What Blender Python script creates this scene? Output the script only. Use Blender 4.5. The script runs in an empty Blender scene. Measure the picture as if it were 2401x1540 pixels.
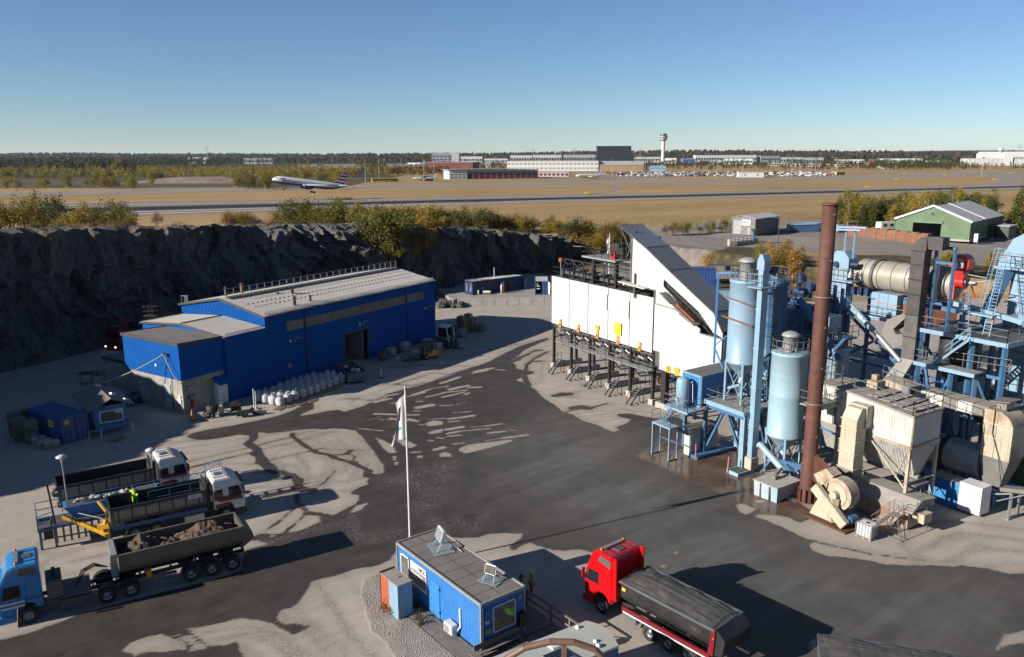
import bpy,bmesh,math,random
import numpy as np
from mathutils import Vector,Matrix,noise as mnoise
random.seed(7)
RDN=math.radians;MTR=Matrix.Translation;MRO=Matrix.Rotation;RUN=random.uniform
SC=bpy.context.scene
CAM_H=27.0;FPX=1867.0
TILT=RDN(12.25);ROLL=RDN(-0.2)
cam_data=bpy.data.cameras.new('camera');cam=bpy.data.objects.new('camera',cam_data)
SC.collection.objects.link(cam);SC.camera=cam
cam_data.sensor_width=36.0;cam_data.lens=36.0*FPX/2400.0
cam_data.clip_start=0.2;cam_data.clip_end=30000
cam.matrix_world=(MTR((0,0,CAM_H))@MRO(RDN(90)-TILT,4,'X')@MRO(ROLL,4,'Z'))
SUN_EL=RDN(22.5);SUN_AZ=RDN(25.3)
world=bpy.data.worlds.new("World");SC.world=world;world.use_nodes=True
wn=world.node_tree;wn.nodes.clear()
sky=wn.nodes.new('ShaderNodeTexSky');sky.sky_type='NISHITA';sky.sun_disc=False
sky.sun_elevation=SUN_EL
sky.sun_rotation=math.atan2(-math.cos(SUN_AZ),-math.sin(SUN_AZ))
sky.altitude=60;sky.air_density=0.82;sky.dust_density=0.0;sky.ozone_density=5.0
bg=wn.nodes.new('ShaderNodeBackground');bg.inputs['Strength'].default_value=0.05
wo=wn.nodes.new('ShaderNodeOutputWorld')
wn.links.new(sky.outputs[0],bg.inputs[0]);wn.links.new(bg.outputs[0],wo.inputs[0])
sl=bpy.data.lights.new('sun','SUN');sl.energy=5.0;sl.angle=RDN(0.5);sl.color=(1.0,0.94,0.85)
sun=bpy.data.objects.new('sun',sl);SC.collection.objects.link(sun)
sdir=Vector((math.cos(SUN_AZ)*math.cos(SUN_EL),math.sin(SUN_AZ)*math.cos(SUN_EL),-math.sin(SUN_EL)))
sun.rotation_euler=sdir.to_track_quat('-Z','Y').to_euler();sun.location=(-200,-100,120)
SC.view_settings.view_transform='Standard';SC.view_settings.look='None'
SC.view_settings.gamma=1.0;SC.view_settings.use_curve_mapping=False
SC.view_settings.exposure=1.08
COL=SC.collection
_cr,_sr,_ct,_st=math.cos(ROLL),math.sin(ROLL),math.cos(TILT),math.sin(TILT)
def ray(x,y):
 a,b=(x-1200)/FPX,(770-y)/FPX
 a,b=a*_cr-b*_sr,a*_sr+b*_cr
 return(a,_ct+b*_st,-_st+b*_ct)
def g(x,y,z=0.0):
 d=ray(x,y);s=(z-CAM_H)/d[2];return(d[0]*s,d[1]*s,z)
def gy(x,y,Y):
 d=ray(x,y);s=Y/d[1];return(d[0]*s,Y,CAM_H+d[2]*s)
def cr(x,y,ox,oy,s):return((ox+x/s)/1.7067,(oy+y/s)/1.7067)
PO=(5.11,100.72);_a=RDN(-58.08);PU=(math.cos(_a),math.sin(_a));PV=(-PU[1],PU[0])
def pl(s,w,z=0.0):return Vector((PO[0]+s*PU[0]+w*PV[0],PO[1]+s*PU[1]+w*PV[1],z))
PROT=_a
class MB:
 """collects shapes; build() links them as ONE mesh object"""
 def __init__(self):self.v=[];self.f=[];self.sm=[]
 def add(self,vs,fs,smooth=False):
  n=len(self.v);self.v+=[tuple(v)for v in vs];self.f+=[tuple(i+n for i in f)for f in fs]
  self.sm+=[smooth]*len(fs);return self
 def box(self,c,s,rz=0.0,M=None):
  hx,hy,hz=s[0]/2,s[1]/2,s[2]/2;k,q=math.cos(rz),math.sin(rz);vs=[]
  for z in(-hz,hz):
   for x,y in((-hx,-hy),(hx,-hy),(hx,hy),(-hx,hy)):
    p=Vector((x,y,z))
    if M is not None:p=M@p
    vs.append((c[0]+p.x*k-p.y*q,c[1]+p.x*q+p.y*k,c[2]+p.z))
  return self.add(vs,[(3,2,1,0),(4,5,6,7),(0,1,5,4),(1,2,6,5),(2,3,7,6),(3,0,4,7)])
 def bx(self,x0,x1,y0,y1,z0,z1):
  return self.box(((x0+x1)/2,(y0+y1)/2,(z0+z1)/2),(abs(x1-x0),abs(y1-y0),abs(z1-z0)))
 def bar(self,a,b,w=0.1,h=None,up=(0,0,1)):
  a,b=Vector(a),Vector(b);d=b-a
  if d.length<1e-6:return self
  h=w if h is None else h
  d.normalize();u=Vector(up)
  if abs(d.dot(u))>0.99:u=Vector((1,0,0))
  s=d.cross(u).normalized();u=s.cross(d).normalized()
  vs=[]
  for p in(a,b):
   for i,j in((-1,-1),(1,-1),(1,1),(-1,1)):vs.append(p+s*(i*w/2)+u*(j*h/2))
  return self.add(vs,[(3,2,1,0),(4,5,6,7),(0,1,5,4),(1,2,6,5),(2,3,7,6),(3,0,4,7)])
 def tube(self,a,b,r,r2=None,n=10,cap=True):
  a,b=Vector(a),Vector(b);r2=r if r2 is None else r2;d=b-a
  if d.length<1e-6:return self
  d.normalize();u=Vector((0,0,1))if abs(d.z)<0.95 else Vector((1,0,0))
  s=d.cross(u).normalized();t=s.cross(d).normalized();vs=[]
  for p,rr in((a,r),(b,r2)):
   for i in range(n):
    k=2*math.pi*i/n;vs.append(p+s*(math.cos(k)*rr)+t*(math.sin(k)*rr))
  self.add(vs,[(i,(i+1)%n,n+(i+1)%n,n+i)for i in range(n)],True)
  if cap:self.add(vs[:n][::-1],[tuple(range(n))]);self.add(vs[n:],[tuple(range(n))])
  return self
 def path(self,pts,r,n=6):
  for a,b in zip(pts[:-1],pts[1:]):self.tube(a,b,r,n=n)
  return self
 def lathe(self,c,prof,n=24,axis='z',smooth=True,cap=False):
  vs=[]
  for r,h in prof:
   for i in range(n):
    k=2*math.pi*i/n;x,y=r*math.cos(k),r*math.sin(k)
    p=(x,y,h)if axis=='z' else((h,x,y)if axis=='x' else(y,h,x))
    vs.append((c[0]+p[0],c[1]+p[1],c[2]+p[2]))
  fs=[]
  for j in range(len(prof)-1):
   for i in range(n):fs.append((j*n+i,j*n+(i+1)%n,(j+1)*n+(i+1)%n,(j+1)*n+i))
  self.add(vs,fs,smooth)
  if cap:
   m=(len(prof)-1)*n
   self.add([vs[i]for i in range(n)][::-1],[tuple(range(n))]);self.add(vs[m:],[tuple(range(n))])
  return self
 def prism(self,poly,lo,hi,axis='y'):
  """poly in the plane across `axis`, extruded lo..hi. axis y: (x,z); x: (y,z); z: (x,y)"""
  n=len(poly);vs=[]
  for k in(lo,hi):
   for a,b in poly:vs.append((a,k,b)if axis=='y' else((k,a,b)if axis=='x' else(a,b,k)))
  fs=[tuple(range(n))[::-1],tuple(range(n,2*n))]+[(i,(i+1)%n,n+(i+1)%n,n+i)for i in range(n)]
  return self.add(vs,fs)
 def quad(self,a,b,c,d):return self.add([a,b,c,d],[(0,1,2,3)])
 def corr(self,a,b,z0,z1,pitch=0.3,depth=0.04,z0b=None,z1b=None):
  """vertical trapezoid sheet wall between a and b (xy), heights z0..z1 at a and z0b..z1b at b; ribs stand out to the right of a->b"""
  z0b=z0 if z0b is None else z0b;z1b=z1 if z1b is None else z1b
  a,b=Vector(a[:2]),Vector(b[:2]);L=(b-a).length;u=(b-a)/L;nn=Vector((u.y,-u.x))
  n=max(1,int(L/pitch));p=L/n;ks=[]
  for i in range(n):ks+=[(i*p,0),(i*p+.38*p,0),(i*p+.5*p,depth),(i*p+.88*p,depth)]
  ks.append((L,0));vs=[]
  for t,o in ks:
   q=a+u*t+nn*o;k=t/L
   vs+=[(q.x,q.y,z0+(z0b-z0)*k),(q.x,q.y,z1+(z1b-z1)*k)]
  return self.add(vs,[(2*i,2*i+2,2*i+3,2*i+1)for i in range(len(ks)-1)])
 def build(self,name,m,parent=None,bevel=0,world=False,kind=None,recalc=True):
  me=bpy.data.meshes.new(name);vs=self.v
  if world and parent is not None:
   M=MTR(-Vector(parent.location));R=MRO(-parent.rotation_euler.z,4,'Z')
   MM=R@M;vs=[tuple(MM@Vector(v))for v in vs]
  me.from_pydata(vs,[],self.f)
  if recalc or bevel:
   bm=bmesh.new();bm.from_mesh(me)
   for f_,s_ in zip(bm.faces,self.sm):f_.smooth=s_
   if recalc:bmesh.ops.recalc_face_normals(bm,faces=bm.faces)
   if bevel:
    bmesh.ops.remove_doubles(bm,verts=bm.verts,dist=1e-4)
    es=[e for e in bm.edges if len(e.link_faces)==2 and e.calc_face_angle(0)>0.5]
    bmesh.ops.bevel(bm,geom=es,offset=bevel,segments=2,affect='EDGES',clamp_overlap=True)
   bm.to_mesh(me);bm.free()
  else:
   me.polygons.foreach_set('use_smooth',self.sm)
  me.materials.append(m)
  o=bpy.data.objects.new(name,me);COL.objects.link(o)
  if parent is not None:o.parent=parent
  if kind:o['kind']=kind
  return o
 def W(self,name,m,p,r=1):return self.build(name,M_[m],p,world=True,recalc=bool(r))
 def B(self,name,m,p):return self.build(name,M_[m],p)
def tag(o,label=None,cat=None,group=None,kind=None):
 if label:o['label']=label
 if cat:o['category']=cat
 if group:o['group']=group
 if kind:o['kind']=kind
 return o
def thing(name,label,cat,loc=(0,0,0),rz=0.0,group=None):
 o=bpy.data.objects.new(name,None);COL.objects.link(o);o.location=loc;o.rotation_euler=(0,0,rz)
 o.empty_display_size=0.3
 return tag(o,label,cat,group)
def kids(o):return CH.get(o.name)or list(o.children)
CH={}
def dup(root,loc,rz=0.0,label=None,group=None,sc=None):
 """copy of a thing with its parts and sub-parts, mesh data shared"""
 def cp(o,par):
  c=o.copy();COL.objects.link(c)
  if par is not None:c.parent=par
  for ch in list(o.children):cp(ch,c)
  return c
 r=cp(root,None);r.location=loc;r.rotation_euler=(0,0,rz)
 if sc:r.scale=sc if not isinstance(sc,(int,float))else(sc,sc,sc)
 if label:r['label']=label
 if group:r['group']=group
 return r
def piece(src,M,parent):
 """one more alike piece: shares the mesh of src"""
 c=src.copy();COL.objects.link(c);c.parent=parent;c.matrix_local=M;return c
def nn(nt,t,**kw):
 n=nt.nodes.new(t)
 for k,v in kw.items():setattr(n,k,v)
 return n
def noise_node(nt,vec,scale,detail=4,rough=0.55,dist=0.0):
 n=nn(nt,'ShaderNodeTexNoise');n.inputs['Scale'].default_value=scale;n.inputs['Detail'].default_value=detail
 n.inputs['Roughness'].default_value=rough;n.inputs['Distortion'].default_value=dist
 nt.links.new(vec,n.inputs['Vector']);return n
def ramp(nt,fac,stops):
 r=nn(nt,'ShaderNodeValToRGB');e=r.color_ramp.elements
 while len(e)>1:e.remove(e[0])
 e[0].position=stops[0][0];e[0].color=(*stops[0][1],1)
 for p,c in stops[1:]:
  k=e.new(p);k.color=(*c,1)
 nt.links.new(fac,r.inputs[0]);return r
def mix(nt,fac,a,b,typ='MIX'):
 m=nn(nt,'ShaderNodeMix',data_type='RGBA',blend_type=typ)
 for k,v in((0,fac),(6,a),(7,b)):
  if isinstance(v,bpy.types.NodeSocket):nt.links.new(v,m.inputs[k])
  elif isinstance(v,(int,float)):m.inputs[k].default_value=v
  else:m.inputs[k].default_value=(*v,1)
 return m.outputs[2]
def mth(nt,op,a,b=None,c=None,clamp=False):
 m=nn(nt,'ShaderNodeMath',operation=op);m.use_clamp=clamp
 for i,v in enumerate((a,b,c)):
  if v is None:continue
  if isinstance(v,bpy.types.NodeSocket):nt.links.new(v,m.inputs[i])
  else:m.inputs[i].default_value=v
 return m.outputs[0]
def newmat(name):
 m=bpy.data.materials.new(name);m.use_nodes=True;nt=m.node_tree
 b=nt.nodes['Principled BSDF'];return m,nt,b
MC={}
def mat(name,col,rough=0.6,metal=0.0,var=0.16,scale=1.2,dirt=None,dirt_amt=0.35,streak=0.0,streak_col=(0.16,0.07,0.03),bump=0.0,bscale=20,spec=0.5,coat=0):
 """painted or plain surface: large and small tone variation, dirt in blotches, runs down the face"""
 if name in MC:return MC[name]
 m,nt,b=newmat(name);L=nt.links
 pos=nn(nt,'ShaderNodeNewGeometry').outputs['Position']
 n1=noise_node(nt,pos,scale,5,0.6)
 lo=tuple(c*(1-var)for c in col);hi=tuple(min(1,c*(1+var*.8))for c in col)
 c=ramp(nt,n1.outputs[0],[(0.3,lo),(0.7,hi)]).outputs[0]
 if dirt is not None:
  n2=noise_node(nt,pos,scale*0.45,8,0.7)
  f=ramp(nt,n2.outputs[0],[(0.46,(0,0,0)),(0.66,(dirt_amt,)*3)])
  c=mix(nt,f.outputs[0],c,dirt)
 if streak>0:
  mp=nn(nt,'ShaderNodeMapping');mp.inputs['Scale'].default_value=(5,5,0.35);L.new(pos,mp.inputs[0])
  n3=noise_node(nt,mp.outputs[0],1.0,4,0.6)
  f=ramp(nt,n3.outputs[0],[(0.52,(0,0,0)),(0.72,(streak,)*3)])
  c=mix(nt,f.outputs[0],c,streak_col)
 L.new(c,b.inputs['Base Color']);b.inputs['Roughness'].default_value=rough;b.inputs['Metallic'].default_value=metal
 b.inputs['Specular IOR Level'].default_value=spec
 if coat:b.inputs['Coat Weight'].default_value=coat;b.inputs['Coat Roughness'].default_value=0.1
 if bump>0:
  n4=noise_node(nt,pos,bscale,4,0.6);bp=nn(nt,'ShaderNodeBump');bp.inputs['Strength'].default_value=bump
  bp.inputs['Distance'].default_value=0.05;L.new(n4.outputs[0],bp.inputs['Height']);L.new(bp.outputs[0],b.inputs['Normal'])
 MC[name]=m;return m
def glass(name,col=(0.02,0.025,0.03),rough=0.08):
 return mat(name,col,rough,0.0,0.1,0.8,spec=0.8)
M_=dict(hall_blue=mat('hall_blue_paint',(0.0,0.105,0.42),.7,var=.1,scale=.5,bump=.03,bscale=2.5,spec=.12),roof_grey=mat('roof_grey_sheet',(0.27,0.255,0.24),.55,var=.12,scale=.7,dirt=(0.2,0.18,0.16),dirt_amt=.3),roof_dark=mat('roof_edge_black',(0.045,0.042,0.04),.6),felt=mat('roof_felt',(0.20,0.18,0.165),.85,var=.15,scale=.6,dirt=(0.24,0.21,0.19),dirt_amt=.5,bump=.3,bscale=8),concrete=mat('concrete_wall',(0.40,0.37,0.33),.85,var=.2,scale=.8,dirt=(0.22,0.19,0.16),dirt_amt=.5,streak=.3,streak_col=(0.2,0.16,0.12),bump=.2),conc_lt=mat('concrete_light',(0.47,0.44,0.40),.85,var=.15,dirt=(0.3,0.27,0.24),dirt_amt=.4,bump=.2),white=mat('white_cladding',(0.68,0.69,0.70),.6,var=.05,scale=.4,dirt=(0.55,0.52,0.48),dirt_amt=.35,streak=.22,streak_col=(0.5,0.45,0.38)),white_p=mat('white_paint',(0.78,0.78,0.76),.35,var=.05,coat=.3),white_dirty=mat('white_rusty_cladding',(0.70,0.68,0.63),.6,var=.08,dirt=(0.42,0.36,0.28),dirt_amt=.5,streak=.5,streak_col=(0.42,0.27,0.16)),beige=mat('beige_weathered_paint',(0.56,0.50,0.37),.6,var=.1,dirt=(0.42,0.35,0.24),dirt_amt=.5,streak=.45,streak_col=(0.33,0.15,0.06)),beige_rust=mat('beige_rusty_steel',(0.50,0.44,0.33),.65,var=.12,scale=1.0,dirt=(0.28,0.11,0.045),dirt_amt=.85,streak=.6,streak_col=(0.26,0.11,0.05)),grey_duct=mat('grey_duct_steel',(0.25,0.235,0.215),.6,metal=.2,var=.15,dirt=(0.2,0.17,0.14),dirt_amt=.5),lblue=mat('light_blue_paint',(0.26,0.41,0.54),.45,var=.08,scale=.6,dirt=(0.30,0.40,0.46),dirt_amt=.4,streak=.25,streak_col=(0.34,0.42,0.46)),lblue2=mat('pale_blue_faded_paint',(0.33,0.49,0.58),.5,var=.08,scale=.6,dirt=(0.38,0.42,0.40),dirt_amt=.5,streak=.45,streak_col=(0.25,0.42,0.56)),mblue=mat('steel_blue_paint',(0.06,0.17,0.33),.45,var=.1,dirt=(0.12,0.18,0.24),dirt_amt=.4),bblue=mat('bright_blue_paint',(0.045,0.26,0.62),.4,var=.06,dirt=(0.1,0.25,0.45),dirt_amt=.3),cabin_blue=mat('cabin_blue_boards',(0.035,0.22,0.62),.55,var=.1,scale=1.5,dirt=(0.08,0.26,0.5),dirt_amt=.3,streak=.3,streak_col=(0.06,0.17,0.40)),cont_blue=mat('container_blue',(0.018,0.085,0.30),.5,var=.12,dirt=(0.07,0.10,0.17),dirt_amt=.4,streak=.2),cont_navy=mat('container_navy',(0.012,0.03,0.11),.5,var=.12,dirt=(0.05,0.06,0.1),dirt_amt=.4),grey_s=mat('grey_galvanised',(0.42,0.43,0.44),.45,metal=.5,var=.12),grey_hood=mat('grey_filter_steel',(0.36,0.37,0.36),.5,metal=.1,var=.1,dirt=(0.3,0.27,0.22),dirt_amt=.5),rail=mat('rail_grey_steel',(0.23,0.22,0.21),.55,metal=.3,var=.2),shade_black=mat('painted_interior_shade',(0.004,0.004,0.005),1.0,spec=0),plate=mat('pale_blue_grey_plate',(0.27,0.32,0.35),.6,dirt=(.3,.25,.2),dirt_amt=.5),black=mat('black_steel',(0.018,0.018,0.019),.5,var=.25,dirt=(0.06,0.05,0.045),dirt_amt=.5),tar=mat('tar_black',(0.02,0.017,0.015),.65,var=.4,scale=3,dirt=(0.09,0.075,0.06),dirt_amt=.5,bump=.4),dgrey=mat('dark_grey_steel',(0.09,0.088,0.085),.55,var=.2,dirt=(0.2,0.18,0.15),dirt_amt=.5),soot=mat('soot_stained_duct',(0.055,0.047,0.042),.6,var=.3,scale=1.5,dirt=(0.13,0.10,0.085),dirt_amt=.5,streak=.4,streak_col=(0.02,0.018,0.016)),rust=mat('rust_steel',(0.115,0.036,0.022),.75,var=.25,scale=2.0,dirt=(0.19,0.07,0.032),dirt_amt=.6,streak=.5,streak_col=(0.06,0.022,0.016),bump=.15,bscale=30),rust_or=mat('rust_orange_steel',(0.27,0.10,0.045),.75,var=.25,scale=1.0,dirt=(0.2,0.06,0.03),dirt_amt=.7,streak=.4),drum=mat('dryer_beige_steel',(0.45,0.42,0.36),.45,metal=.25,var=.1,dirt=(0.34,0.29,0.22),dirt_amt=.5),inox=mat('brushed_steel',(0.5,0.5,0.49),.42,metal=.35,var=.1),red=mat('truck_red_paint',(0.62,0.006,0.008),.28,var=.04,coat=.6),red_d=mat('burner_red_paint',(0.75,0.02,0.012),.35,var=.05,coat=.3),dred=mat('dark_red_chassis',(0.22,0.01,0.018),.4,var=.12,dirt=(0.1,0.04,0.03),dirt_amt=.4),truck_blue=mat('truck_blue_paint',(0.04,0.27,0.62),.25,var=.04,coat=.6),tyre=mat('tyre_rubber',(0.022,0.021,0.02),.85,var=.3,dirt=(0.08,0.07,0.06),dirt_amt=.5),rim=mat('wheel_rim',(0.35,0.36,0.37),.35,metal=.8,var=.15),alu=mat('aluminium_sheet',(0.55,0.56,0.57),.35,metal=.85,var=.1),tarp=mat('grey_black_tarpaulin',(0.075,0.07,0.066),.75,var=.25,scale=2.0,dirt=(0.15,0.13,0.11),dirt_amt=.5,bump=.3,bscale=6),brownsteel=mat('worn_trailer_side',(0.18,0.135,0.095),.55,var=.12,dirt=(0.12,0.09,0.07),dirt_amt=.6),cream=mat('cream_tipper_side',(0.30,0.28,0.23),.5,var=.08,dirt=(0.2,0.17,0.13),dirt_amt=.6),rubble=mat('excavated_soil',(0.085,0.055,0.036),.95,var=.5,scale=3.0,dirt=(0.2,0.14,0.09),dirt_amt=.6,bump=.6,bscale=9),yellow=mat('yellow_paint',(0.75,0.42,0.02),.4,var=.1,dirt=(0.3,0.2,0.05),dirt_amt=.4),sign_or=mat('sign_orange_yellow',(0.85,0.42,0.01),.5,var=.03),sign_yel=mat('sign_yellow',(0.85,0.66,0.02),.5,var=.03),sign_blk=mat('sign_black_print',(0.012,0.012,0.012),.5,var=.05),sign_wht=mat('sign_white',(0.8,0.8,0.8),.5,var=.03),sign_grey=mat('sign_grey',(0.25,0.235,0.22),.5,var=.03),orange=mat('orange_paint',(0.70,0.12,0.02),.5,var=.1),wood=mat('weathered_wood',(0.22,0.195,0.165),.85,var=.25,scale=4,dirt=(0.13,0.11,0.09),dirt_amt=.5),pallet=mat('pallet_wood',(0.42,0.30,0.18),.85,var=.25,scale=5,dirt=(0.2,0.15,0.1),dirt_amt=.5),bag=mat('white_woven_bag',(0.62,0.62,0.63),.8,var=.06,scale=4,dirt=(0.5,0.5,0.52),dirt_amt=.4,bump=.5,bscale=7),ibc=mat('ibc_plastic',(0.72,0.72,0.70),.5,var=.05,dirt=(0.5,0.46,0.4),dirt_amt=.3),ibc_d=mat('ibc_dark_plastic',(0.16,0.16,0.16),.5,var=.2),glass=glass('window_glass'),win=mat('window_pane_sheer',(0.16,0.15,0.13),.12,var=.4,scale=2,spec=.8),hivis=mat('hi_vis_yellow',(0.45,0.85,0.01),.7,var=.12,scale=8),hior=mat('hi_vis_orange',(0.85,0.12,0.01),.7,var=.12,scale=8),skin=mat('skin',(0.45,0.25,0.17),.6),hair=mat('dark_hair',(0.02,0.015,0.012),.7),bluehat=mat('blue_helmet_plastic',(0.01,0.08,0.5),.35),redhat=mat('red_helmet_plastic',(0.45,0.015,0.015),.35),green=mat('hall_green_sheet',(0.12,0.20,0.095),.6,var=.08,scale=.5,dirt=(0.22,0.3,0.18),dirt_amt=.4,streak=.2,streak_col=(0.1,0.16,0.09)),dgreen=mat('dark_green_container',(0.035,0.06,0.035),.6,var=.1),hedge=mat('green_sign',(0.01,0.18,0.06),.5),shed_grey=mat('shed_corrugated_grey',(0.24,0.24,0.235),.6,metal=.2,var=.1,dirt=(0.17,0.13,0.1),dirt_amt=.4,streak=.3,streak_col=(0.15,0.1,0.08)),roof_white=mat('pale_roof_sheet',(0.55,0.54,0.53),.6,var=.1,dirt=(0.4,0.38,0.36),dirt_amt=.5),brick=mat('red_brick',(0.25,0.06,0.04),.85,var=.15,scale=.3),rdoor=mat('dark_red_door',(0.16,0.025,0.025),.6),far_wht=mat('far_white_render',(0.68,0.67,0.65),.7,var=.08,scale=.05),far_gry=mat('far_grey_cladding',(0.33,0.335,0.34),.6,var=.12,scale=.05),far_tan=mat('far_tan_cladding',(0.36,0.24,0.13),.7,var=.08,scale=.05),far_glass=mat('far_dark_glass',(0.03,0.05,0.065),.25,var=.5,scale=.12,spec=.8),far_roof=mat('far_light_roof',(0.48,0.47,0.46),.6,var=.1,scale=.05),far_blue=mat('far_blue_cladding',(0.10,0.26,0.5),.6),trunk=mat('tree_bark',(0.12,0.09,0.065),.9,var=.3,scale=3),birch=mat('birch_bark',(0.5,0.48,0.44),.8,var=.3,scale=3),lamp_w=mat('lamp_white_glass',(0.7,0.7,0.66),.3),hose=mat('yellow_hose',(0.55,0.48,0.12),.6),plane_w=mat('airliner_white',(0.8,0.81,0.83),.3,var=.03,coat=.3),plane_b=mat('airliner_navy',(0.008,0.018,0.12),.3,var=.05,coat=.3),plane_r=mat('airliner_red',(0.6,0.015,0.03),.35,var=.03),flag_b=mat('flag_blue_band',(0.02,0.30,0.55),.7),solar=mat('solar_cell',(0.015,0.02,0.035),.15),brown_rail=mat('brown_rail_paint',(0.22,0.12,0.08),.55,var=.15,scale=6),)  # the near-black interior entry is shade given as a colour
SECT={}
def sstep(a,b,x):
 t=np.clip((x-a)/(b-a),0,1);return t*t*(3-2*t)
CB=[(-150,20),(-118,26),(-96,30),(-80,40),(-74.5,47),(-70.5,55),(-71.5,66),(-70,80),(-69,92),(-66.5,100),(-63,106),(-60,115),(-51,124),(-40,133),(-27,145),(-14.5,157),(-8,167),(-2,176),(5,181),(11,187),(17,197),(24,212)]
CZ=[17,17,17,17.3,17.6,17.8,17.8,17.8,17.8,17.8,17.5,17.0,16.2,15.2,14.6,13.4,12.2,10.9,9.6,8.2,6.4,5.0]
def chaikin(P,k=2):
 for _ in range(k):
  Q=[P[0]]
  for a,b in zip(P[:-1],P[1:]):
   Q+=[tuple(.75*x+.25*y for x,y in zip(a,b)),tuple(.25*x+.75*y for x,y in zip(a,b))]
  P=Q+[P[-1]]
 return P
CP=chaikin([(a[0],a[1],z)for a,z in zip(CB,CZ)],2)
def resample(P,step):
 out=[P[0]];acc=0
 for a,b in zip(P[:-1],P[1:]):
  L=math.dist(a[:2],b[:2]);t=step-acc
  while t<=L:
   k=t/L;out.append(tuple(x+(y-x)*k for x,y in zip(a,b)));t+=step
  acc=(acc+L)%step
 return out
CS=resample(CP,0.5)
CS_n=[]
for i in range(len(CS)):
 a,b=CS[max(0,i-6)],CS[min(len(CS)-1,i+6)]
 d=Vector((b[0]-a[0],b[1]-a[1])).normalized();CS_n.append(Vector((-d.y,d.x)))
def slope_amt(x):
 return 1.5+6.5*max(0,1-abs((x+33)/15.0))**.7+2.5*max(0,1-abs((x+12)/8))
CT=[(c[0]+n.x*(slope_amt(c[0])+1.2),c[1]+n.y*(slope_amt(c[0])+1.2),c[2])for c,n in zip(CS,CS_n)]
CTa=np.array(CT[::4])
QPOLY=np.array([(c[0]+n.x*(slope_amt(c[0])+2.6),c[1]+n.y*(slope_amt(c[0])+2.6))for c,n in zip(CS,CS_n)][::4]+[(60,160),(400,120),(400,-200),(-150,-200)])
def inpoly(X,Y,P):
 r=np.zeros(X.shape,bool);n=len(P);j=n-1
 for i in range(n):
  xi,yi,xj,yj=P[i][0],P[i][1],P[j][0],P[j][1]
  if yi!=yj:
   c=((yi>Y)!=(yj>Y))&(X<(xj-xi)*(Y-yi)/(yj-yi)+xi);r^=c
  j=i
 return r
def segdist(X,Y,P,closed=False):
 d=np.full(X.shape,1e9);Q=list(P)+([P[0]]if closed else[])
 for a,b in zip(Q[:-1],Q[1:]):
  ux,uy=b[0]-a[0],b[1]-a[1];L=ux*ux+uy*uy+1e-9
  t=np.clip(((X-a[0])*ux+(Y-a[1])*uy)/L,0,1);d=np.minimum(d,np.hypot(X-a[0]-t*ux,Y-a[1]-t*uy))
 return d
def base_z(X,Y):
 b=5.3*sstep(128,262,Y-0.12*np.abs(X-40))
 far=sstep(2600,7500,np.hypot(X,Y))
 return b+far*(26+34*np.sin(X/1900.0+1.3)*np.sin(Y/2600.0+.6)+10*np.sin(X/700.0)+6*np.sin(X/330.0+Y/500))*1.0
def vnoise(X,Y,s,seed=0):
 """cheap smooth value noise"""
 xs,ys=X/s+seed*17.3,Y/s+seed*9.1;xi,yi=np.floor(xs),np.floor(ys);fx,fy=xs-xi,ys-yi
 fx,fy=fx*fx*(3-2*fx),fy*fy*(3-2*fy)
 h=lambda a,b:(np.sin(a*127.1+b*311.7+seed)*43758.5453)%1.0
 return(h(xi,yi)*(1-fx)+h(xi+1,yi)*fx)*(1-fy)+(h(xi,yi+1)*(1-fx)+h(xi+1,yi+1)*fx)*fy
def terr(X,Y):
 X=np.asarray(X,float);Y=np.asarray(Y,float);b=base_z(X,Y)
 near=(np.abs(X)<420)&(Y>-100)&(Y<480)
 z=b.copy()
 if near.any():
  x,y=X[near],Y[near];best=np.full(x.shape,1e9);zt=np.zeros(x.shape)
  for c in CTa[::2]:
   d=np.hypot(x-c[0],y-c[1]);m=d<best;best[m]=d[m];zt[m]=c[2]
  inq=inpoly(x,y,QPOLY)
  f=np.clip(1-best/150,0,1)**1.2
  bb=b[near];hz=bb+np.maximum(0,zt-bb)*f+(vnoise(x,y,9,3)-.5)*.9*f
  flat=np.where(bb>.5,bb,bb*2-.5)
  flat=flat+np.where((bb>.3)&(y<205),(vnoise(x,y,8,5)-.4)*.7,0)
  r=np.where(inq,flat,hz)
  z[near]=r
 return z
def tz(x,y):return float(terr(np.array([x]),np.array([y]))[0])
def axis_pts(lo,hi,step,far,grow=1.17):
 a=list(np.arange(lo,hi+.01,step));d=step;p=hi
 while p<far:d*=grow;p+=d;a.append(p)
 d=step;p=lo;b=[]
 while p>-far*.9:d*=grow;p-=d;b.append(p)
 return np.array(b[::-1]+a)
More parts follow.
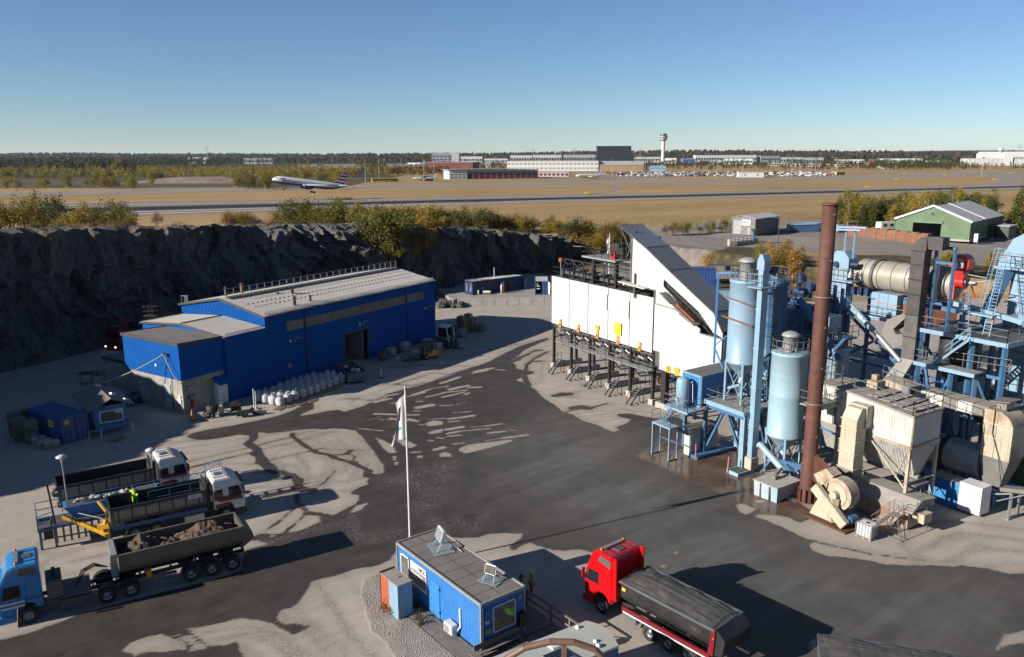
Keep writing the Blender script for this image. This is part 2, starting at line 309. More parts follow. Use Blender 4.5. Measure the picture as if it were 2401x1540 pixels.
def gridmesh(name,xs,ys,zf,m,attrs=None,kind='structure',keep=None,smooth=True):
 X,Y=np.meshgrid(xs,ys);Z=zf(X,Y);ny,nx=X.shape
 me=bpy.data.meshes.new(name);n=nx*ny
 co=np.stack([X.ravel(),Y.ravel(),Z.ravel()],1).astype(np.float32)
 idx=np.arange(n).reshape(ny,nx);q=np.stack([idx[:-1,:-1],idx[:-1,1:],idx[1:,1:],idx[1:,:-1]],-1).reshape(-1,4)
 if keep is not None:
  k=keep(X,Y);kk=(k[:-1,:-1]&k[:-1,1:]&k[1:,1:]&k[1:,:-1]).ravel();q=q[kk]
 me.vertices.add(n);me.vertices.foreach_set('co',co.ravel())
 me.loops.add(q.size);me.loops.foreach_set('vertex_index',q.ravel().astype(np.int32))
 me.polygons.add(len(q));me.polygons.foreach_set('loop_start',np.arange(0,q.size,4,dtype=np.int32));me.polygons.foreach_set('loop_total',np.full(len(q),4,np.int32))
 if smooth:me.polygons.foreach_set('use_smooth',np.ones(len(q),bool))
 for k,f in(attrs or{}).items():
  at=me.attributes.new(k,'FLOAT','POINT');at.data.foreach_set('value',f(X,Y).ravel().astype(np.float32))
 me.update();me.validate()
 me.materials.append(m);o=bpy.data.objects.new(name,me);COL.objects.link(o);o['kind']=kind;return o
m,nt,b=newmat('terrain_ground');L=nt.links
pos=nn(nt,'ShaderNodeNewGeometry').outputs['Position']
mp=nn(nt,'ShaderNodeMapping');mp.inputs['Rotation'].default_value=(0,0,RDN(-24));L.new(pos,mp.inputs[0])
mp2=nn(nt,'ShaderNodeMapping');mp2.inputs['Scale'].default_value=(.25,1,1);L.new(mp.outputs[0],mp2.inputs[0])
g1=noise_node(nt,mp2.outputs[0],.035,10,.7);g2=noise_node(nt,pos,.9,4,.7)
gc=ramp(nt,g1.outputs[0],[(.3,(.24,.175,.06)),(.46,(.40,.26,.105)),(.56,(.50,.31,.14)),(.72,(.58,.37,.18))]).outputs[0]
gc=mix(nt,.35,gc,ramp(nt,g2.outputs[0],[(.3,(.19,.15,.06)),(.7,(.62,.44,.23))]).outputs[0])
n5=noise_node(nt,pos,2.2,8,.75);gv=ramp(nt,n5.outputs[0],[(.3,(.19,.165,.14)),(.7,(.40,.355,.31))]).outputs[0]
n6=noise_node(nt,pos,.05,6,.6);gv=mix(nt,.5,gv,ramp(nt,n6.outputs[0],[(.35,(.23,.20,.175)),(.65,(.42,.37,.325))]).outputs[0])
sc=ramp(nt,noise_node(nt,pos,.6,8,.75).outputs[0],[(.35,(.05,.042,.022)),(.55,(.13,.105,.055)),(.75,(.23,.18,.12))]).outputs[0]
fl=ramp(nt,noise_node(nt,pos,.004,8,.7).outputs[0],[(.35,(.022,.03,.012)),(.5,(.045,.048,.02)),(.62,(.10,.075,.03)),(.75,(.14,.085,.03))]).outputs[0]
def at(nt,name):
 a=nn(nt,'ShaderNodeAttribute');a.attribute_name=name;return a.outputs['Fac']
jit=mth(nt,'MULTIPLY',mth(nt,'SUBTRACT',noise_node(nt,pos,.35,5,.7).outputs[0],.5),.9)
def mask(nt,name):return mth(nt,'MULTIPLY',mth(nt,'SUBTRACT',mth(nt,'ADD',at(nt,name),jit),.38),4,clamp=True)
c=mix(nt,mask(nt,'gravel'),gc,gv);c=mix(nt,mask(nt,'scrub'),c,sc);c=mix(nt,mask(nt,'forest'),c,fl)
L.new(c,b.inputs['Base Color']);b.inputs['Roughness'].default_value=.95;b.inputs['Specular IOR Level'].default_value=.15
bp=nn(nt,'ShaderNodeBump');bp.inputs['Strength'].default_value=.5;bp.inputs['Distance'].default_value=.25;L.new(n5.outputs[0],bp.inputs['Height']);L.new(bp.outputs[0],b.inputs['Normal'])
M_['terrain']=m
def P2(pts,z=0.0):return[g(x,y,z)[:2]for x,y in pts]
GRAV=[P2([(1470,552),(1560,545),(1715,530),(1860,528),(2100,540),(2150,560),(2400,560),(2400,640),(2250,640),(2100,625),(1960,600),(1790,588),(1690,606),(1620,640),(1560,660),(1500,700),(1400,620)],3.5)]
GRAV2=[P2([(1600,470+92),(2400,560),(2400,620),(2020,596),(1900,560)],3.5)]
DRYBELT=[P2([(1960,606),(2100,600),(2400,625),(2400,650),(2100,640),(1950,640)],3.0),P2([(1630,640),(1700,605),(1790,600),(1910,620),(1920,700),(1800,700),(1600,680)],2.0)]
def a_grav(X,Y):
 r=np.zeros(X.shape)
 for P in GRAV+GRAV2:
  d=segdist(X,Y,P,True);s=np.where(inpoly(X,Y,P),1,-1)*d;r=np.maximum(r,np.clip(.5+s/3,0,1))
 r[(Y<150)&(X>14)]=1
 for P in DRYBELT:
  d=segdist(X,Y,P,True);s=np.where(inpoly(X,Y,P),1,-1)*d;r=np.minimum(r,1-np.clip(.5+s/3,0,1))
 r=np.maximum(r,np.clip(1.3-np.hypot((X+330)/150,(Y-640)/70),0,1)*(Y>545))
 return r
def a_scrub(X,Y):
 d=segdist(X,Y,[(c[0],c[1])for c in CT[::10]]);r=np.clip(1.15-d/22,0,1)*(Y<240)
 for P in DRYBELT:
  dd=segdist(X,Y,P,True);s=np.where(inpoly(X,Y,P),1,-1)*dd;r=np.maximum(r,.8*np.clip(.5+s/3,0,1))
 return np.maximum(r,np.where((X<-120)&(Y>560)&(Y<1000),.65,0))
def a_forest(X,Y):
 D=np.hypot(X,Y);r=np.clip((D-1500)/600,0,1);return np.maximum(r,np.where((X<-150)&(Y>900),1,0))
xs=axis_pts(-230,230,2.0,14000);ys=axis_pts(-80,330,2.0,14000)
gridmesh('terrain',xs,ys,terr,M_['terrain'],dict(gravel=a_grav,scrub=a_scrub,forest=a_forest))
m,nt,b=newmat('cliff_rock');L=nt.links
pos=nn(nt,'ShaderNodeNewGeometry').outputs['Position']
mp=nn(nt,'ShaderNodeMapping');mp.inputs['Scale'].default_value=(1,1,.35);L.new(pos,mp.inputs[0])
n1=noise_node(nt,mp.outputs[0],.22,8,.65,.6);n2=noise_node(nt,mp.outputs[0],1.6,8,.7);n3=noise_node(nt,mp.outputs[0],.11,4,.6,1.2)
c=ramp(nt,n1.outputs[0],[(.28,(.035,.034,.034)),(.45,(.085,.08,.075)),(.58,(.15,.13,.112)),(.75,(.30,.25,.205))]).outputs[0]
c=mix(nt,ramp(nt,n3.outputs[0],[(.55,(0,0,0)),(.68,(.75,)*3)]).outputs[0],c,(.24,.115,.055))
vn_=nn(nt,'ShaderNodeTexVoronoi',feature='DISTANCE_TO_EDGE');vn_.inputs['Scale'].default_value=.55;mp4=nn(nt,'ShaderNodeMapping');mp4.inputs['Scale'].default_value=(1,1,.4);mp4.inputs['Rotation'].default_value=(.3,.2,0);L.new(pos,mp4.inputs[0]);L.new(mp4.outputs[0],vn_.inputs['Vector'])
c=mix(nt,ramp(nt,vn_.outputs[0],[(0,(.8,)*3),(.07,(0,0,0))]).outputs[0],c,(.012,.012,.012))  # dark crack lines painted in for relief shade the bump does not give
c=mix(nt,.35,c,ramp(nt,n2.outputs[0],[(.35,(.02,.02,.02)),(.65,(.27,.245,.215))]).outputs[0])
L.new(c,b.inputs['Base Color']);b.inputs['Roughness'].default_value=.9
bp=nn(nt,'ShaderNodeBump');bp.inputs['Strength'].default_value=.9;bp.inputs['Distance'].default_value=.5;L.new(n2.outputs[0],bp.inputs['Height']);L.new(bp.outputs[0],b.inputs['Normal'])
M_['rock']=m
def cellr(p,s,sz=1.0):
 q=Vector((p[0]/s,p[1]/s,p[2]/(s*sz)));d,pts=mnoise.voronoi(q)
 c=pts[0];return mnoise.cell(c*7.31+Vector((3.1,1.7,9.2)))*.5+.5 if False else((math.sin(c.x*12.98+c.y*78.2+c.z*37.7)*43758.5)%1.0)
CSf=[c for c in resample(CP,.42)]
vs=[];fs=[];NR=44
cols=[]
for i,c0 in enumerate(CSf):
 a,b_=CSf[max(0,i-7)],CSf[min(len(CSf)-1,i+7)]
 d=Vector((b_[0]-a[0],b_[1]-a[1])).normalized();n=Vector((-d.y,d.x));zt=c0[2];sa=slope_amt(c0[0]);col_=[]
 top_j=(mnoise.noise(Vector((c0[0]/6,c0[1]/6,0)))*1.2+mnoise.noise(Vector((c0[0]/1.7,c0[1]/1.7,4)))*.5)
 for k in range(NR+1):
  t=k/NR;z=t*(zt+top_j)-.3*(1-t)
  lean=sa*(max(0,(t-.30)/.70)**1.1 if sa>2 else t)+(.6*(1-t)**6*-3)
  p=Vector((c0[0]+n.x*lean,c0[1]+n.y*lean,z));q=p*1.0
  w1=mnoise.noise(q/9.0)*1.6+mnoise.noise(q/3.5)*.6
  zz_=max(0,1-abs((c0[0]+30)/17.0));cz=cellr((q.x,q.y,q.z+q.x*.35),4.2,2.0)*(2.1+2.6*zz_)+cellr((q.x,q.y,q.z-q.x*.3),1.7,1.6)*(1.0+.7*zz_)+mnoise.noise(q/.6)*.16
  e=min(1,t*6)*(1 if t<.97 else.6)
  sl=i*.42;nz_=mnoise.noise(q/6.0)*.9;zw=min(1,.35+.75*zz_+.35*(c0[0]>-14));saw=(1-((sl/8.3+z*.045+nz_)%1))*3.0+(1-((sl/3.1-z*.08+nz_*1.7+.3)%1))*1.2;off=(w1+cz-1.9+saw*zw*.8)*e
  p.x-=n.x*off;p.y-=n.y*off;p.z+=mnoise.noise(q/1.3+Vector((9,9,9)))*.3*e
  col_.append(len(vs));vs.append(tuple(p))
 tp=Vector(vs[-1])
 for dd,dz in((1.6,.12),(4.5,-.15),(7.0,-2.2)):
  col_.append(len(vs));vs.append((tp.x+n.x*dd,tp.y+n.y*dd,zt+dz+mnoise.noise(tp/1.5)*.25))
 cols.append(col_)
for a,b_ in zip(cols[:-1],cols[1:]):
 for k in range(len(a)-1):fs.append((a[k],b_[k],b_[k+1],a[k+1]))
mb=MB();mb.v=vs;mb.f=fs;mb.sm=[False]*len(fs)
cliff=mb.build('quarry_cliff',M_['rock'],recalc=False,kind='structure')
A1=lambda p:[g(*cr(x,y,0,2000,1.5006))[:2]for x,y in p]
A2=lambda p:[g(*cr(x,y,700,1500,2.2))[:2]for x,y in p]
A3=lambda p:[g(*cr(x,y,1500,1350,1.925))[:2]for x,y in p]
A4=lambda p:[g(*cr(x,y,2400,1700,1.4157))[:2]for x,y in p]
A6=lambda p:[g(*cr(x,y,1400,2000,2.1827))[:2]for x,y in p]
AD=lambda p:[g(x,y)[:2]for x,y in p]
WET=[A2([(105,540),(150,510),(330,470),(500,445),(700,405),(900,360),(1010,320),(1120,270),(1215,235),(1225,298),(1160,320),(1095,357),(1190,347),(1300,325),(1380,310),(1450,310),(1490,325),(1620,285),(1720,245),(1800,225),(1900,187),(2000,160)])+A3([(40,445),(130,425),(350,365),(560,300),(760,228),(880,185),(1000,120),(1130,60),(1330,0),(1340,12),(1160,90),(1030,195),(1080,205),(1092,240),(1225,262),(1222,275),(1130,297),(1088,330),(1150,350),(1235,400),(1290,460),(1350,500),(1400,530),(1440,570),(1530,600),(1600,640),(1700,672),(1790,710),(1830,727),(1880,715),(1850,690),(1930,665),(1975,632),(1880,612),(1868,590),(1950,585),(2040,600),(2140,622),(2310,610)])+A4([(700,60),(870,250),(1090,330),(1120,430),(1225,500),(1190,535),(1130,555),(1080,530),(1010,512),(920,508),(880,518),(1000,565),(1090,610),(1190,655),(1190,690),(1300,738),(1450,755),(1620,790),(1880,795),(2000,800),(2040,792),(2200,815),(2320,845),(2401,832),(2900,900)])+AD([(2900,1900),(1760,1640),(1700,1540),(1660,1490),(1560,1430),(1400,1400)])+A6([(2250,520),(2130,458),(2000,432),(1880,442),(1780,438),(1690,415),(1640,400),(1570,370),(1490,395),(1440,437),(1400,430),(1395,395),(1500,330),(1505,292),(1380,290),(1210,300),(1130,332),(930,330),(600,350),(415,430),(350,520),(250,568),(150,590)])+A1([(2130,415),(1990,460),(1870,490),(1845,540),(1810,590),(1750,652),(1690,648),(1658,710),(1720,750),(1790,742),(1862,755),(1762,808),(1700,780),(1600,730),(1520,712),(1440,708),(1340,735),(1250,750),(1125,775),(1200,832),(1275,873),(1350,872),(1425,848),(1462,945),(1500,1200),(-400,1200),(-400,900),(0,838),(150,805),(330,745),(480,680),(760,610),(1180,500),(1440,430),(1475,300),(1620,262),(1480,240)])+A2([(700,1410),(760,1390),(880,1400),(980,1392),(1100,1370),(1200,1330),(1290,1280),(1250,1240),(1330,1250),(1410,1230),(1480,1190),(1590,1130),(1620,1100),(1610,1060),(1540,1040),(1620,985),(1695,965),(1710,905),(1650,903),(1668,840),(1640,812),(1700,800),(1745,868),(1815,872),(1838,845),(1830,790),(1780,720),(1740,660),(1690,600),(1645,540),(1585,492),(1500,475),(1400,470),(1300,480),(1230,472),(1100,482),(950,500),(800,515),(740,500),(700,555),(660,560),(650,530),(560,525),(400,555),(230,575),(150,565)])]
DRY=[A1([(735,900),(800,850),(880,822),(965,808),(1060,838),(1110,870),(1142,905),(1060,900),(985,915),(880,905),(800,935)]),A1([(1055,806),(1120,812),(1180,842),(1248,888),(1160,896),(1130,850)]),A6([(1210,300),(1500,290),(1500,318),(1390,345),(1130,338)]),A3([(640,860),(700,830),(820,812),(1060,785),(1055,800),(880,850),(760,880),(690,895)]),A3([(0,768),(60,790),(120,820),(150,850),(165,885),(110,890),(60,850)]),A3([(0,900),(50,960),(68,1045),(0,1050),(-60,1040),(-60,880)]),A3([(395,660),(440,640),(525,645),(522,670),(440,684),(400,680)]),A3([(120,752),(190,770),(260,800),(320,830),(270,852),(210,830)]),A3([(405,735),(470,712),(525,705),(515,730),(430,745)]),A3([(490,895),(540,875),(600,915),(510,918)]),A3([(135,915),(170,915),(160,950),(135,945)]),A3([(315,905),(375,910),(370,932),(330,930)]),A3([(150,955),(185,960),(170,985),(150,980)]),A4([(768,452),(820,448),(884,478),(830,508),(790,490)]),A4([(415,722),(432,712),(445,722),(428,732)]),A4([(343,800),(372,790),(365,806),(348,810)]),A4([(1195,690),(1300,700),(1460,738),(1400,745),(1280,740),(1210,712)]),A4([(2235,1280),(2270,1230),(2310,1190),(2401,1165),(2420,1240),(2330,1240)]),A4([(1182,1265),(1200,1215),(1228,1195),(1228,1240),(1200,1270)]),A4([(870,430),(900,425),(940,432),(905,445)]),A2([(825,1412),(870,1408),(878,1425),(840,1432)]),A2([(690,1480),(730,1458),(760,1470),(720,1488)]),A2([(1530,1215),(1600,1150),(1690,1128),(1700,1135),(1640,1190),(1560,1212)])]
STK=[(770,262,905,236,.34),(750,275,870,252,.22),(930,248,1000,252,.16),(510,352,650,305,.28),(300,438,420,400,.24),(430,395,560,375,.2),(575,400,715,370,.34),(720,385,810,382,.26),(530,425,700,405,.22),(520,460,690,420,.18),(690,440,725,425,.12),(395,460,520,430,.2),(255,455,380,425,.16),(320,492,370,492,.16),(330,540,440,520,.42),(500,525,590,522,.2),(630,515,700,500,.09),(0,500,120,470,.2),(120,510,230,480,.14),(295,566,345,566,.15),(0,588,200,596,.24),(180,598,330,596,.2),(600,580,750,570,.08),(30,632,100,636,.12),(120,625,250,640,.26),(260,632,320,645,.34),(350,632,380,634,.12),(410,628,540,624,.15),(570,628,755,602,.26),(565,648,650,645,.16),(335,670,365,672,.14),(555,708,670,688,.3),(560,740,690,715,.2),(690,718,880,700,.16),(750,690,990,664,.14),(560,760,660,750,.16),(870,735,1005,722,.18),(1038,716,1088,715,.09),(860,795,1000,775,.12),(1000,772,1058,765,.28),(1080,762,1180,750,.22),(610,820,680,812,.14),(460,862,530,845,.3),(290,885,355,880,.2),(410,792,440,796,.1),(-120,700,60,720,.12),(470,770,520,775,.15),(-60,640,40,610,.1),(150,345,320,300,.2),(0,455,70,445,.2),(230,350,400,300,.2),(60,420,200,385,.2)]
CRK=[(A2([(700,520),(690,560),(640,600),(680,628),(722,650),(735,700),(760,730),(790,770),(850,810),(880,840),(950,860),(1040,890),(1090,930),(1085,985),(1150,1010),(1215,1010)]),.42),(A2([(735,700),(745,770),(800,810),(830,850),(880,860)]),.3),(A2([(700,690),(735,700)]),.5),(A2([(680,785),(830,750),(1050,700),(1250,655)]),.13),(A2([(880,820),(912,806)]),.12),(A2([(1035,515),(1030,535),(1080,575),(1140,620),(1200,655),(1250,685),(1350,700),(1400,730),(1540,765),(1640,810),(1720,850)]),.27),(A2([(1240,655),(1300,645),(1380,660),(1540,655),(1640,665),(1720,650)]),.07),(A2([(1350,703),(1500,700),(1540,660)]),.1),(A2([(1510,695),(1545,660)]),.25),(A2([(1540,700),(1580,715),(1570,750),(1600,780)]),.14),(A2([(100,765),(690,630),(1250,480)]),.07),(A2([(100,825),(500,722),(720,668)]),.13),(A2([(720,668),(1100,575),(1440,478)]),.06),(A2([(1190,1045),(1260,985),(1330,930),(1410,845)]),.1),(A2([(960,1390),(1080,1290),(1160,1220)]),.12),(A2([(790,1380),(900,1300),(1060,1165)]),.12),(A2([(1150,1215),(1280,1225),(1350,1245)]),.3),(A2([(1180,1220),(1080,1120),(1065,1050)]),.2),(A2([(800,1070),(1060,1010),(1215,1010)]),.35),(A2([(1480,210),(1600,208),(1690,220),(1770,225),(1830,195),(1900,185)]),.13),(A3([(0,358),(150,358),(270,372)]),.16),(A3([(150,360),(330,310),(440,270)]),.1),(A3([(440,270),(560,285),(650,292)]),.07),(A3([(270,372),(430,345),(560,290),(760,228)]),.12),(A3([(80,235),(220,225),(330,212),(520,215),(760,225)]),.09),(A3([(650,155),(900,95),(1200,30)]),.06),(A3([(1378,445),(1430,425),(1500,425),(1575,415)]),.12),(A3([(1390,450),(1440,440),(1500,435)]),.55),(A3([(1440,450),(1540,460)]),.15),(A3([(1440,580),(1520,560),(1560,545),(1660,545),(1790,508)]),.16),(A3([(1530,545),(1590,535),(1640,545)]),.65),(A3([(1230,105),(1280,98)]),.3),(A3([(1230,185),(1280,182)]),.35),(A3([(1040,200),(1120,150),(1200,120)]),.25),(A3([(1160,250),(1170,210),(1230,160),(1330,110)]),.25),(A3([(1610,368),(1655,368)]),.25),(A3([(1100,180),(1250,90)]),.15),(A3([(1150,300),(1180,370)]),.4),(A4([(1190,655),(1300,680),(1530,730)]),.18),(A4([(1600,738),(1830,768)]),.1)]
def wetf(X,Y):
 sh=X.shape;x=X.ravel();y=Y.ravel();w=np.full(x.shape,-3.0)
 def sub(P,closed,pad):
  P=np.array(P);return np.where((x>P[:,0].min()-pad)&(x<P[:,0].max()+pad)&(y>P[:,1].min()-pad)&(y<P[:,1].max()+pad))[0]
 for P in WET:
  s=np.where(inpoly(x,y,P),1,-1)*segdist(x,y,P,True);w=np.maximum(w,np.clip(s,-3,3))
 for P in DRY:
  i=sub(P,True,2);xx,yy=x[i],y[i];s=np.where(inpoly(xx,yy,P),1,-1)*segdist(xx,yy,P,True);w[i]=np.minimum(w[i],-s)
 for a,b_,c_,d_,h in STK:
  P=A3([(a,b_),(c_,d_)]);i=sub(P,False,1.5);w[i]=np.minimum(w[i],segdist(x[i],y[i],P)-h)
 for P,h in CRK:
  i=sub(P,False,1.5);w[i]=np.maximum(w[i],h-segdist(x[i],y[i],P))
 return w.reshape(sh)
ASPH=A4([(-250,-50),(120,60),(250,210),(500,330),(700,400),(880,520),(1100,640),(1300,740),(1900,800),(2401,860),(2800,1400),(600,1400),(200,1100),(-50,700),(-300,500),(-600,350),(-700,100)])
SLAB=A4([(200,175),(330,100),(640,40),(900,60),(1090,180),(1130,300),(1220,420),(1230,500),(1130,548),(880,510),(700,395),(500,310),(300,215)])
GRVL=A6([(410,600),(250,640),(120,700),(100,850),(150,1000),(190,1150),(300,1250),(400,1400),(900,1500),(1100,1371),(600,900)])
SALT=[(A2([(1640,1440),(1560,1370),(1540,1280),(1580,1200)]),1.0),(A2([(620,1530),(900,1450),(1100,1390),(1300,1330),(1540,1290)]),.8),(A2([(1940,930),(2100,950),(2200,1000)]),2.2),(A3([(250,1080),(520,1000),(500,1150),(400,1280)]),2.2),(A2([(1750,1450),(1950,1400)]),1.2),(A3([(300,1290),(480,1440)]),1.2),(A3([(620,1400),(760,1480),(880,1340)]),.9)]
TRK=[A2([(0,590),(200,570),(500,520),(760,480)]),A2([(0,650),(300,610),(600,560),(900,520)]),A2([(1060,700),(1130,760),(1170,830),(1170,900),(1130,970)]),A2([(1420,560),(1560,640),(1660,740),(1700,820)]),A2([(1300,560),(1480,620),(1580,720),(1600,840),(1520,940)]),A2([(900,560),(1150,560),(1400,620),(1520,740),(1500,860)]),A2([(0,900),(250,860),(560,850),(900,860)]),A2([(620,1000),(900,980),(1060,960)]),A1([(1250,790),(1500,760),(1700,830),(1850,960)]),A1([(1300,830),(1500,800),(1660,870),(1760,960)]),A1([(1900,500),(2000,640),(2100,800),(2250,960)]),A1([(300,760),(200,800),(0,850)]),A1([(440,370),(560,340),(650,320)]),A1([(410,250),(540,215),(640,195)]),A3([(1380,620),(1600,580),(1900,555),(2140,580)]),A3([(1380,650),(1600,610),(1850,580)]),A3([(1240,130),(1180,200),(1160,330)]),A3([(1340,60),(1100,140),(1000,230)]),A4([(1880,700),(1920,640),(2050,610),(2300,640),(2420,660)]),A4([(1950,780),(2050,730),(2200,700),(2420,720)]),A3([(560,60),(700,100),(900,60),(1200,-40)]),A3([(300,150),(700,140),(1000,60)]),A2([(1700,240),(2000,130),(2200,60)])]
def trkf(X,Y):
 x,y=X.ravel(),Y.ravel();r=np.zeros(x.shape)
 for P in TRK:
  Q=np.array(P);i=np.where((x>Q[:,0].min()-3)&(x<Q[:,0].max()+3)&(y>Q[:,1].min()-3)&(y<Q[:,1].max()+3))[0];d=segdist(x[i],y[i],P);r[i]=np.maximum(r[i],np.maximum(np.exp(-((d-.0)/.28)**2),.7*np.exp(-((d-1.9)/.28)**2)))
 return r.reshape(X.shape)
def soft(P,k):return lambda X,Y:np.clip(.5+np.where(inpoly(X,Y,P),1,-1)*segdist(X,Y,P,True)/k,0,1)
def saltf(X,Y):
 r=np.zeros(X.shape)
 for P,h in SALT:r=np.maximum(r,np.clip(1-segdist(X,Y,P)/h,0,1))
 return r
m,nt,b=newmat('yard_surface');L=nt.links
pos=nn(nt,'ShaderNodeNewGeometry').outputs['Position']
st=nn(nt,'ShaderNodeMapping');st.inputs['Rotation'].default_value=(0,0,RDN(-38));L.new(pos,st.inputs[0])
st2=nn(nt,'ShaderNodeMapping');st2.inputs['Scale'].default_value=(.16,1,1);L.new(st.outputs[0],st2.inputs[0])
fine=noise_node(nt,pos,5.0,6,.7);med=noise_node(nt,pos,.45,7,.65);strk=noise_node(nt,st2.outputs[0],1.1,8,.7);big=noise_node(nt,pos,.06,4,.6)
grit=noise_node(nt,pos,22,3,.8)
wv=mth(nt,'ADD',at(nt,'wet'),mth(nt,'MULTIPLY',mth(nt,'SUBTRACT',fine.outputs[0],.5),.28))
wv=mth(nt,'ADD',wv,mth(nt,'MULTIPLY',mth(nt,'SUBTRACT',strk.outputs[0],.5),.8))
wv=mth(nt,'ADD',wv,mth(nt,'MULTIPLY',mth(nt,'SUBTRACT',noise_node(nt,st2.outputs[0],6,6,.75).outputs[0],.5),.35))
wet=mth(nt,'MULTIPLY_ADD',wv,7.0,.5,clamp=True)
deep=mth(nt,'MULTIPLY',at(nt,'wet'),.45,clamp=True)
dust=ramp(nt,strk.outputs[0],[(.25,(.30,.255,.21)),(.5,(.45,.385,.325)),(.75,(.53,.46,.39))]).outputs[0]
dust=mix(nt,.45,dust,ramp(nt,med.outputs[0],[(.3,(.28,.24,.20)),(.7,(.54,.47,.40))]).outputs[0])
dust=mix(nt,.22,dust,ramp(nt,grit.outputs[0],[(.3,(.13,.12,.11)),(.7,(.58,.53,.47))]).outputs[0])
wetc=ramp(nt,strk.outputs[0],[(.3,(.042,.034,.029)),(.6,(.068,.056,.047)),(.8,(.10,.084,.07))]).outputs[0]
wetc=mix(nt,.3,wetc,ramp(nt,med.outputs[0],[(.3,(.035,.03,.027)),(.7,(.12,.10,.085))]).outputs[0])
asp=ramp(nt,grit.outputs[0],[(.3,(.042,.04,.037)),(.55,(.095,.091,.085)),(.75,(.20,.195,.185))]).outputs[0]
asp=mix(nt,.5,asp,ramp(nt,med.outputs[0],[(.3,(.055,.052,.048)),(.7,(.145,.138,.128))]).outputs[0])
ad=ramp(nt,noise_node(nt,st2.outputs[0],.28,5,.6,.8).outputs[0],[(.45,(0,0,0)),(.8,(.55,)*3)]).outputs[0]
asp=mix(nt,ad,asp,(.22,.21,.195))
wc=mix(nt,at(nt,'asph'),wetc,asp)
slab=ramp(nt,med.outputs[0],[(.3,(.075,.05,.033)),(.55,(.13,.09,.065)),(.75,(.20,.155,.12))]).outputs[0]
wc=mix(nt,at(nt,'slab'),wc,slab)
sp=mth(nt,'MULTIPLY',ramp(nt,noise_node(nt,pos,4.5,5,.8,.5).outputs[0],[(.5,(0,0,0)),(.62,(1,1,1))]).outputs[0],at(nt,'salt'))
wc=mix(nt,mth(nt,'MULTIPLY',sp,.45),wc,(.42,.38,.36))
tk=mth(nt,'MULTIPLY',mth(nt,'MULTIPLY',at(nt,'trk'),ramp(nt,fine.outputs[0],[(.38,(0,0,0)),(.56,(1,1,1))]).outputs[0]),.6)
dust=mix(nt,tk,dust,(.13,.115,.10))
hal=mth(nt,'MULTIPLY',mth(nt,'MULTIPLY_ADD',at(nt,'wet'),.9,1.0,clamp=True),mth(nt,'MULTIPLY',med.outputs[0],.75),clamp=True)
dust=mix(nt,hal,dust,(.20,.175,.15))
c=mix(nt,wet,dust,wc)
vor=nn(nt,'ShaderNodeTexVoronoi');vor.inputs['Scale'].default_value=13;L.new(pos,vor.inputs['Vector'])
grc=ramp(nt,vor.outputs['Color'],[(0,(.10,.092,.085)),(1,(.42,.39,.36))]).outputs[0]
gm=mth(nt,'MULTIPLY',mth(nt,'SUBTRACT',mth(nt,'ADD',at(nt,'grvl'),mth(nt,'MULTIPLY',mth(nt,'SUBTRACT',med.outputs[0],.5),.6)),.42),6,clamp=True)
c=mix(nt,gm,c,mix(nt,.5,grc,dust))
L.new(c,b.inputs['Base Color'])
rw=ramp(nt,med.outputs[0],[(.35,(.42,)*3),(.65,(.68,)*3)]).outputs[0]
rsl=ramp(nt,med.outputs[0],[(.42,(.06,)*3),(.6,(.4,)*3)]).outputs[0]
rw=mix(nt,at(nt,'slab'),mix(nt,at(nt,'asph'),rw,(.75,)*3),rsl)
L.new(mix(nt,wet,(.93,)*3,rw),b.inputs['Roughness']);b.inputs['Specular IOR Level'].default_value=.22
hh=mth(nt,'ADD',mth(nt,'MULTIPLY',grit.outputs[0],.5),mth(nt,'ADD',mth(nt,'MULTIPLY',strk.outputs[0],.8),mth(nt,'MULTIPLY',mth(nt,'MULTIPLY',vor.outputs['Distance'],gm),2)))
bp=nn(nt,'ShaderNodeBump');bp.inputs['Distance'].default_value=.05
L.new(mth(nt,'SUBTRACT',.55,mth(nt,'MULTIPLY',at(nt,'slab'),.5)),bp.inputs['Strength']);L.new(hh,bp.inputs['Height']);L.new(bp.outputs[0],b.inputs['Normal'])
M_['yard']=m
ys_=np.arange(34,160,.27);xs_=np.arange(-72,62,.27)
def gf(X,Y):return(vnoise(X,Y,7,2)-.5)*.03+np.clip(soft(GRVL,2.5)(X,Y),0,1)*(.06+vnoise(X,Y,.8,8)*.10)
gridmesh('yard_ground',xs_,ys_,gf,M_['yard'],dict(trk=trkf,wet=wetf,asph=soft(ASPH,9),slab=soft(SLAB,.5),grvl=soft(GRVL,1.2),salt=saltf),keep=lambda X,Y:~((Y>150)&(X>40)))
mb=MB().quad((-150,-80,-.06),(260,-80,-.06),(260,190,-.06),(-150,190,-.06))
def zero(n):return lambda X,Y:X*0-3 if n=='wet' else X*0
mo=gridmesh('outer_yard_ground',np.linspace(-150,260,20),np.linspace(-80,175,20),lambda X,Y:X*0-.06,M_['yard'],dict(trk=zero('a'),wet=zero('wet'),asph=zero('a'),slab=zero('a'),grvl=zero('a'),salt=zero('a')))
HO=(-28.7,90.6);HA=RDN(57.3)
hall=thing('industrial_hall','large bright blue corrugated hall with grey roof and concrete base below the cliff','hall',(HO[0],HO[1],0),HA)
HL,HW,EZ,RZ=31.8,15.5,8.85,10.25
mb=MB()
D0,D1,DZ=12.6,17.1,4.3
B0,B1,BZ0,BZ1=3.2,29.0,6.55,7.65
for x0,x1,z0,z1 in((0,D0,0,BZ0),(D0,D1,DZ,BZ0),(D1,HL,0,BZ0),(0,B0,BZ0,BZ1),(B1,HL,BZ0,BZ1),(0,HL,BZ1,EZ)):
 mb.corr((x0,0),(x1,0),z0,z1,.26,.045)
mb.build('front_wall',M_['hall_blue'],hall,recalc=False)
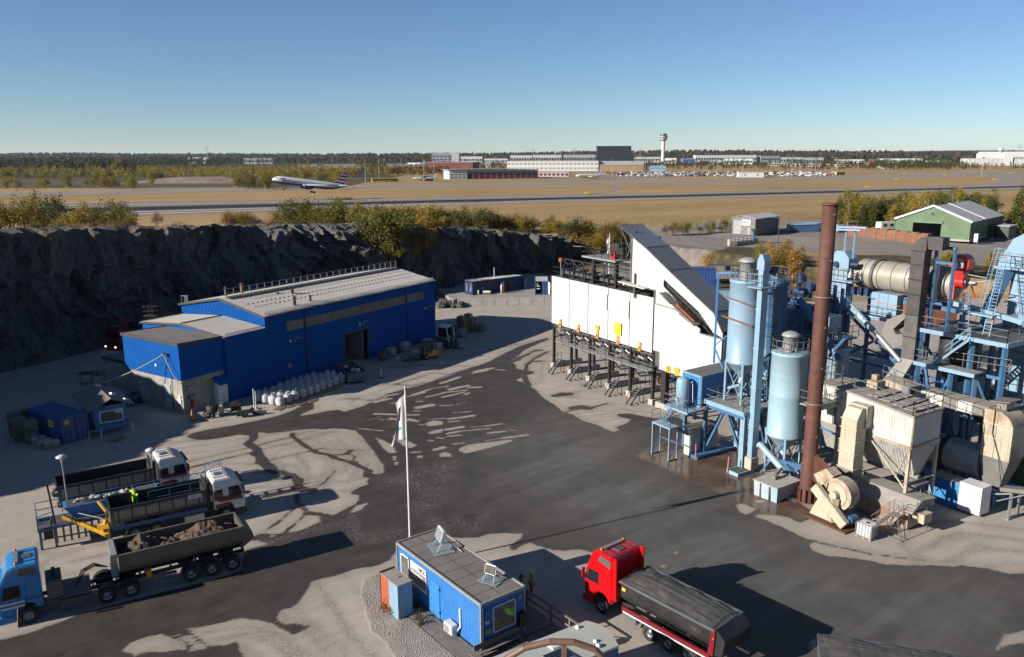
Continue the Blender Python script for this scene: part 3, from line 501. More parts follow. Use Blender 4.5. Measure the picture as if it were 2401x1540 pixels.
mb=MB().corr((0,HW/2),(0,0),0,RZ-.05,.26,.045,0,EZ);mb.corr((0,HW),(0,HW/2),0,EZ,.26,.045,0,RZ-.05)
mb.corr((HL,0),(HL,HW/2),0,EZ,.26,.045,0,RZ-.05);mb.corr((HL,HW/2),(HL,HW),0,RZ-.05,.26,.045,0,EZ);mb.corr((HL,HW),(0,HW),0,EZ,.26,.045)
mb.build('gable_wall',M_['hall_blue'],hall,recalc=False)
m,nt,b=newmat('translucent_band');pos=nn(nt,'ShaderNodeNewGeometry').outputs['Position']
c=ramp(nt,noise_node(nt,pos,.9,4).outputs[0],[(.3,(.13,.12,.095)),(.7,(.26,.24,.19))]).outputs[0]
nt.links.new(c,b.inputs['Base Color']);b.inputs['Roughness'].default_value=.45;M_['band']=m
npan=14;pw=(B1-B0)/npan
for i in range(npan):
 mb=MB().corr((B0+i*pw,.02),(B0+(i+1)*pw-.01,.02),BZ0,BZ1,.26,.045);mb.build('translucent_panel',M_['band'],hall,recalc=False)
mb=MB().bx(B0,B1,-.065,-.05,BZ0-.03,BZ0+.05)
for x in(B0,11.0,19.5,B1):mb.bx(x-.04,x+.04,-.065,-.05,BZ0,BZ1)
mb.B('band_trim','cream',hall)
def roof_sheet(name,x0,x1,ya,za,yb,zb,parent,m,pitch=.34,h=.05):
 L_=math.hypot(yb-ya,zb-za);mb=MB();n=int((x1-x0)/pitch);p=(x1-x0)/n;ks=[]
 for i in range(n):ks+=[(i*p,0),(i*p+.62*p,0),(i*p+.70*p,h),(i*p+.92*p,h)]
 ks.append((x1-x0,0));vs=[]
 for t,o in ks:vs+=[(x0+t,ya,za+o),(x0+t,yb,zb+o)]
 mb.add(vs,[(2*i,2*i+2,2*i+3,2*i+1)for i in range(len(ks)-1)]);return mb.build(name,m,parent,recalc=False)
OV=.25
r1=roof_sheet('roof_slope',-OV,HL+.1,-OV,EZ+.02,HW/2,RZ+.06,hall,M_['roof_grey'])
r2=roof_sheet('roof_slope',-OV,HL+.1,HW/2,RZ+.06,HW+OV,EZ+.02,hall,M_['roof_grey'])
mb=MB()
for x in(-OV-.02,HL+.1):mb=MB().bar((x,-OV,EZ-.05),(x,HW/2,RZ-.02),.06,.26);mb.bar((x,HW/2,RZ-.02),(x,HW+OV,EZ-.05),.06,.26);mb.B('verge_trim','roof_dark',hall)
mb=MB().tube((-OV,-OV-.06,EZ-.06),(HL+.1,-OV-.06,EZ-.06),.08,n=8);mb.B('gutter','roof_dark',hall)
for x in(6.0,25.2):
 mb=MB().tube((x,-.12,0),(x,-.12,EZ),.075,n=8);mb.B('downpipe','black',hall)
for i in range(14):
 x0=i*HL/14+.1;x1=(i+1)*HL/14-.1;mb=MB()
 for k in(0,1,2):mb.bar((x0,.15+k*.02,EZ+.18+k*.13),(x1,.15+k*.02,EZ+.18+k*.13),.035)
 for k in range(7):q=x0+(x1-x0)*k/6;mb.bar((q,.1,EZ+.07),(q,.22,EZ+.5),.04);mb.bar((q,.22,EZ+.5),(q,.5,EZ+.14),.03)
 mb.B('snow_guard','grey_s',hall)
mb=MB()
for i in range(27):x=.5+i*1.2;mb.bar((x,HW/2-.4,RZ-.0),(x,HW/2-.4,RZ+1.1),.045)
for z in(.55,1.08):mb.bar((.5,HW/2-.4,RZ+z),(.5+26*1.2,HW/2-.4,RZ+z),.035)
mb.B('ridge_railing','grey_s',hall)
mb=MB().bx(.3,HL-.3,HW/2-.58,HW/2-.5,RZ+.1,RZ+.22);mb.B('ridge_beam','white_p',hall)
mb=MB()
for i in range(60):x=.6+i*.52;mb.bx(x,x+.28,HW/2-.98,HW/2-.62,RZ-.03,RZ+.13)
mb.B('ridge_brackets','dgrey',hall)
mb=MB()
for i in range(44):
 x=1+i*.7;mb.bx(x,x+.3,4.2,4.32,EZ+.8,EZ+.9);mb.bx(x+.3,x+.55,3.0,3.12,EZ+.6,EZ+.69)
mb.build('roof_hooks',M_['dgrey'],hall,kind='stuff')
mb=MB().path([(-.1,HW-.3,EZ),(-.1,HW-.3,EZ+1.1),(-.1,HW-1.4,EZ+1.1),(-.1,HW-1.4,EZ)],.03)
for k in range(4):mb.bar((-.1+.15*k,HW-.9,EZ),(-.1+.15*k,HW-.9,EZ+1.2),.04)
mb.B('roof_ladder_hoop','grey_s',hall)
def vent(x,y,z0,h,r,m,hat=True):
 mb=MB().tube((x,y,z0-.4),(x,y,z0+h),r,n=12);v_=mb.build('vent_pipe',m,hall)
 if hat:q=MB();q.lathe((x,y,z0+h),[(r*1.5,0),(r*.3,.18),(0,.22)],12);q.B('rain_cap','dgrey',v_)
zr=lambda y:EZ+(RZ-EZ)*min(y,HW-y)/(HW/2)
for(px,py,y,h,r,m,hat)in((652,690,5.2,.55,.16,'soot',False),(690,707,3.6,1.0,.2,'soot',True),(685,684,6.0,.7,.2,'soot',False),(727,697,4.0,.6,.16,'soot',False),(529,690,9.5,1.3,.17,'rust',True),(567,680,9.5,1.25,.22,'rust_or',True)):
 q=g(px,py,zr(y)+.1);lx=(q[0]-HO[0])*math.cos(HA)+(q[1]-HO[1])*math.sin(HA);ly=-(q[0]-HO[0])*math.sin(HA)+(q[1]-HO[1])*math.cos(HA)
 vent(lx,y if abs(ly-y)>3 else ly,zr(y),h*.7,r,M_[m],hat)
mb=MB().bx(D0-.1,D0,-.08,.3,0,DZ);mb.bx(D1,D1+.1,-.08,.3,0,DZ);mb.bx(D0-.1,D1+.1,-.08,.3,DZ,DZ+.1);mb.B('door_frame','dgrey',hall)
mb=MB()
for k in range(4):mb.bx(D1-.62,D1-.56,.35+k*1.05,1.35+k*1.05,.05,DZ-.05)
mb.B('folding_door','grey_hood',hall)
mb=MB().bx(10,21,9.0,9.1,0,6);mb.bx(10,10.1,.5,9,0,6);mb.bx(10,21,.5,9,5.9,6);mb.bx(20.9,21,.5,9,0,6);mb.B('inner_shade_box','shade_black',hall)  # closed-in box coloured near black for the doorway's shade
mb=MB().bx(14.4,15.1,8.5,8.7,2.0,2.3);mb.bx(15.8,16.3,8.5,8.7,2.8,2.95);mb.B('inner_yellow_shelf','yellow',hall)
for x,z in((3.8,5.25),(15.8,5.15),(29.7,5.05)):
 mb=MB().bx(x+.3,x+1.0,-.55,-.1,z+.25,z+.34);mb.bx(x+.33,x+.4,-.2,-.05,z-.25,z+.3);w_=mb.B('wall_lamp','grey_s',hall)
 mb=MB().bx(x-.4,x-.2,-.2,-.04,z-.15,z+.15);mb.B('lamp_box','sign_wht',hall)
mb=MB().tube((3.2,-.1,2.3),(3.2,-.03,2.3),.3,n=16);mb.B('wall_vent_disc','cream',hall)
ax0,aD,aE,aR=-5.6,15.3,7.5,8.1
mb=MB().corr((ax0,.02),(0,.02),0,aE,.26,.045);mb.build('annex_front_wall',M_['hall_blue'],hall,recalc=False)
mb=MB().corr((ax0,aD),(ax0,aD/2),0,aE,.5,.03,0,aR);mb.corr((ax0,aD/2),(ax0,0),0,aR,.5,.03,0,aE);mb.corr((0,aD),(ax0,aD),0,aE,.3,.04);mb.build('annex_gable_wall',M_['hall_blue'],hall,recalc=False)
roof_sheet('annex_roof_slope',ax0-.2,-.02,-.25,aE+.05,aD/2,aR+.08,hall,M_['roof_grey'],.3,.04)
roof_sheet('annex_roof_slope',ax0-.2,-.02,aD/2,aR+.08,aD+.25,aE+.05,hall,M_['roof_grey'],.3,.04)
mb=MB().bar((ax0-.22,-.25,aE-.02),(ax0-.22,aD/2,aR-.0),.05,.25);mb.bar((ax0-.22,aD/2,aR),(ax0-.22,aD+.25,aE-.02),.05,.25);mb.B('annex_verge','roof_dark',hall)
mb=MB().bar((ax0-.1,aD/2,aR+.15),(-.1,aD/2,aR+.15),.14,.08);mb.B('annex_ridge_cap','dgrey',hall)
mb=MB()
for k in range(20):q=ax0+.1+k*.28;mb.bar((q,-.2,aE+.08),(q,-.1,aE+.35),.03);mb.bar((q,-.1,aE+.35),(q,.25,aE+.15),.03)
for z in(.2,.34):mb.bar((ax0,-.12,aE+z),(-.1,-.12,aE+z),.03)
for k in range(20):q=ax0+.1+k*.28;mb.bar((q,aD+.2,aE+.08),(q,aD+.1,aE+.35),.03)
mb.bar((ax0,aD+.12,aE+.34),(-.1,aD+.12,aE+.34),.05)
mb.B('annex_snow_guard','black',hall)
bx0,bx1,by0,by1,bz,bc=-11.1,ax0,.55,10.6,7.55,3.7
mb=MB().corr((bx0,by0),(bx1,by0),bc,bz,.28,.04);mb.corr((bx0,by1),(bx0,by0),bc,bz,.28,.03);mb.corr((bx1,by1),(bx0,by1),bc,bz,.28,.03);mb.build('block_blue_wall',M_['hall_blue'],hall,recalc=False)
mb=MB().bx(bx0+.06,bx1,by0+.06,by1-.06,-.02,bc);mb.B('block_concrete_storey','concrete',hall)
mb=MB()
for y in(3.0,5.5,8.0):mb.bx(bx0+.05,bx0+.07,y-.015,y+.015,0,bc)
for x in(-8.6,):mb.bx(x-.015,x+.015,by0+.05,by0+.07,0,bc)
mb.B('concrete_joints','dgrey',hall)
mb=MB().add([(bx0-.1,by0-.1,bz+.22),(bx1+.1,by0-.1,bz-.02),(bx1+.1,by1+.1,bz-.02),(bx0-.1,by1+.1,bz+.22)],[(0,1,2,3)]);mb.B('block_roof','felt',hall)
mb=MB();e=bz-.12;mb.bar((bx0-.12,by0-.14,e+.24),(bx1+.1,by0-.14,e),.06,.34);mb.bar((bx0-.14,by0-.14,e+.24),(bx0-.14,by1+.12,e+.24),.06,.34);mb.bar((bx0-.12,by1+.14,e+.24),(bx1+.1,by1+.14,e),.06,.34)
mb.B('block_fascia','roof_dark',hall)
def wall_door(x,y0,y1,h,m='grey_hood',name='steel_door'):
 mb=MB().bx(x-.05,x+.02,y0,y1,.25,h);d_=mb.build(name,M_[m],hall,bevel=0)
 q=MB();q.bx(x-.12,x-.05,y1-.2,y1-.12,1.2,1.26);q.B('door_handle','black',d_);return d_
mgd=mat('door_light_grey',(.42,.43,.44),.5);M_['doorg']=mgd
wall_door(bx0+.04,2.6,3.75,2.95,'doorg');wall_door(bx0+.04,6.6,8.3,2.7,'doorg')
for y,z in((2.95,1.25),(3.2,1.25),(1.0,1.9),(1.25,1.9),(7.0,1.6),(7.25,1.6)):
 mb=MB().bx(bx0-.04,bx0-.015,y-.1,y+.1,z-.12,z+.12);q=mb.B('warning_plate','sign_wht',hall)
 mb=MB().add([(bx0-.045,y-.07,z-.02),(bx0-.045,y+.07,z-.02),(bx0-.045,y,z+.09)],[(0,1,2)]);mb.B('warning_triangle','sign_or',q)
mb=MB().bx(bx0-.04,bx0-.0,.9,1.55,1.05,1.6);mb.B('notice_plate','sign_wht',hall)
mb=MB().tube((bx0-.12,4.7,4.9),(bx0-.02,4.7,4.9),.16,n=12);mb.B('white_alarm_disc','sign_wht',hall)
mb=MB().bx(bx0-.35,bx0-.02,2.3,2.75,6.35,6.5);mb.bx(bx0-.5,bx0-.3,2.55,2.8,6.3,6.6);mb.B('hose_bracket','dgrey',hall)
mb=MB().bx(bx0-.03,bx0+.0,2.25,2.31,0,6.4);mb.B('cable_duct','cont_navy',hall)
mb=MB().bx(-10.4,-10.0,by0-.06,by0+.05,2.45,2.85);mb.B('fire_sign','red_d',hall)
mb=MB().bx(-10.35,-10.22,by0-.07,by0-.06,2.5,2.8);mb.bx(-10.14,-10.05,by0-.07,by0-.06,2.52,2.78);mb.B('fire_sign_mark','sign_wht',hall)
mb=MB().bx(-10.45,-9.75,by0-.2,by0+.05,1.55,1.95);mb.B('first_aid_box','hedge',hall)
mb=MB().bx(-10.3,-9.85,by0-.21,by0-.2,1.7,1.76);mb.B('first_aid_line','sign_wht',hall)
mb=MB().bx(-10.2,-9.8,by0-.32,by0+.05,.45,1.3);mb.build('fire_extinguisher_box',M_['red_d'],hall,bevel=.04)
mb=MB().bx(-7.15,-5.9,-.15,by0+.05,.15,2.5);cbt=mb.B('electrical_cabinet','sign_wht',hall)
mb=MB().bx(-6.53,-6.51,-.16,-.14,.25,2.4);mb.bx(-6.9,-6.7,-.16,-.14,1.9,1.94);mb.bx(-6.9,-6.7,-.16,-.14,1.7,1.73);mb.B('cabinet_door_line','black',cbt)
mb=MB().add([(-7.3,-.65,2.55),(-5.75,-.65,2.55),(-5.75,by0,3.2),(-7.3,by0,3.2),(-7.3,-.65,2.4),(-5.75,-.65,2.4),(-5.75,by0,3.05),(-7.3,by0,3.05)],[(0,1,2,3),(4,5,6,7),(0,1,5,4),(1,2,6,5),(3,0,4,7)]);mb.B('cabinet_canopy','hall_blue',hall)
mb=MB().bx(bx0+1.7,ax0+3,by1,by1+7.2,0,3.45);mb.B('low_annex_wall','concrete',hall)
mb=MB().bx(bx0+1.5,ax0+3,by1,by1+7.4,3.45,3.75);mb.B('low_annex_fascia','roof_dark',hall)
mb=MB().bx(bx0+1.6,ax0+3,by1,by1+7.3,3.752,3.77);mb.B('low_annex_roof','felt',hall)
def hw(x,y,z=0):
 return Vector((HO[0]+x*math.cos(HA)-y*math.sin(HA),HO[1]+x*math.sin(HA)+y*math.cos(HA),z))
A_=hw(bx0-.45,2.6,6.45);pts=[]
E_=Vector(g(205,907,3.2))
for i in range(15):
 t=i/14;p=A_.lerp(E_,t);p.z-=1.1*4*t*(1-t)*.35;pts.append(p)
mb=MB().path(pts,.05)
pts=[hw(bx0-.45,2.55,6.4),hw(bx0-.5,1.2,4.4),hw(bx0-.25,by0-.15,3.5),hw(-10.2,by0-.2,3.05),hw(-9.2,by0-.2,2.75),hw(-8.2,by0-.2,2.75),hw(-7.3,by0-.4,2.95)]
mb.path(pts,.045);o=mb.build('yellow_hose',M_['hose']);tag(o,'long yellow hose slung from a bracket on the blue block towards the small grey-roofed cabin','hose')
o=None
def make_pallet(label,grp):
 t=thing('wooden_pallet',label,'pallet',(0,0,0),0,grp)
 mb=MB().bx(-.6,.6,-.04,.04,.1,.122);s_=mb.B('deck_board','pallet',t)
 s_.matrix_local=MTR((0,-.36,0))
 for y in(-.18,0,.18,.36):piece(s_,MTR((0,y,0)),t)
 mb=MB()
 for y in(-.36,0,.36):
  mb.bx(-.6,.6,y-.04,y+.04,0,.02)
  for x in(-.53,0,.53):mb.bx(x-.07,x+.07,y-.05,y+.05,.02,.1)
 mb.B('pallet_base','pallet',t);return t
def bag_mesh(seed):
 rnd=random.Random(seed);n=20;rows=[(.30,.0),(.43,.04),(.47,.25),(.48,.5),(.47,.72),(.42,.86),(.30,.95),(.16,1.0),(.12,1.08),(.2,1.2)]
 vs=[];fs=[]
 for j,(r,z)in enumerate(rows):
  for i in range(n):
   a=2*math.pi*i/n;sq=1/max(abs(math.cos(a)),abs(math.sin(a)));k=r*(1+(sq-1)*.35*(1 if j<6 else.2))
   k*=1+rnd.uniform(-1,1)*(.015 if j<4 else.06 if j<7 else.3);zz=z+rnd.uniform(-1,1)*(.01 if j<4 else.03 if j<7 else.07)
   vs.append((k*math.cos(a),k*math.sin(a),zz))
 for j in range(len(rows)-1):
  for i in range(n):fs.append((j*n+i,j*n+(i+1)%n,(j+1)*n+(i+1)%n,(j+1)*n+i))
 fs.append(tuple(range(n))[::-1]);mb=MB().add(vs,fs,False)
 for a in(.8,2.4,3.9,5.5):
  p=Vector((.42*math.cos(a),.42*math.sin(a),.88));q=p+Vector((rnd.uniform(-.1,.1),rnd.uniform(-.1,.1),.28));r_=p+Vector((-.18*math.sin(a),.18*math.cos(a),-.02))
  mb.add([p,q,r_,p+Vector((.05,.05,0)),q+Vector((.06,.0,-.02)),r_+Vector((.05,.05,0))],[(0,1,4,3),(1,2,5,4),(0,1,2)])
 return mb
def text_obj(txt,size,m,parent,loc,rot,name='lettering',ext=.004,bold=0.0,align='CENTER'):
 cu=bpy.data.curves.new('t','FONT');cu.body=txt;cu.size=size;cu.extrude=ext;cu.align_x=align;cu.align_y='CENTER';cu.offset=bold;cu.resolution_u=2
 to=bpy.data.objects.new('t',cu);COL.objects.link(to);dg=bpy.context.evaluated_depsgraph_get();me=bpy.data.meshes.new_from_object(to.evaluated_get(dg));bpy.data.objects.remove(to)
 me.materials.clear();me.materials.append(m);o=bpy.data.objects.new(name,me);COL.objects.link(o)
 o.parent=parent;o.rotation_euler=rot;o.location=loc;return o
bags=[]
GB='white big bags in rows by the blue hall'
mprint=mat('bag_print_grey',(.12,.13,.16),.8)
tmpl=[]
for sd in range(5):
 t=thing('big_bag','white big bag','big bag',(0,0,0),0,GB)
 bag_mesh(sd).B('bag_body','bag',t);text_obj('MERIER',.17,mprint,t,(.02,-.475,.47),(RDN(90),0,0),'bag_print');tmpl.append(t)
bu=Vector((g(815,890)[0]-g(655,950)[0],g(815,890)[1]-g(655,950)[1],0));bu_n=bu.normalized();bv_n=Vector((-bu_n.y,bu_n.x,0));ba=math.atan2(bu_n.y,bu_n.x)
front0=Vector(g(658,951))
slots=[]
for r_ in range(4):
 for k in range(10):
  slots.append((k,r_,front0+bu_n*(k*1.13+(.0 if r_ else 0))+bv_n*(r_*1.08)))
rowname=['front row','second row','third row','wall-side row']
first={};ordw=['first','second','third','fourth','fifth','sixth','seventh','eighth','ninth','tenth']
for k,r_,p in slots:
 if k==0 and r_==3:pass
 if r_==3 and k>8:continue
 sd=(k*3+r_*7)%5;jit_=Vector((RUN(-.05,.05),RUN(-.05,.05),0));lab='white woven big bag, %s from the left in the %s of bags'%(ordw[k],rowname[r_])
 z0=.125
 if sd not in first:first[sd]=1;o=tmpl[sd];o.location=p+jit_+Vector((0,0,z0));o.rotation_euler.z=ba+RUN(-.12,.12)
 else:o=dup(tmpl[sd],p+jit_+Vector((0,0,z0)),ba+RUN(-.12,.12))
 o['label']=lab;o['group']=GB;o.scale=(1,1,RUN(.95,1.06))
 if r_==0 and k==0:o['label']='white big bag at the sunlit near corner of the block of bags';del o['group']
pal=make_pallet('empty wooden pallet lying in front of the row of white big bags','empty pallets in front of the big bags')
pp=[(635,948),(668,958),(700,947),(742,935),(772,921),(805,907),(835,896)]
pp=[cr(x,y,700,1500,2.2)for x,y in((915,300),(1010,275),(1105,258),(1195,232),(1190,185),(1265,160),(1330,143),(1400,127))]
for i,q in enumerate(pp):
 o=pal if i==0 else dup(pal,g(*q),ba)
 o.location=g(*q);o.rotation_euler.z=ba+RUN(-.1,.1)+(.2 if i==0 else 0);o['label']='empty wooden pallet, %s from the left, lying in front of the white big bags'%ordw[i]
for k,r_,p in slots:
 if r_==0 and k in(0,3,5,7,9,6):
  o=dup(pal,p,ba,'wooden pallet under the %s bag of the front row of white big bags'%ordw[k],'pallets under the big bags')
sk=Vector(g(*cr(1600,955,1000,1250,3.4217)));ska=RDN(118)
skp=thing('waste_skip','open rusty blue skip full of timber scraps and white sacks beside the hall door','skip',sk,ska)
mb=MB();LK,WK,HK=5.6,2.3,1.35
mb.bx(0,LK,0,.06,.35,HK);mb.bx(0,LK,WK-.06,WK,.35,HK);mb.bx(0,.06,.06,WK-.06,.35,HK);mb.bx(LK-.06,LK,.06,WK-.06,.35,HK);mb.bx(0,LK,0,WK,.3,.36)
for i in range(7):
 x=.3+i*.85;mb.bx(x,x+.1,-.06,0,.3,HK);mb.bx(x,x+.1,WK,WK+.06,.3,HK)
for y in(0,WK-.1):mb.bx(-.05,LK+.05,y-.03,y+.13,HK,HK+.08)
mb.build('skip_body',mat('skip_blue_rusty',(.06,.13,.2),.65,dirt=(.3,.12,.05),dirt_amt=.8,var=.2),skp)
mb=MB().bx(.2,LK-.2,.5,.65,0,.3);mb.bx(.2,LK-.2,WK-.65,WK-.5,0,.3);mb.B('skip_runners','black',skp)
mb=MB();random.seed(3)
for i in range(26):
 x,y=RUN(.5,5.1),RUN(.4,1.9);mb.box((x,y,RUN(.9,1.3)),(RUN(.3,1.3),RUN(.1,.4),.05),RUN(0,3),MRO(RUN(-.5,.5),3,'Y'))
mb.build('timber_scraps',M_['pallet'],skp,kind='stuff')
def lump(mb,c,r,seed,sq=.7,n=10):
 rnd=random.Random(seed);vs=[];rows=6
 for j in range(rows+1):
  ph=math.pi*j/rows
  for i in range(n):
   a=2*math.pi*i/n;k=r*(1+rnd.uniform(-.22,.22));vs.append((c[0]+k*math.sin(ph)*math.cos(a),c[1]+k*math.sin(ph)*math.sin(a),c[2]+k*sq*math.cos(ph)))
 fs=[(j*n+i,(j+1)*n+i,(j+1)*n+(i+1)%n,j*n+(i+1)%n)for j in range(rows)for i in range(n)]
 mb.add(vs,fs,False)
mb=MB();lump(mb,(1.2,.7,1.3),.35,1);lump(mb,(1.6,1.2,1.35),.3,2);lump(mb,(3.6,1.5,1.25),.3,4);mb.build('white_sacks',M_['bag'],skp,kind='stuff')
mb=MB();lump(mb,(2.6,1.3,1.2),.7,3,.35);mb.B('black_sheeting','tar',skp)
def at2(x,y):return g(*cr(x,y,700,1500,2.2))
def make_cone(label,loc):
 t=thing('traffic_cone',label,'traffic cone',loc)
 mb=MB().bx(-.22,.22,-.22,.22,0,.04);mb.B('base','black',t)
 mb=MB().lathe((0,0,.04),[(.17,0),(.115,.35)],14);mb.B('cone_body','orange',t)
 mb=MB().lathe((0,0,.04),[(.118,.35),(.085,.58)],14);mb.B('reflective_band','yellow',t)
 mb=MB().lathe((0,0,.04),[(.085,.58),(.03,.9),(.0,.91)],14);mb.B('cone_tip','orange',t)
 t.scale=(1.25,1.25,1.25);return t
make_cone('tall orange traffic cone with a yellow band in front of the concrete corner',at2(155,402))
c0=at2(330,365)
bt=thing('bitumen_boiler_trailer','black round bitumen boiler on a two-wheeled trailer beside the concrete wall','boiler',c0,.25)
mb=MB().lathe((0,0,0),[(.5,.45),(.55,.55),(.55,1.15),(.5,1.2),(0,1.22)],20,cap=True);mb.B('boiler_drum','tar',bt)
mb=MB().tube((-.25,.15,1.2),(-.25,.15,1.8),.09,n=10);mb.bx(.0,.4,-.15,.15,1.22,1.4);mb.B('boiler_flue','black',bt)
mb=MB().bx(-.9,1.2,-.55,-.45,.35,.45);mb.bx(-.9,1.2,.45,.55,.35,.45);mb.bar((1.2,-.5,.4),(2.1,0,.4),.08);mb.bar((1.2,.5,.4),(2.1,0,.4),.08);mb.bx(-.9,-.8,-.5,.5,.35,.45);mb.B('trailer_frame','black',bt)
for y in(-.68,.68):
 mb=MB().lathe((-.35,y,.32),[(.12,-.1),(.32,-.1),(.34,0),(.32,.1),(.12,.1)],16,'y');mb.B('wheel','tyre',bt)
mb=MB().bx(.75,1.2,-.4,.3,.45,1.5);mb.B('burner_box','dgrey',bt)
mb=MB().bx(.85,1.1,-.42,-.405,1.15,1.35);mb.B('burner_label','sign_wht',bt)
for i,(x,y,w_,h_,lab)in enumerate(((540,325,1.0,.55,'black steel box with an upright wire frame, nearest the wall'),(595,370,1.15,.5,'black steel box on short legs, nearest the wet patch'))):
 t=thing('steel_box',lab,'box',at2(x,y),.3)
 mb=MB().bx(-w_/2,w_/2,-.35,.35,.2,.2+h_);mb.build('box_body',M_['tar'],t,bevel=.03)
 mb=MB()
 for a in(-1,1):
  for b_ in(-1,1):mb.bar((a*w_/2,b_*.37,0),(a*w_/2,b_*.37,.9 if i==0 else.5),.03)
 if i==0:
  for b_ in(-1,1):mb.bar((-w_/2,b_*.37,.9),(0,b_*.37,1.25),.03);mb.bar((0,b_*.37,1.25),(w_/2,b_*.37,.9),.03)
 mb.B('wire_frame','rail',t)
for i,(x,y,lab)in enumerate(((697,300,'white plastic marker post in a concrete foot, left of a pair'),(715,320,'white plastic marker post in a concrete foot, right of a pair'))):
 t=thing('marker_post',lab,'post',at2(x,y))
 mb=MB().tube((0,0,.2),(.03,0,2.3),.05,n=8);mb.B('post_tube','sign_wht',t)
 mb=MB().bx(-.35,.35,-.25,.25,0,.22);mb.build('foot',M_['conc_lt'],t,bevel=.04)
t=thing('rubber_block','long dark rubber kerb block lying beside the marker posts','kerb block',at2(745,345),.15)
mb=MB().bx(-.7,.7,-.2,.2,0,.4);mb.build('block_body',M_['dgrey'],t,bevel=.08);mb=MB().bx(-.72,-.5,-.21,.21,.1,.3);mb.B('block_end_band','roof_dark',t)
t=thing('short_white_post','short white post on a black foot at the end of the waste skip','post',g(*cr(1795,895,1000,1250,3.4217)))
mb=MB().tube((0,0,.1),(.02,0,1.15),.06,n=8);mb.B('post_tube','sign_wht',t);mb=MB().bx(-.3,.3,-.2,.2,0,.1);mb.B('foot','black',t)
def at5(x,y):return g(*cr(x,y,1000,800,1.847))
def make_ibc(label,loc,rz,grp=None,dark=False,lean=None):
 t=thing('ibc_tank',label,'tank',loc,rz,grp)
 mb=MB().bx(-.57,.57,-.47,.47,.16,1.1);mb.build('tank_body',M_['ibc_d' if dark else 'ibc'],t,bevel=.07)
 mb=MB()
 for k in range(6):
  x=-.59+k*1.18/5;mb.bar((x,-.5,.14),(x,-.5,1.14),.025);mb.bar((x,.5,.14),(x,.5,1.14),.025)
 for k in range(5):
  y=-.5+k*.25;mb.bar((-.6,y,.14),(-.6,y,1.14),.025);mb.bar((.6,y,.14),(.6,y,1.14),.025)
 for z in(.17,.36,.55,.75,.95,1.13):
  for a,b_ in(((-.6,-.5),(.6,-.5)),((.6,-.5),(.6,.5)),((.6,.5),(-.6,.5)),((-.6,.5),(-.6,-.5))):mb.bar((*a,z),(*b_,z),.025)
 mb.build('wire_cage',M_['rail' if dark else 'grey_s'],t)
 mb=MB()
 for y in(-.42,0,.42):
  mb.bx(-.6,.6,y-.07,y+.07,.0,.03);mb.bx(-.6,.6,y-.07,y+.07,.11,.14)
  for x in(-.5,0,.5):mb.bx(x-.08,x+.08,y-.06,y+.06,.03,.11)
 mb.build('tank_pallet',M_['pallet' if not dark else 'dgrey'],t)
 mb=MB().lathe((0,0,1.1),[(.13,0),(.13,.05),(0,.05)],12);mb.build('lid',M_['rust_or' if not dark else 'dgrey'],t);return t
ib=make_ibc('dark caged liquid tank against the hall wall, nearest the hall door',at5(985,1180),1.0,None,True)
ib2=make_ibc('milky caged liquid tank standing behind the dark caged tank by the hall wall',at5(1045,1150),1.0,None,False)
def make_sackpallet(label,loc,rz,layers=5,m='bag',grp=None,w=1.1):
 t=thing('pallet_of_sacks',label,'pallet load',loc,rz,grp)
 mb=MB()
 for y in(-.36,0,.36):mb.bx(-.6,.6,y-.05,y+.05,0,.13)
 mb.bx(-.6,.6,-.42,.42,.13,.15);mb.B('pallet_base','pallet',t)
 mb=MB();lump(mb,(0,0,0),.36,5,.26,10);s_=mb.build('sack',M_[m],t);k=0
 for l in range(layers):
  for a in(-.3,.3):
   for b_ in(-.22,.22):
    M=MTR((a,b_,.24+l*.17))@MRO(RUN(-.2,.2)+(1.57 if l%2 else 0),4,'Z')
    if k==0:s_.matrix_local=M
    else:piece(s_,M,t)
    k+=1
 return t
make_sackpallet('tall pallet of grey sacks wrapped in film against the hall wall',at5(1148,1118),1.0,7)
make_sackpallet('pallet with a low load of grey sacks between the tall load and the yellow forklift',at5(1215,1150),1.0,3)
make_sackpallet('film-wrapped white pallet load directly behind the yellow forklift',at5(1385,1115),1.0,6)
make_sackpallet('film-wrapped pallet load standing by the wall beside the white forklift',at5(1310,1075),1.0,5)
def wire_cage(label,loc,rz,w=1.2,d=1.0,h=1.1,m='rail',grp=None):
 t=thing('wire_crate',label,'crate',loc,rz,grp);mb=MB()
 for a in(-1,1):
  for b_ in(-1,1):mb.bar((a*w/2,b_*d/2,0),(a*w/2,b_*d/2,h),.05)
 for z in(.12,h/2,h):
  for a,b_ in(((-w/2,-d/2),(w/2,-d/2)),((w/2,-d/2),(w/2,d/2)),((w/2,d/2),(-w/2,d/2)),((-w/2,d/2),(-w/2,-d/2))):mb.bar((*a,z),(*b_,z),.035)
 mb.build('crate_frame',M_[m],t);mb=MB().bx(-w/2,w/2,-d/2,d/2,.1,.13);mb.B('crate_floor','dgrey',t);return t
wire_cage('large empty rusty steel frame crate in front of the tall sack load',at5(1190,1185),1.0,2.0,1.3,1.9)
wire_cage('small steel crate standing by the wall left of the tall sack load',at5(1105,1125),1.0,1.2,.8,.9)
t=thing('white_sack','single small white sack lying on the ground in front of the caged tanks','sack',at5(1085,1182));mb=MB();lump(mb,(0,0,.2),.42,9,.5);mb.B('sack_body','bag',t);mb=MB().bx(-.4,.4,-.3,.3,0,.08);mb.B('board','pallet',t)
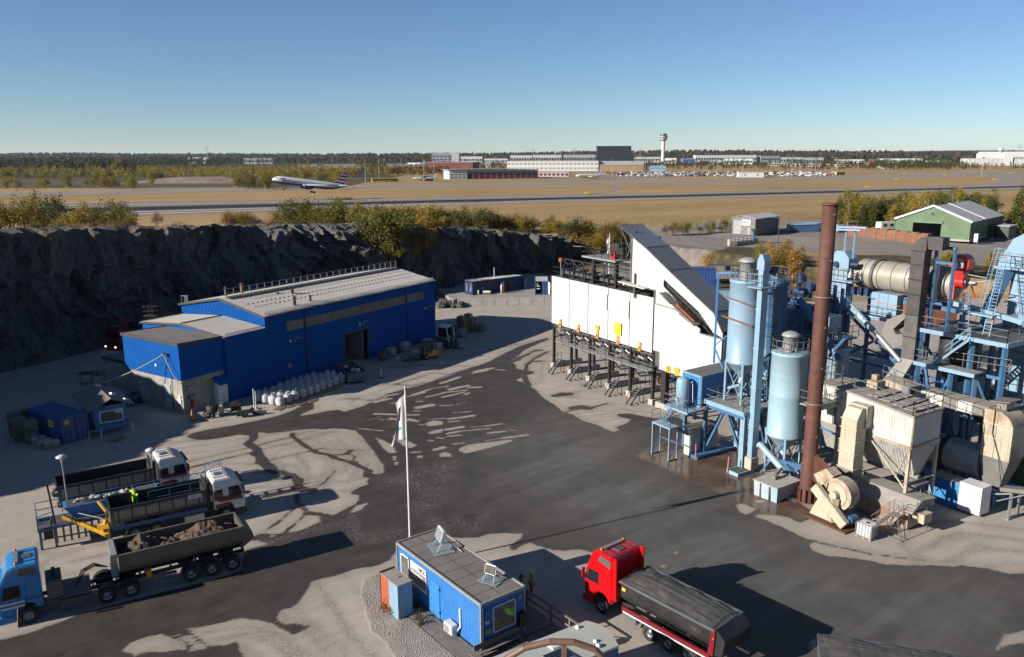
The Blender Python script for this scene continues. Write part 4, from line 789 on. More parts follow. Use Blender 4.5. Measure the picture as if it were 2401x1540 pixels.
def forklift(label,loc,rz,col,cage_col,s=1.0):
 t=thing('forklift',label,'forklift',loc,rz)
 mb=MB().prism([(-1.2,.35),(-1.2,.95),(-.95,1.1),(-.2,1.1),(-.1,.75),(.75,.7),(.85,.35)],-.55,.55);mb.build('chassis',M_[col],t,bevel=.05)
 mb=MB()
 for y in(-.5,.5):mb.bar((-.95,y,1.05),(-.75,y,2.15),.08);mb.bar((.75,y,.7),(.45,y,2.15),.08);mb.bar((-.75,y,2.15),(.45,y,2.15),.08)
 for k in range(5):x=-.75+k*.3;mb.bar((x,-.5,2.17),(x,.5,2.17),.05)
 mb.build('overhead_guard',M_[cage_col],t)
 mb=MB()
 for y in(-.33,.33):mb.bx(.95,1.05,y-.06,y+.06,.1,2.4)
 for z in(.3,1.2,2.35):mb.bx(.95,1.03,-.33,.33,z-.06,z+.06)
 mb.bx(1.05,1.1,-.45,.45,.25,.7);mb.B('mast','black',t)
 for y in(-.25,.25):mb=MB().bx(1.1,2.15,y-.06,y+.06,.08,.13);mb.B('fork','black',t)
 for x,r in((.7,.35),(-.85,.28)):
  for y in(-.5,.5):
   mb=MB().lathe((x,y,r),[(.1,-.11),(r-.03,-.12),(r,0),(r-.03,.12),(.1,.11)],16,'y');w_=mb.B('wheel','tyre',t)
   mb=MB().lathe((x,y,r),[(0,-.1),(r*.5,-.125),(r*.5,.125),(0,.1)],12,'y');mb.B('rim','rim',w_)
 mb=MB().bx(-.5,-.05,-.25,.25,1.1,1.25);mb.bx(-.55,-.4,-.25,.25,1.2,1.65);mb.B('seat','black',t)
 mb=MB().bar((.3,0,.75),(.15,0,1.35),.05);mb.lathe((.13,0,1.38),[(.17,0),(.2,.02),(.17,.04)],12);mb.B('steering_wheel','black',t)
 t.scale=(s,s,s);return t
forklift('yellow and black forklift with its forks towards the waste skip, parked by the hall',at5(1325,1170),RDN(215),'yellow','black',1.05)
fk=forklift('large white enclosed-cab forklift parked with its forks pointing away from the hall',at5(1455,1085),RDN(-38),'dgrey','sign_wht',1.4)
mb=MB().bx(-.7,.42,-.48,-.46,1.15,2.1);mb.bx(-.7,.42,.46,.48,1.15,2.1);mb.bx(-.76,-.74,-.46,.46,1.15,2.1);mb.B('cab_glass','glass',fk)
mb=MB().bx(-.8,.5,-.52,.52,2.2,2.26);mb.B('cab_roof','sign_wht',fk)
def pallet_stack(label,loc,rz,n,grp=None):
 t=thing('pallet_stack',label,'pallets',loc,rz,grp);mb=MB()
 for y in(-.36,-.18,0,.18,.36):mb.bx(-.6,.6,y-.05,y+.05,.11,.135)
 for y in(-.36,0,.36):
  mb.bx(-.6,.6,y-.05,y+.05,0,.02)
  for x in(-.53,0,.53):mb.bx(x-.07,x+.07,y-.06,y+.06,.02,.11)
 s_=mb.B('pallet','pallet',t)
 for i in range(1,n):piece(s_,MTR((RUN(-.03,.03),RUN(-.03,.03),i*.145))@MRO(RUN(-.03,.03),4,'Z'),t)
 return t
for i,(x,y,n,lab)in enumerate(((1585,985,16,'tall stack of wooden pallets, nearest corner of the stacked group'),(1640,975,15,'tall stack of wooden pallets, rightmost of the tall ones'),(1560,955,15,'tall stack of wooden pallets behind the gas bottle crate'),(1615,945,16,'tall stack of wooden pallets at the back of the group'),(1705,975,9,'low stack of wooden pallets standing alone on the right'))):
 pallet_stack(lab,at5(x,y),1.0,n)
wc_=wire_cage('steel crate of upright gas bottles in front of the pallet stacks',at5(1565,1012),1.0,1.3,1.0,1.0,'grey_s')
for i in range(6):
 mb=MB().lathe((-.42+(i%3)*.42,-.22+(i//3)*.42,.13),[(.16,0),(.16,1.0),(.06,1.15),(.05,1.25),(0,1.25)],12);o=mb.B('gas_bottle','grey_hood',None);tag(o,'one of the grey gas bottles in the steel crate by the pallet stacks','gas bottle','gas bottles in the crate')
 o.location=wc_.location;o.rotation_euler.z=1.0
wire_cage('blue steel crate left of the gas bottles, behind the white forklift',at5(1515,965),1.0,1.4,1.0,1.5,'cont_blue')
TZ=1.3
tp=[g(1062,703,TZ)[:2],g(1072,700,TZ)[:2],g(1294,697,TZ)[:2],(14,150),(26,190),(6,190),(-6,174),(-16,158)]
mb=MB().prism(tp,-.3,TZ,'z');mb.build('terrace',mat('terrace_gravel',(.36,.335,.305),.95,var=.2,dirt=(.25,.23,.21),dirt_amt=.5,bump=.5),None,kind='structure')
rw_=thing('retaining_wall','low wall of pale concrete blocks holding the terrace below the two navy containers','wall',g(1072,718,0))
a,b_=Vector(g(1072,718)),Vector(g(1305,714));d=(b_-a).normalized();n_=8;L_=(b_-a).length/n_
mb=MB().bx(0,L_-.04,-.3,.3,0,TZ+.12);s_=mb.build('concrete_block',M_['conc_lt'],rw_,bevel=.03);an_=math.atan2(d.y,d.x)
s_.matrix_local=MRO(an_,4,'Z')
for i in range(1,n_):piece(s_,MTR(d*i*L_)@MRO(an_+RUN(-.006,.006),4,'Z'),rw_)
mb=MB();random.seed(5)
for i in range(60):
 q=Vector(g(1040+RUN(-20,40),706+RUN(-6,14),.2));lump(mb,(q.x,q.y,RUN(0,.7)),RUN(.3,.9),i,.7,7)
tag(mb.build('rubble_heap',M_['rock'],None,kind='stuff'),'heap of grey rubble at the left end of the retaining wall','rubble')
def container(label,loc,rz,Lc,m,grp=None,open_end=False,Hc_=2.6,roofm=None,doors='x1'):
 t=thing('shipping_container',label,'container',loc,rz,grp);W_=2.44
 mb=MB().corr((0,0),(Lc,0),.12,Hc_-.1,.28,-.04);mb.corr((Lc,W_),(0,W_),.12,Hc_-.1,.28,-.04)
 if doors=='x1':mb.corr((0,W_),(0,0),.12,Hc_-.1,.28,-.04)
 else:mb.corr((Lc,0),(Lc,W_),.12,Hc_-.1,.28,-.04)
 mb.build('side_wall',m,t,recalc=False)
 mb=MB()
 for x in(0,Lc):
  for y in(0,W_):mb.box((x,y,Hc_/2),(.16,.16,Hc_))
 for y in(0,W_):
  for z in(.08,Hc_-.06):mb.bx(0,Lc,y-.06,y+.06,z-.08,z+.06)
 for x in(0,Lc):
  for z in(.08,Hc_-.06):mb.bx(x-.06,x+.06,0,W_,z-.08,z+.06)
 mb.build('container_frame',m,t)
 mb=MB();n=int(Lc/.5)
 for i in range(n):x=.1+i*(Lc-.2)/n;mb.bx(x,x+.3,.05,W_-.05,Hc_-.02,Hc_+.03)
 mb.bx(0,Lc,0,W_,Hc_-.05,Hc_);mb.build('container_roof',roofm or m,t)
 x=Lc if doors=='x1' else 0;s=1 if doors=='x1' else-1
 leaves=((.08,W_/2-.02),(W_/2+.02,W_-.08))
 for i,(y0,y1)in enumerate(leaves):
  if open_end and i==open_end-1:continue
  mb=MB().bx(x-.05,x+s*.03,y0,y1,.18,Hc_-.15)
  for k in range(5):z=.35+k*.45;mb.bx(x+s*.02,x+s*.05,y0+.05,y1-.05,z,z+.2)
  dd=mb.build('door_leaf',m,t)
  for yy in(y0+.3,y1-.3):
   q=MB();q.bar((x+s*.09,yy,.12),(x+s*.09,yy,Hc_-.08),.04);q.build('lock_bar',M_['grey_s'],dd)
 mb=MB().bx(.05,Lc-.05,.05,W_-.05,.1,.16);mb.B('container_floor','dgrey',t)
 return t
c40=container('long navy blue container with brown doors on the terrace under the rock face',(0,0,TZ),0,12.19,M_['cont_navy'],roofm=M_['roof_white'],doors='x0')
q0=Vector(g(1108,692,TZ));q1=Vector(g(1220,677,TZ));a40=math.atan2(q1.y-q0.y,q1.x-q0.x);c40.location=q0;c40.rotation_euler.z=a40
mbr=mat('brown_door',(.16,.06,.03),.7)
for x in(3.6,8.6):mb=MB().bx(x,x+.85,-.03,.03,.2,2.2);mb.build('side_door',mbr,c40)
mb=MB().bx(7.0,7.5,-.02,.0,1.5,1.9);mb.B('white_plate','sign_wht',c40)
for z in(.9,1.1):mb=MB().bx(2.3,2.5,-.02,.0,z,z+.15);mb.B('white_plate','sign_wht',c40)
mb=MB().tube((6,1.2,2.6),(6,1.2,4.6),.07,n=8);mb.B('flue_pipe','sign_wht',c40)
mb=MB()
for z in(.7,1.1,1.5,1.9):mb.bx(-.06,-.03,.3,.8,z,z+.1);mb.bx(-.06,-.03,1.5,2.1,z,z+.08)
mb.B('door_print','sign_wht',c40)
c20=container('short blue container with one white door standing open on the terrace',(0,0,TZ),0,6.06,M_['cont_blue'],open_end=2,roofm=M_['roof_white'],doors='x0',Hc_=2.6)
q0=Vector(g(1285,691,TZ));q1=Vector(g(1238,691,TZ));dd=(q1-q0).normalized();a_=math.atan2(dd.y,dd.x)-math.pi/2
c20.rotation_euler.z=a_;c20.location=q0
for z,c_ in((2.0,'sign_yel'),(1.6,'sign_wht'),(1.1,'sign_wht')):mb=MB().bx(-.09,-.06,1.6 if c_=='sign_wht' else 1.9,2.2,z,z+.16);mb.build('door_print',M_[c_],c20)
mb=MB().box((-.6,-.15,1.35),(1.16,.06,2.3),RDN(15));mb.B('open_white_door','sign_wht',c20)
for i,(x,y,h,col,lab)in enumerate(((1688,700,1.1,'grey_s','grey upright gas cylinder beside the brown door of the long container'),(1860,690,1.9,'grey_s','tall grey gas cylinder left of the red marker on the terrace'),(2030,655,1.9,'grey_hood','tall grey gas cylinder at the far end of the long container'))):
 p=cr(x,y,1000,800,1.847);mb=MB().lathe((0,0,0),[(.24,0),(.24,h*.8),(.1,h*.92),(.08,h),(0,h)],12,cap=True);o=mb.build('gas_cylinder',M_[col]);o.location=g(*p,TZ);tag(o,lab,'gas cylinder')
mb=MB().tube((0,0,0),(0,0,1.7),.1,n=8);o=mb.build('red_marker',M_['orange']);o.location=g(*cr(1875,690,1000,800,1.847),TZ);tag(o,'slim orange red marker tube beside the tall gas cylinder','marker')
t=thing('lying_pump','small white pump unit lying on its frame before the long container','pump',g(*cr(1748,698,1000,800,1.847),TZ),.1)
mb=MB().tube((-.7,0,.45),(.7,0,.45),.28,n=12);mb.B('pump_body','sign_wht',t);mb=MB().bx(-.8,.9,-.3,.3,.05,.15);mb.bar((.6,0,.15),(.9,0,.6),.06);mb.B('pump_frame','grey_s',t)
def plt(name,label,cat,s=0,w=0,z=0,group=None):
 o=thing(name,label,cat,pl(s,w,z),PROT,group);return o
def pb(mb,s0,s1,w0,w1,z0,z1):
 c=pl((s0+s1)/2,(w0+w1)/2,(z0+z1)/2);return mb.box(c,(abs(s1-s0),abs(w1-w0),abs(z1-z0)),PROT)
def P3(*a):return pl(*a)
def railing(mb,pts,h=1.1,r=.045,post=1.5,kick=False):
 pts=[Vector(p)for p in pts]
 for a,b_ in zip(pts[:-1],pts[1:]):
  L_=(b_-a).length;n=max(1,round(L_/post))
  for i in range(n+1):p=a.lerp(b_,i/n);mb.bar(p,p+Vector((0,0,h)),r)
  for z in(h*.5,h):mb.bar(a+Vector((0,0,z)),b_+Vector((0,0,z)),r)
  if kick:mb.bar(a+Vector((0,0,.08)),b_+Vector((0,0,.08)),.02,.14)
def ladder(mb,a,b_,w=.45,step=.3,r=.035,side=None):
 a,b_=Vector(a),Vector(b_);d=b_-a;sd=Vector(side).normalized()if side is not None else Vector((d.y,-d.x,0)).normalized()
 for k in(-1,1):mb.bar(a+sd*(k*w/2),b_+sd*(k*w/2),r)
 n=int(d.length/step)
 for i in range(1,n):p=a+d*(i/n);mb.bar(p-sd*w/2,p+sd*w/2,r*.8)
def cage(mb,a,b_,out,r=.38,step=.9):
 a,b_=Vector(a),Vector(b_);out=Vector(out).normalized();sd=Vector((out.y,-out.x,0));n=max(2,int((b_-a).length/step));rings=[]
 for i in range(n+1):
  c=a.lerp(b_,i/n);ring=[c+sd*(r*math.cos(k))+out*(r*.9+r*math.sin(k))for k in[math.pi*(-.25+1.5*j/8)for j in range(9)]]
  rings.append(ring)
  for p,q in zip(ring[:-1],ring[1:]):mb.bar(p,q,.03)
 for j in(0,2,4,6,8):mb.bar(rings[0][j],rings[-1][j],.025)
def stair(mb,a,b_,w=.8,rail=True,rm=None,n=None):
 a,b_=Vector(a),Vector(b_);d=b_-a;hd=Vector((d.x,d.y,0)).normalized();sd=Vector((hd.y,-hd.x,0))
 for k in(-1,1):mb.bar(a+sd*(k*w/2),b_+sd*(k*w/2),.05,.18)
 n=n or max(3,int(abs(d.z)/.22))
 for i in range(1,n+1):
  p=a+d*((i-.5)/n);mb.box(p,(.24,w,.04),math.atan2(hd.y,hd.x))
 if rail:
  for k in(-1,1):
   o=sd*(k*w/2)
   for t in(0,.5,1):p=a+d*t+o;mb.bar(p,p+Vector((0,0,.95)),.035)
   for z in(.5,.95):mb.bar(a+o+Vector((0,0,z)),b_+o+Vector((0,0,z)),.035)
wb=plt('storage_bin_building','white corrugated storage bins raised on black legs with numbered loading bays','bins')
nb=5;PW=19.2/5
for i in range(nb):
 a,b_=pl(i*PW+.02,0),pl((i+1)*PW-.02,0);z0,z1=5.9,12.0
 mb=MB().corr(a,b_,z0,z1,.24,.035);mb.W('cladding_panel','white',wb,0)
mb=MB().corr(pl(0,4.4),pl(0,0),5.9,12.0,.24,.035);mb.corr(pl(19.2,4.4),pl(0,4.4),5.9,12.0,.24,.035);mb.W('cladding_rear','white',wb,0)
mb=MB()
for s in(0,3.84,7.68,11.52,15.36):pb(mb,s-.03,s+.03,-.06,-.02,5.9,12.0)
mb.W('cladding_seam','cream',wb)
mb=MB();pb(mb,19.2,19.55,.02,4.4,5.4,12.0);pb(mb,0.05,19.2,.25,4.2,5.55,5.85);mb.W('dark_gap','black',wb)
mb=MB();pb(mb,11.35,11.5,-.1,-.03,9.4,11.2);pb(mb,15.25,15.37,-.1,-.03,9.1,11.0);mb.W('slide_track','rust',wb)
mb=MB();pb(mb,11.52,15.25,-.075,-.045,9.5,11.1);mb.W('patched_sheet','white_dirty',wb)
mb=MB();pb(mb,0,15.4,0.05,4.4,11.9,12.02);mb.W('bin_deck','dgrey',wb)
mb=MB()
for k in range(5):
 s=1.2+k*3.84;pb(mb,s,s+1.5,.3,.8,12.0,12.12);pb(mb,s+.2,s+1.0,.2,.9,12.1,12.18)
mb.W('hatch_gear','tar',wb)
mb=MB();pb(mb,.6,15.4,1.2,1.45,12.3,12.75);pb(mb,.6,15.4,3.0,3.25,12.3,12.75)
for k in range(7):pb(mb,.8+k*2.3,1.0+k*2.3,1.0,3.4,12.0,12.9)
mb.W('skip_rail','dgrey',wb)
mb=MB();railing(mb,[pl(15.4,.1,12.0),pl(0.1,.1,12.0),pl(.1,4.3,12.0),pl(15.4,4.3,12.0)],1.2,.05,2.0);mb.W('deck_railing','black',wb)
mb=MB()
for s in(8.0,12.2):pb(mb,s-.2,s+.2,.3,.7,12.0,15.2)
for s in(7.9,12.1):pb(mb,s-.1,s+.1,3.8,4.0,12.0,15.2)
pb(mb,2.0,15.3,.35,.5,14.3,14.45)
for k in range(6):s=2.1+k*2.0;pb(mb,s-.06,s+.06,.35,.47,12,14.35)
pb(mb,8.0,15.3,.3,.6,14.8,15.1)
mb.W('gantry_frame','black',wb)
mb=MB()
for k in range(7):
 s0=2.1+k*1.9
 for j in range(6):
  t0,t1=j/6,(j+1)/6;f_=lambda t:pl(s0+1.9*t,.3,14.35-.55*4*t*(1-t));mb.tube(f_(t0),f_(t1),.03,n=5)
mb.W('festoon_cable','dgrey',wb)
mb=MB();pb(mb,6.5,12.8,-.2,4.6,15.1,15.28);mb.W('winch_platform','grey_hood',wb)
mb=MB();railing(mb,[pl(6.5,4.6,15.28),pl(6.5,-.2,15.28),pl(12.8,-.2,15.28),pl(12.8,1.2,15.28)],1.1,.05,1.3);railing(mb,[pl(6.5,4.6,15.28),pl(12.8,4.6,15.28)],1.1,.05,1.5);mb.W('platform_railing','black',wb)
mb=MB();pb(mb,9.6,11.0,1.8,3.4,15.3,16.9);pb(mb,10.9,12.2,1.4,3.2,15.3,16.5);mb.build('winch_housing',M_['black'],wb,bevel=.05,world=True)
mb=MB();pb(mb,10.4,10.6,1.0,1.15,15.3,16.0);pb(mb,11.2,11.4,.9,1.1,15.3,16.0);pb(mb,10.5,11.3,.9,1.2,15.3,15.5);mb.W('winch_mount','red_d',wb)
mb=MB();pb(mb,1.6,2.2,-.1,.3,14.0,14.45);mb.W('rust_junction_box','rust_or',wb)
mb=MB().path([pl(1.9,0,14.0),pl(2.0,.05,12.0)],.06);mb.path([pl(3.8,.5,16.1),pl(6.5,.3,16.3)],.05);mb.W('cable_post','grey_s',wb)
mb=MB();stair(mb,pl(13.4,2.6,15.3),pl(15.1,2.6,17.6),.8);mb.bar(pl(12.8,1.5,15.3),pl(15.3,.6,18.9),.2);mb.bar(pl(14.6,.3,18.6),pl(15.5,.3,15.4),.12);mb.bar(pl(14.2,.2,19.4),pl(14.2,.2,14.0),.06);mb.W('machine_stair','dgrey',wb)
mb=MB();pb(mb,12.8,15.4,1.0,4.2,15.1,15.25);pb(mb,13.2,15.4,3.0,4.2,16.4,18.0);mb.W('machine_floor','grey_duct',wb)
def wpoly(pts,w=0.0):return[pl(s,w,z)for s,z in pts]
def slat_face(name,outline,w,m,hole=None,pitch=.24,depth=.035):
 """corrugated face in plane w bounded by an outline (s,z) sampled per rib; hole given as (s0,s1,fn_low,fn_high)"""
 top,bot=outline;s0,s1=top[0][0],top[-1][0];n=int((s1-s0)/pitch);mb=MB()
 def ev(P,s):
  for(a,za),(b_,zb)in zip(P[:-1],P[1:]):
   if a<=s<=b_+1e-6:return za+(zb-za)*(s-a)/max(1e-6,b_-a)
  return P[-1][1]
 for i in range(n):
  a=s0+(s1-s0)*i/n;c=s0+(s1-s0)*(i+1)/n
  for x0,x1,o0,o1 in((a,a+.4*(c-a),0,0),(a+.4*(c-a),a+.5*(c-a),0,-depth),(a+.5*(c-a),a+.9*(c-a),-depth,-depth),(a+.9*(c-a),c,-depth,0)):
   sg=[((ev(bot,x0+1e-4),ev(top,x0+1e-4)),(ev(bot,x1-1e-4),ev(top,x1-1e-4)))]
   if hole and hole[0]<=x0 and x1<=hole[1]+1e-6:
    l0,h0,l1,h1=hole[2](x0),hole[3](x0),hole[2](x1),hole[3](x1)
    sg=[((ev(bot,x0+1e-4),l0),(ev(bot,x1-1e-4),l1)),((h0,ev(top,x0+1e-4)),(h1,ev(top,x1-1e-4)))]
   for(b0,t0),(b1,t1)in sg:
    if t0-b0>.01 or t1-b1>.01:mb.quad(pl(x0,w+o0,b0),pl(x1,w+o1,b1),pl(x1,w+o1,t1),pl(x0,w+o0,t0))
 return mb.build(name,m,wb,world=True,recalc=False)
TOPL=[(15.5,18.3),(18.3,17.15),(21.9,15.1),(28.05,11.8),(29.3,10.2)]
hl=lambda s:max(13.5-(s-20.65)*.60,9.5)if s<26.4 else max(10.05-(s-26.4)*.25,9.6)
hh_=lambda s:14.25-(s-20.65)*.50 if s<26 else 11.57-(s-26)*.85
slat_face('hoist_cover_face',(TOPL[:1]+[p for p in TOPL[1:]],[(15.5,12.9),(19.5,12.9),(19.501,11.45),(22.7,11.35),(29.3,9.5)]),-.05,M_['white'],(20.65,28.2,lambda s:min(hl(s),hh_(s)-.02),hh_))
slat_face('lower_cladding_face',([(19.55,11.42),(22.7,11.3),(26.4,9.95),(26.401,9.45),(29.35,9.4)],[(19.55,6.3),(20.5,6.3),(20.501,4.4),(29.35,4.4)]),-.14,M_['white'])
mb=MB()
for a,b_ in(((15.5,12.9),(15.5,18.3)),((19.5,12.9),(15.6,12.9)),((19.55,11.45),(22.7,11.33)),((22.7,11.33),(26.4,9.98)),((26.4,9.98),(26.4,9.45)),((26.4,9.45),(29.35,9.42)),((19.5,12.9),(19.5,11.45)),((20.52,6.3),(20.52,4.4))):mb.bar(pl(a[0],-.2,a[1]),pl(b_[0],-.2,b_[1]),.1,.1)
mb.W('cladding_trim','cream',wb)
mb=MB();pb(mb,19.6,28.9,.1,4.2,4.5,9.3);pb(mb,26.6,29.2,2.7,4.2,4.5,9.2);mb.W('inner_core','dgrey',wb)
mb=MB().corr(pl(29.35,0),pl(29.35,4.4),4.4,9.4,.24,.035);mb.corr(pl(29.35,4.4),pl(19.5,4.4),4.4,11,.24,.035);mb.W('rear_cladding','white',wb,0)
mb=MB().corr(pl(29.3,2.9),pl(15.5,2.9),11,18.3,.3,.03,9.6,18.3)if False else None
slat_face('hoist_cover_rear',(TOPL,[(15.5,12.5),(22.7,11.2),(29.3,9.6)]),2.75,M_['white'])
RL=[(13.6,19.3),(18.1,17.25),(21.8,15.22),(28.2,11.88),(29.5,10.1)]
mrs=mat('ribbed_grey_roof',(.34,.345,.35),.4,metal=.4,var=.06,dirt=(.28,.27,.26),dirt_amt=.3);mrs2=mat('ribbed_pale_roof',(.44,.46,.49),.38,metal=.4,var=.05)
for k,((s0,z0),(s1,z1))in enumerate(zip(RL[:-1],RL[1:])):
 L_=math.hypot(s1-s0,z1-z0);n=int(L_/.2);nrm=Vector((-(z1-z0),0,s1-s0)).normalized();mb=MB();prev=None;ss=[]
 for i in range(n):ss+=[(i/n,0),((i+.5)/n,0),((i+.6)/n,.05),((i+.9)/n,.05)]
 ss.append((1,0));vs=[]
 for t,o in ss:
  s,z=s0+(s1-s0)*t,z0+(z1-z0)*t+o+.04;vs+=[pl(s,-.28,z),pl(s,2.95,z)]
 mb.add(vs,[(2*i,2*i+2,2*i+3,2*i+1)for i in range(len(ss)-1)])
 mb.build('roof_sheet',mrs2 if k==0 else mrs,wb,world=True,recalc=False)
mb=MB()
for w in(-.28,2.95):
 for(s0,z0),(s1,z1)in zip(RL[:-1],RL[1:]):mb.bar(pl(s0,w,z0-.02),pl(s1,w,z1-.02),.05,.14)
for(s0,z0)in RL[:4]:mb.bar(pl(s0,-.3,z0+.1),pl(s0,2.97,z0+.1),.1,.05)
mb.W('roof_edge','dgrey',wb)
mb=MB().bar(pl(13.7,-.2,19.2),pl(13.9,-.1,15.2),.06);mb.bar(pl(13.7,2.8,19.2),pl(15.4,2.7,17.9),.08);mb.bar(pl(13.7,-.2,19.1),pl(15.5,-.1,16.4),.12);mb.W('roof_strut','dgrey',wb)
mb=MB().bar(pl(20.8,.4,13.6),pl(28.4,.4,9.7),.25,.3);mb.bar(pl(20.8,1.8,13.6),pl(28.4,1.8,9.7),.25,.3);mb.bar(pl(20.9,1.0,13.2),pl(27.4,1.0,9.6),1.6,.1)
for k in range(8):s=21.2+k*.9;mb.bar(pl(s,.3,14.1-(s-20.6)*.5),pl(s+.2,.3,13.0-(s-20.6)*.5),.09)
mb.W('hoist_track','tar',wb)
mb=MB().bar(pl(21.4,-.75,12.95),pl(26.3,-.5,10.3),1.0,.1);mb.bar(pl(21.3,-1.1,12.95),pl(23.1,-1.3,12.1),.12);mb.bar(pl(24.2,-.9,11.2),pl(25.6,-.9,10.6),.3,.12);mb.W('spill_chute','grey_duct',wb)
mb=MB().bar(pl(23.4,-.7,12.0),pl(25.9,-.6,10.7),.12,.08);mb.W('orange_belt_edge','orange',wb)
mb=MB();pb(mb,16.2,16.4,-.3,-.1,11.6,14.3);mb.W('dark_guide','dgrey',wb)
mb=MB().bar(pl(14.2,-.5,13.2),pl(18.6,-.5,12.95),.9,.1);mb.bar(pl(15.2,-.9,13.0),pl(15.2,-.1,13.0),.2);mb.W('white_ledge','white_dirty',wb)
def plate(s,z,w_,h_,m,txt=None,size=.5,off=-.16,tm=None,parent=wb,lines=0):
 mb=MB();pb(mb,s-w_/2,s+w_/2,off-.02,off,z-h_/2,z+h_/2);p_=mb.build('bay_sign',m,parent,world=True)
 if txt:
  o=text_obj(txt,size,tm or M_['sign_blk'],p_,(0,0,0),(0,0,0),'sign_digit',.004,.012)
  lp=MRO(-PROT,4,'Z')@(pl(s,off-.03,z)-pl(0,0,0));o.location=lp;o.rotation_euler=(RDN(90),0,0)
 if lines:
  mb=MB()
  for k in range(lines):
   zz=z+h_*.34-k*h_*.68/max(1,lines-1)if lines>1 else z
   pb(mb,s-w_*.34,s+w_*.34,off-.026,off-.021,zz-.02,zz+.02)
  mb.W('sign_small_print','sign_blk',p_)
 return p_
for n_,s in((8,2.1),(7,5.9),(6,9.7),(5,13.5),(4,17.3)):
 plate(s,6.05,.42,.62,M_['sign_or'],str(n_),.55);plate(s,6.58,.36,.36,M_['sign_or'],lines=3)
plate(9.7,7.05,.75,.48,M_['sign_or'],lines=3);plate(13.5,7.55,1.15,1.45,M_['sign_yel'],lines=6)
plate(21.95+.15,4.75,.62,.75,M_['sign_or'],'3',.6,-.22);plate(23.35,4.95,.8,.5,M_['sign_or'],lines=2,off=-.22);plate(23.35,4.5,.5,.4,M_['sign_or'],lines=2,off=-.22)
for i in range(6):
 s=i*3.8
 mb=MB();pb(mb,s+.12,s+.42,.1,.4,.62,5.9);mb.W('leg','black',wb)
 mb=MB();pb(mb,s+.12,s+.42,3.7,4.0,.62,5.9);mb.W('leg','black',wb)
 mb=MB();pb(mb,s-.1,s+.65,-.1,4.6,0,.64);q=mb.build('concrete_plinth',M_['conc_lt'],wb,bevel=.02,world=True)
 if i:
  mb=MB()
  for k in range(4):pb(mb,s-.08,s+.2 if False else s+.6,-.115,-.105,.08+k*.15,.15+k*.15)
  mb.W('hazard_stripe','sign_blk',q)
  mb=MB()
  for k in range(4):pb(mb,s-.08,s+.6,-.113,-.104,.01+k*.15,.075+k*.15)
  mb.W('white_stripe','sign_wht',q)
  mb=MB();pb(mb,s+.15,s+.38,.07,.095,3.6,3.9);mb.W('yellow_leg_plate','sign_or',wb)
 mb=MB();pb(mb,s+.2,s+.35,.2,4.0,4.0,4.25);mb.W('cross_beam','black',wb)
mb=MB();pb(mb,20.7,21.4,.1,.7,.62,4.5);mb.W('leg','black',wb)
mb=MB();pb(mb,24.2,24.5,.4,.7,0,4.5);mb.W('leg','black',wb)
mb=MB();pb(mb,25.3,25.6,.4,.7,0,4.5);mb.W('leg','black',wb)
mb=MB();pb(mb,20.1,22.6,-.1,4.6,0,.64);mb.build('concrete_plinth',M_['conc_lt'],wb,bevel=.02,world=True)
mb=MB()
for w in(.25,3.85):
 mb.bar(pl(.2,w,5.6),pl(19.5,w,5.6),.14,.18);mb.bar(pl(.2,w,4.35),pl(19.5,w,4.35),.12,.14)
 for k in range(20):
  s=.3+k*.96;mb.bar(pl(s,w,4.35 if k%2 else 5.6),pl(s+.96,w,5.6 if k%2 else 4.35),.1)
mb.W('girder_truss','dgrey',wb)
mb=MB()
for k in range(5):
 s=1.6+k*3.84
 for ds in(0,1.3):mb.bar(pl(s+ds,.5,5.5),pl(s+ds+.5,1.6,4.6),.55,.5);pb(mb,s+ds-.2,s+ds+.5,1.2,2.6,4.4,5.5)
mb.W('discharge_hopper','dgrey',wb)
mb=MB()
for k in range(5):s=1.7+k*3.84;mb.tube(pl(s,.0,5.1),pl(s+.9,.05,4.9),.14,n=8);mb.tube(pl(s+1.6,.0,5.3),pl(s+2.2,.1,5.0),.1,n=8)
mb.W('air_cylinder','grey_s',wb)
mb=MB();pb(mb,2.4,19.9,-1.15,-.2,4.05,4.12);mb.W('walkway_deck','grey_hood',wb)
mb=MB();railing(mb,[pl(2.4,-1.15,4.1),pl(19.9,-1.15,4.1)],1.1,.045,1.4);railing(mb,[pl(2.4,-1.15,4.1),pl(2.4,-.2,4.1)],1.1,.045);mb.W('walkway_railing','black',wb)
mb=MB()
for i in range(1,6):s=i*3.8+.27;mb.bar(pl(s,.2,3.5),pl(s,-1.1,4.0),.12);mb.bar(pl(s,.2,4.0),pl(s,-1.15,4.0),.14)
mb.W('walkway_bracket','black',wb)
mb=MB();ladder(mb,pl(24.0,-.1,0),pl(24.0,-.1,4.4),.55,.35);mb.W('access_ladder','black',wb)
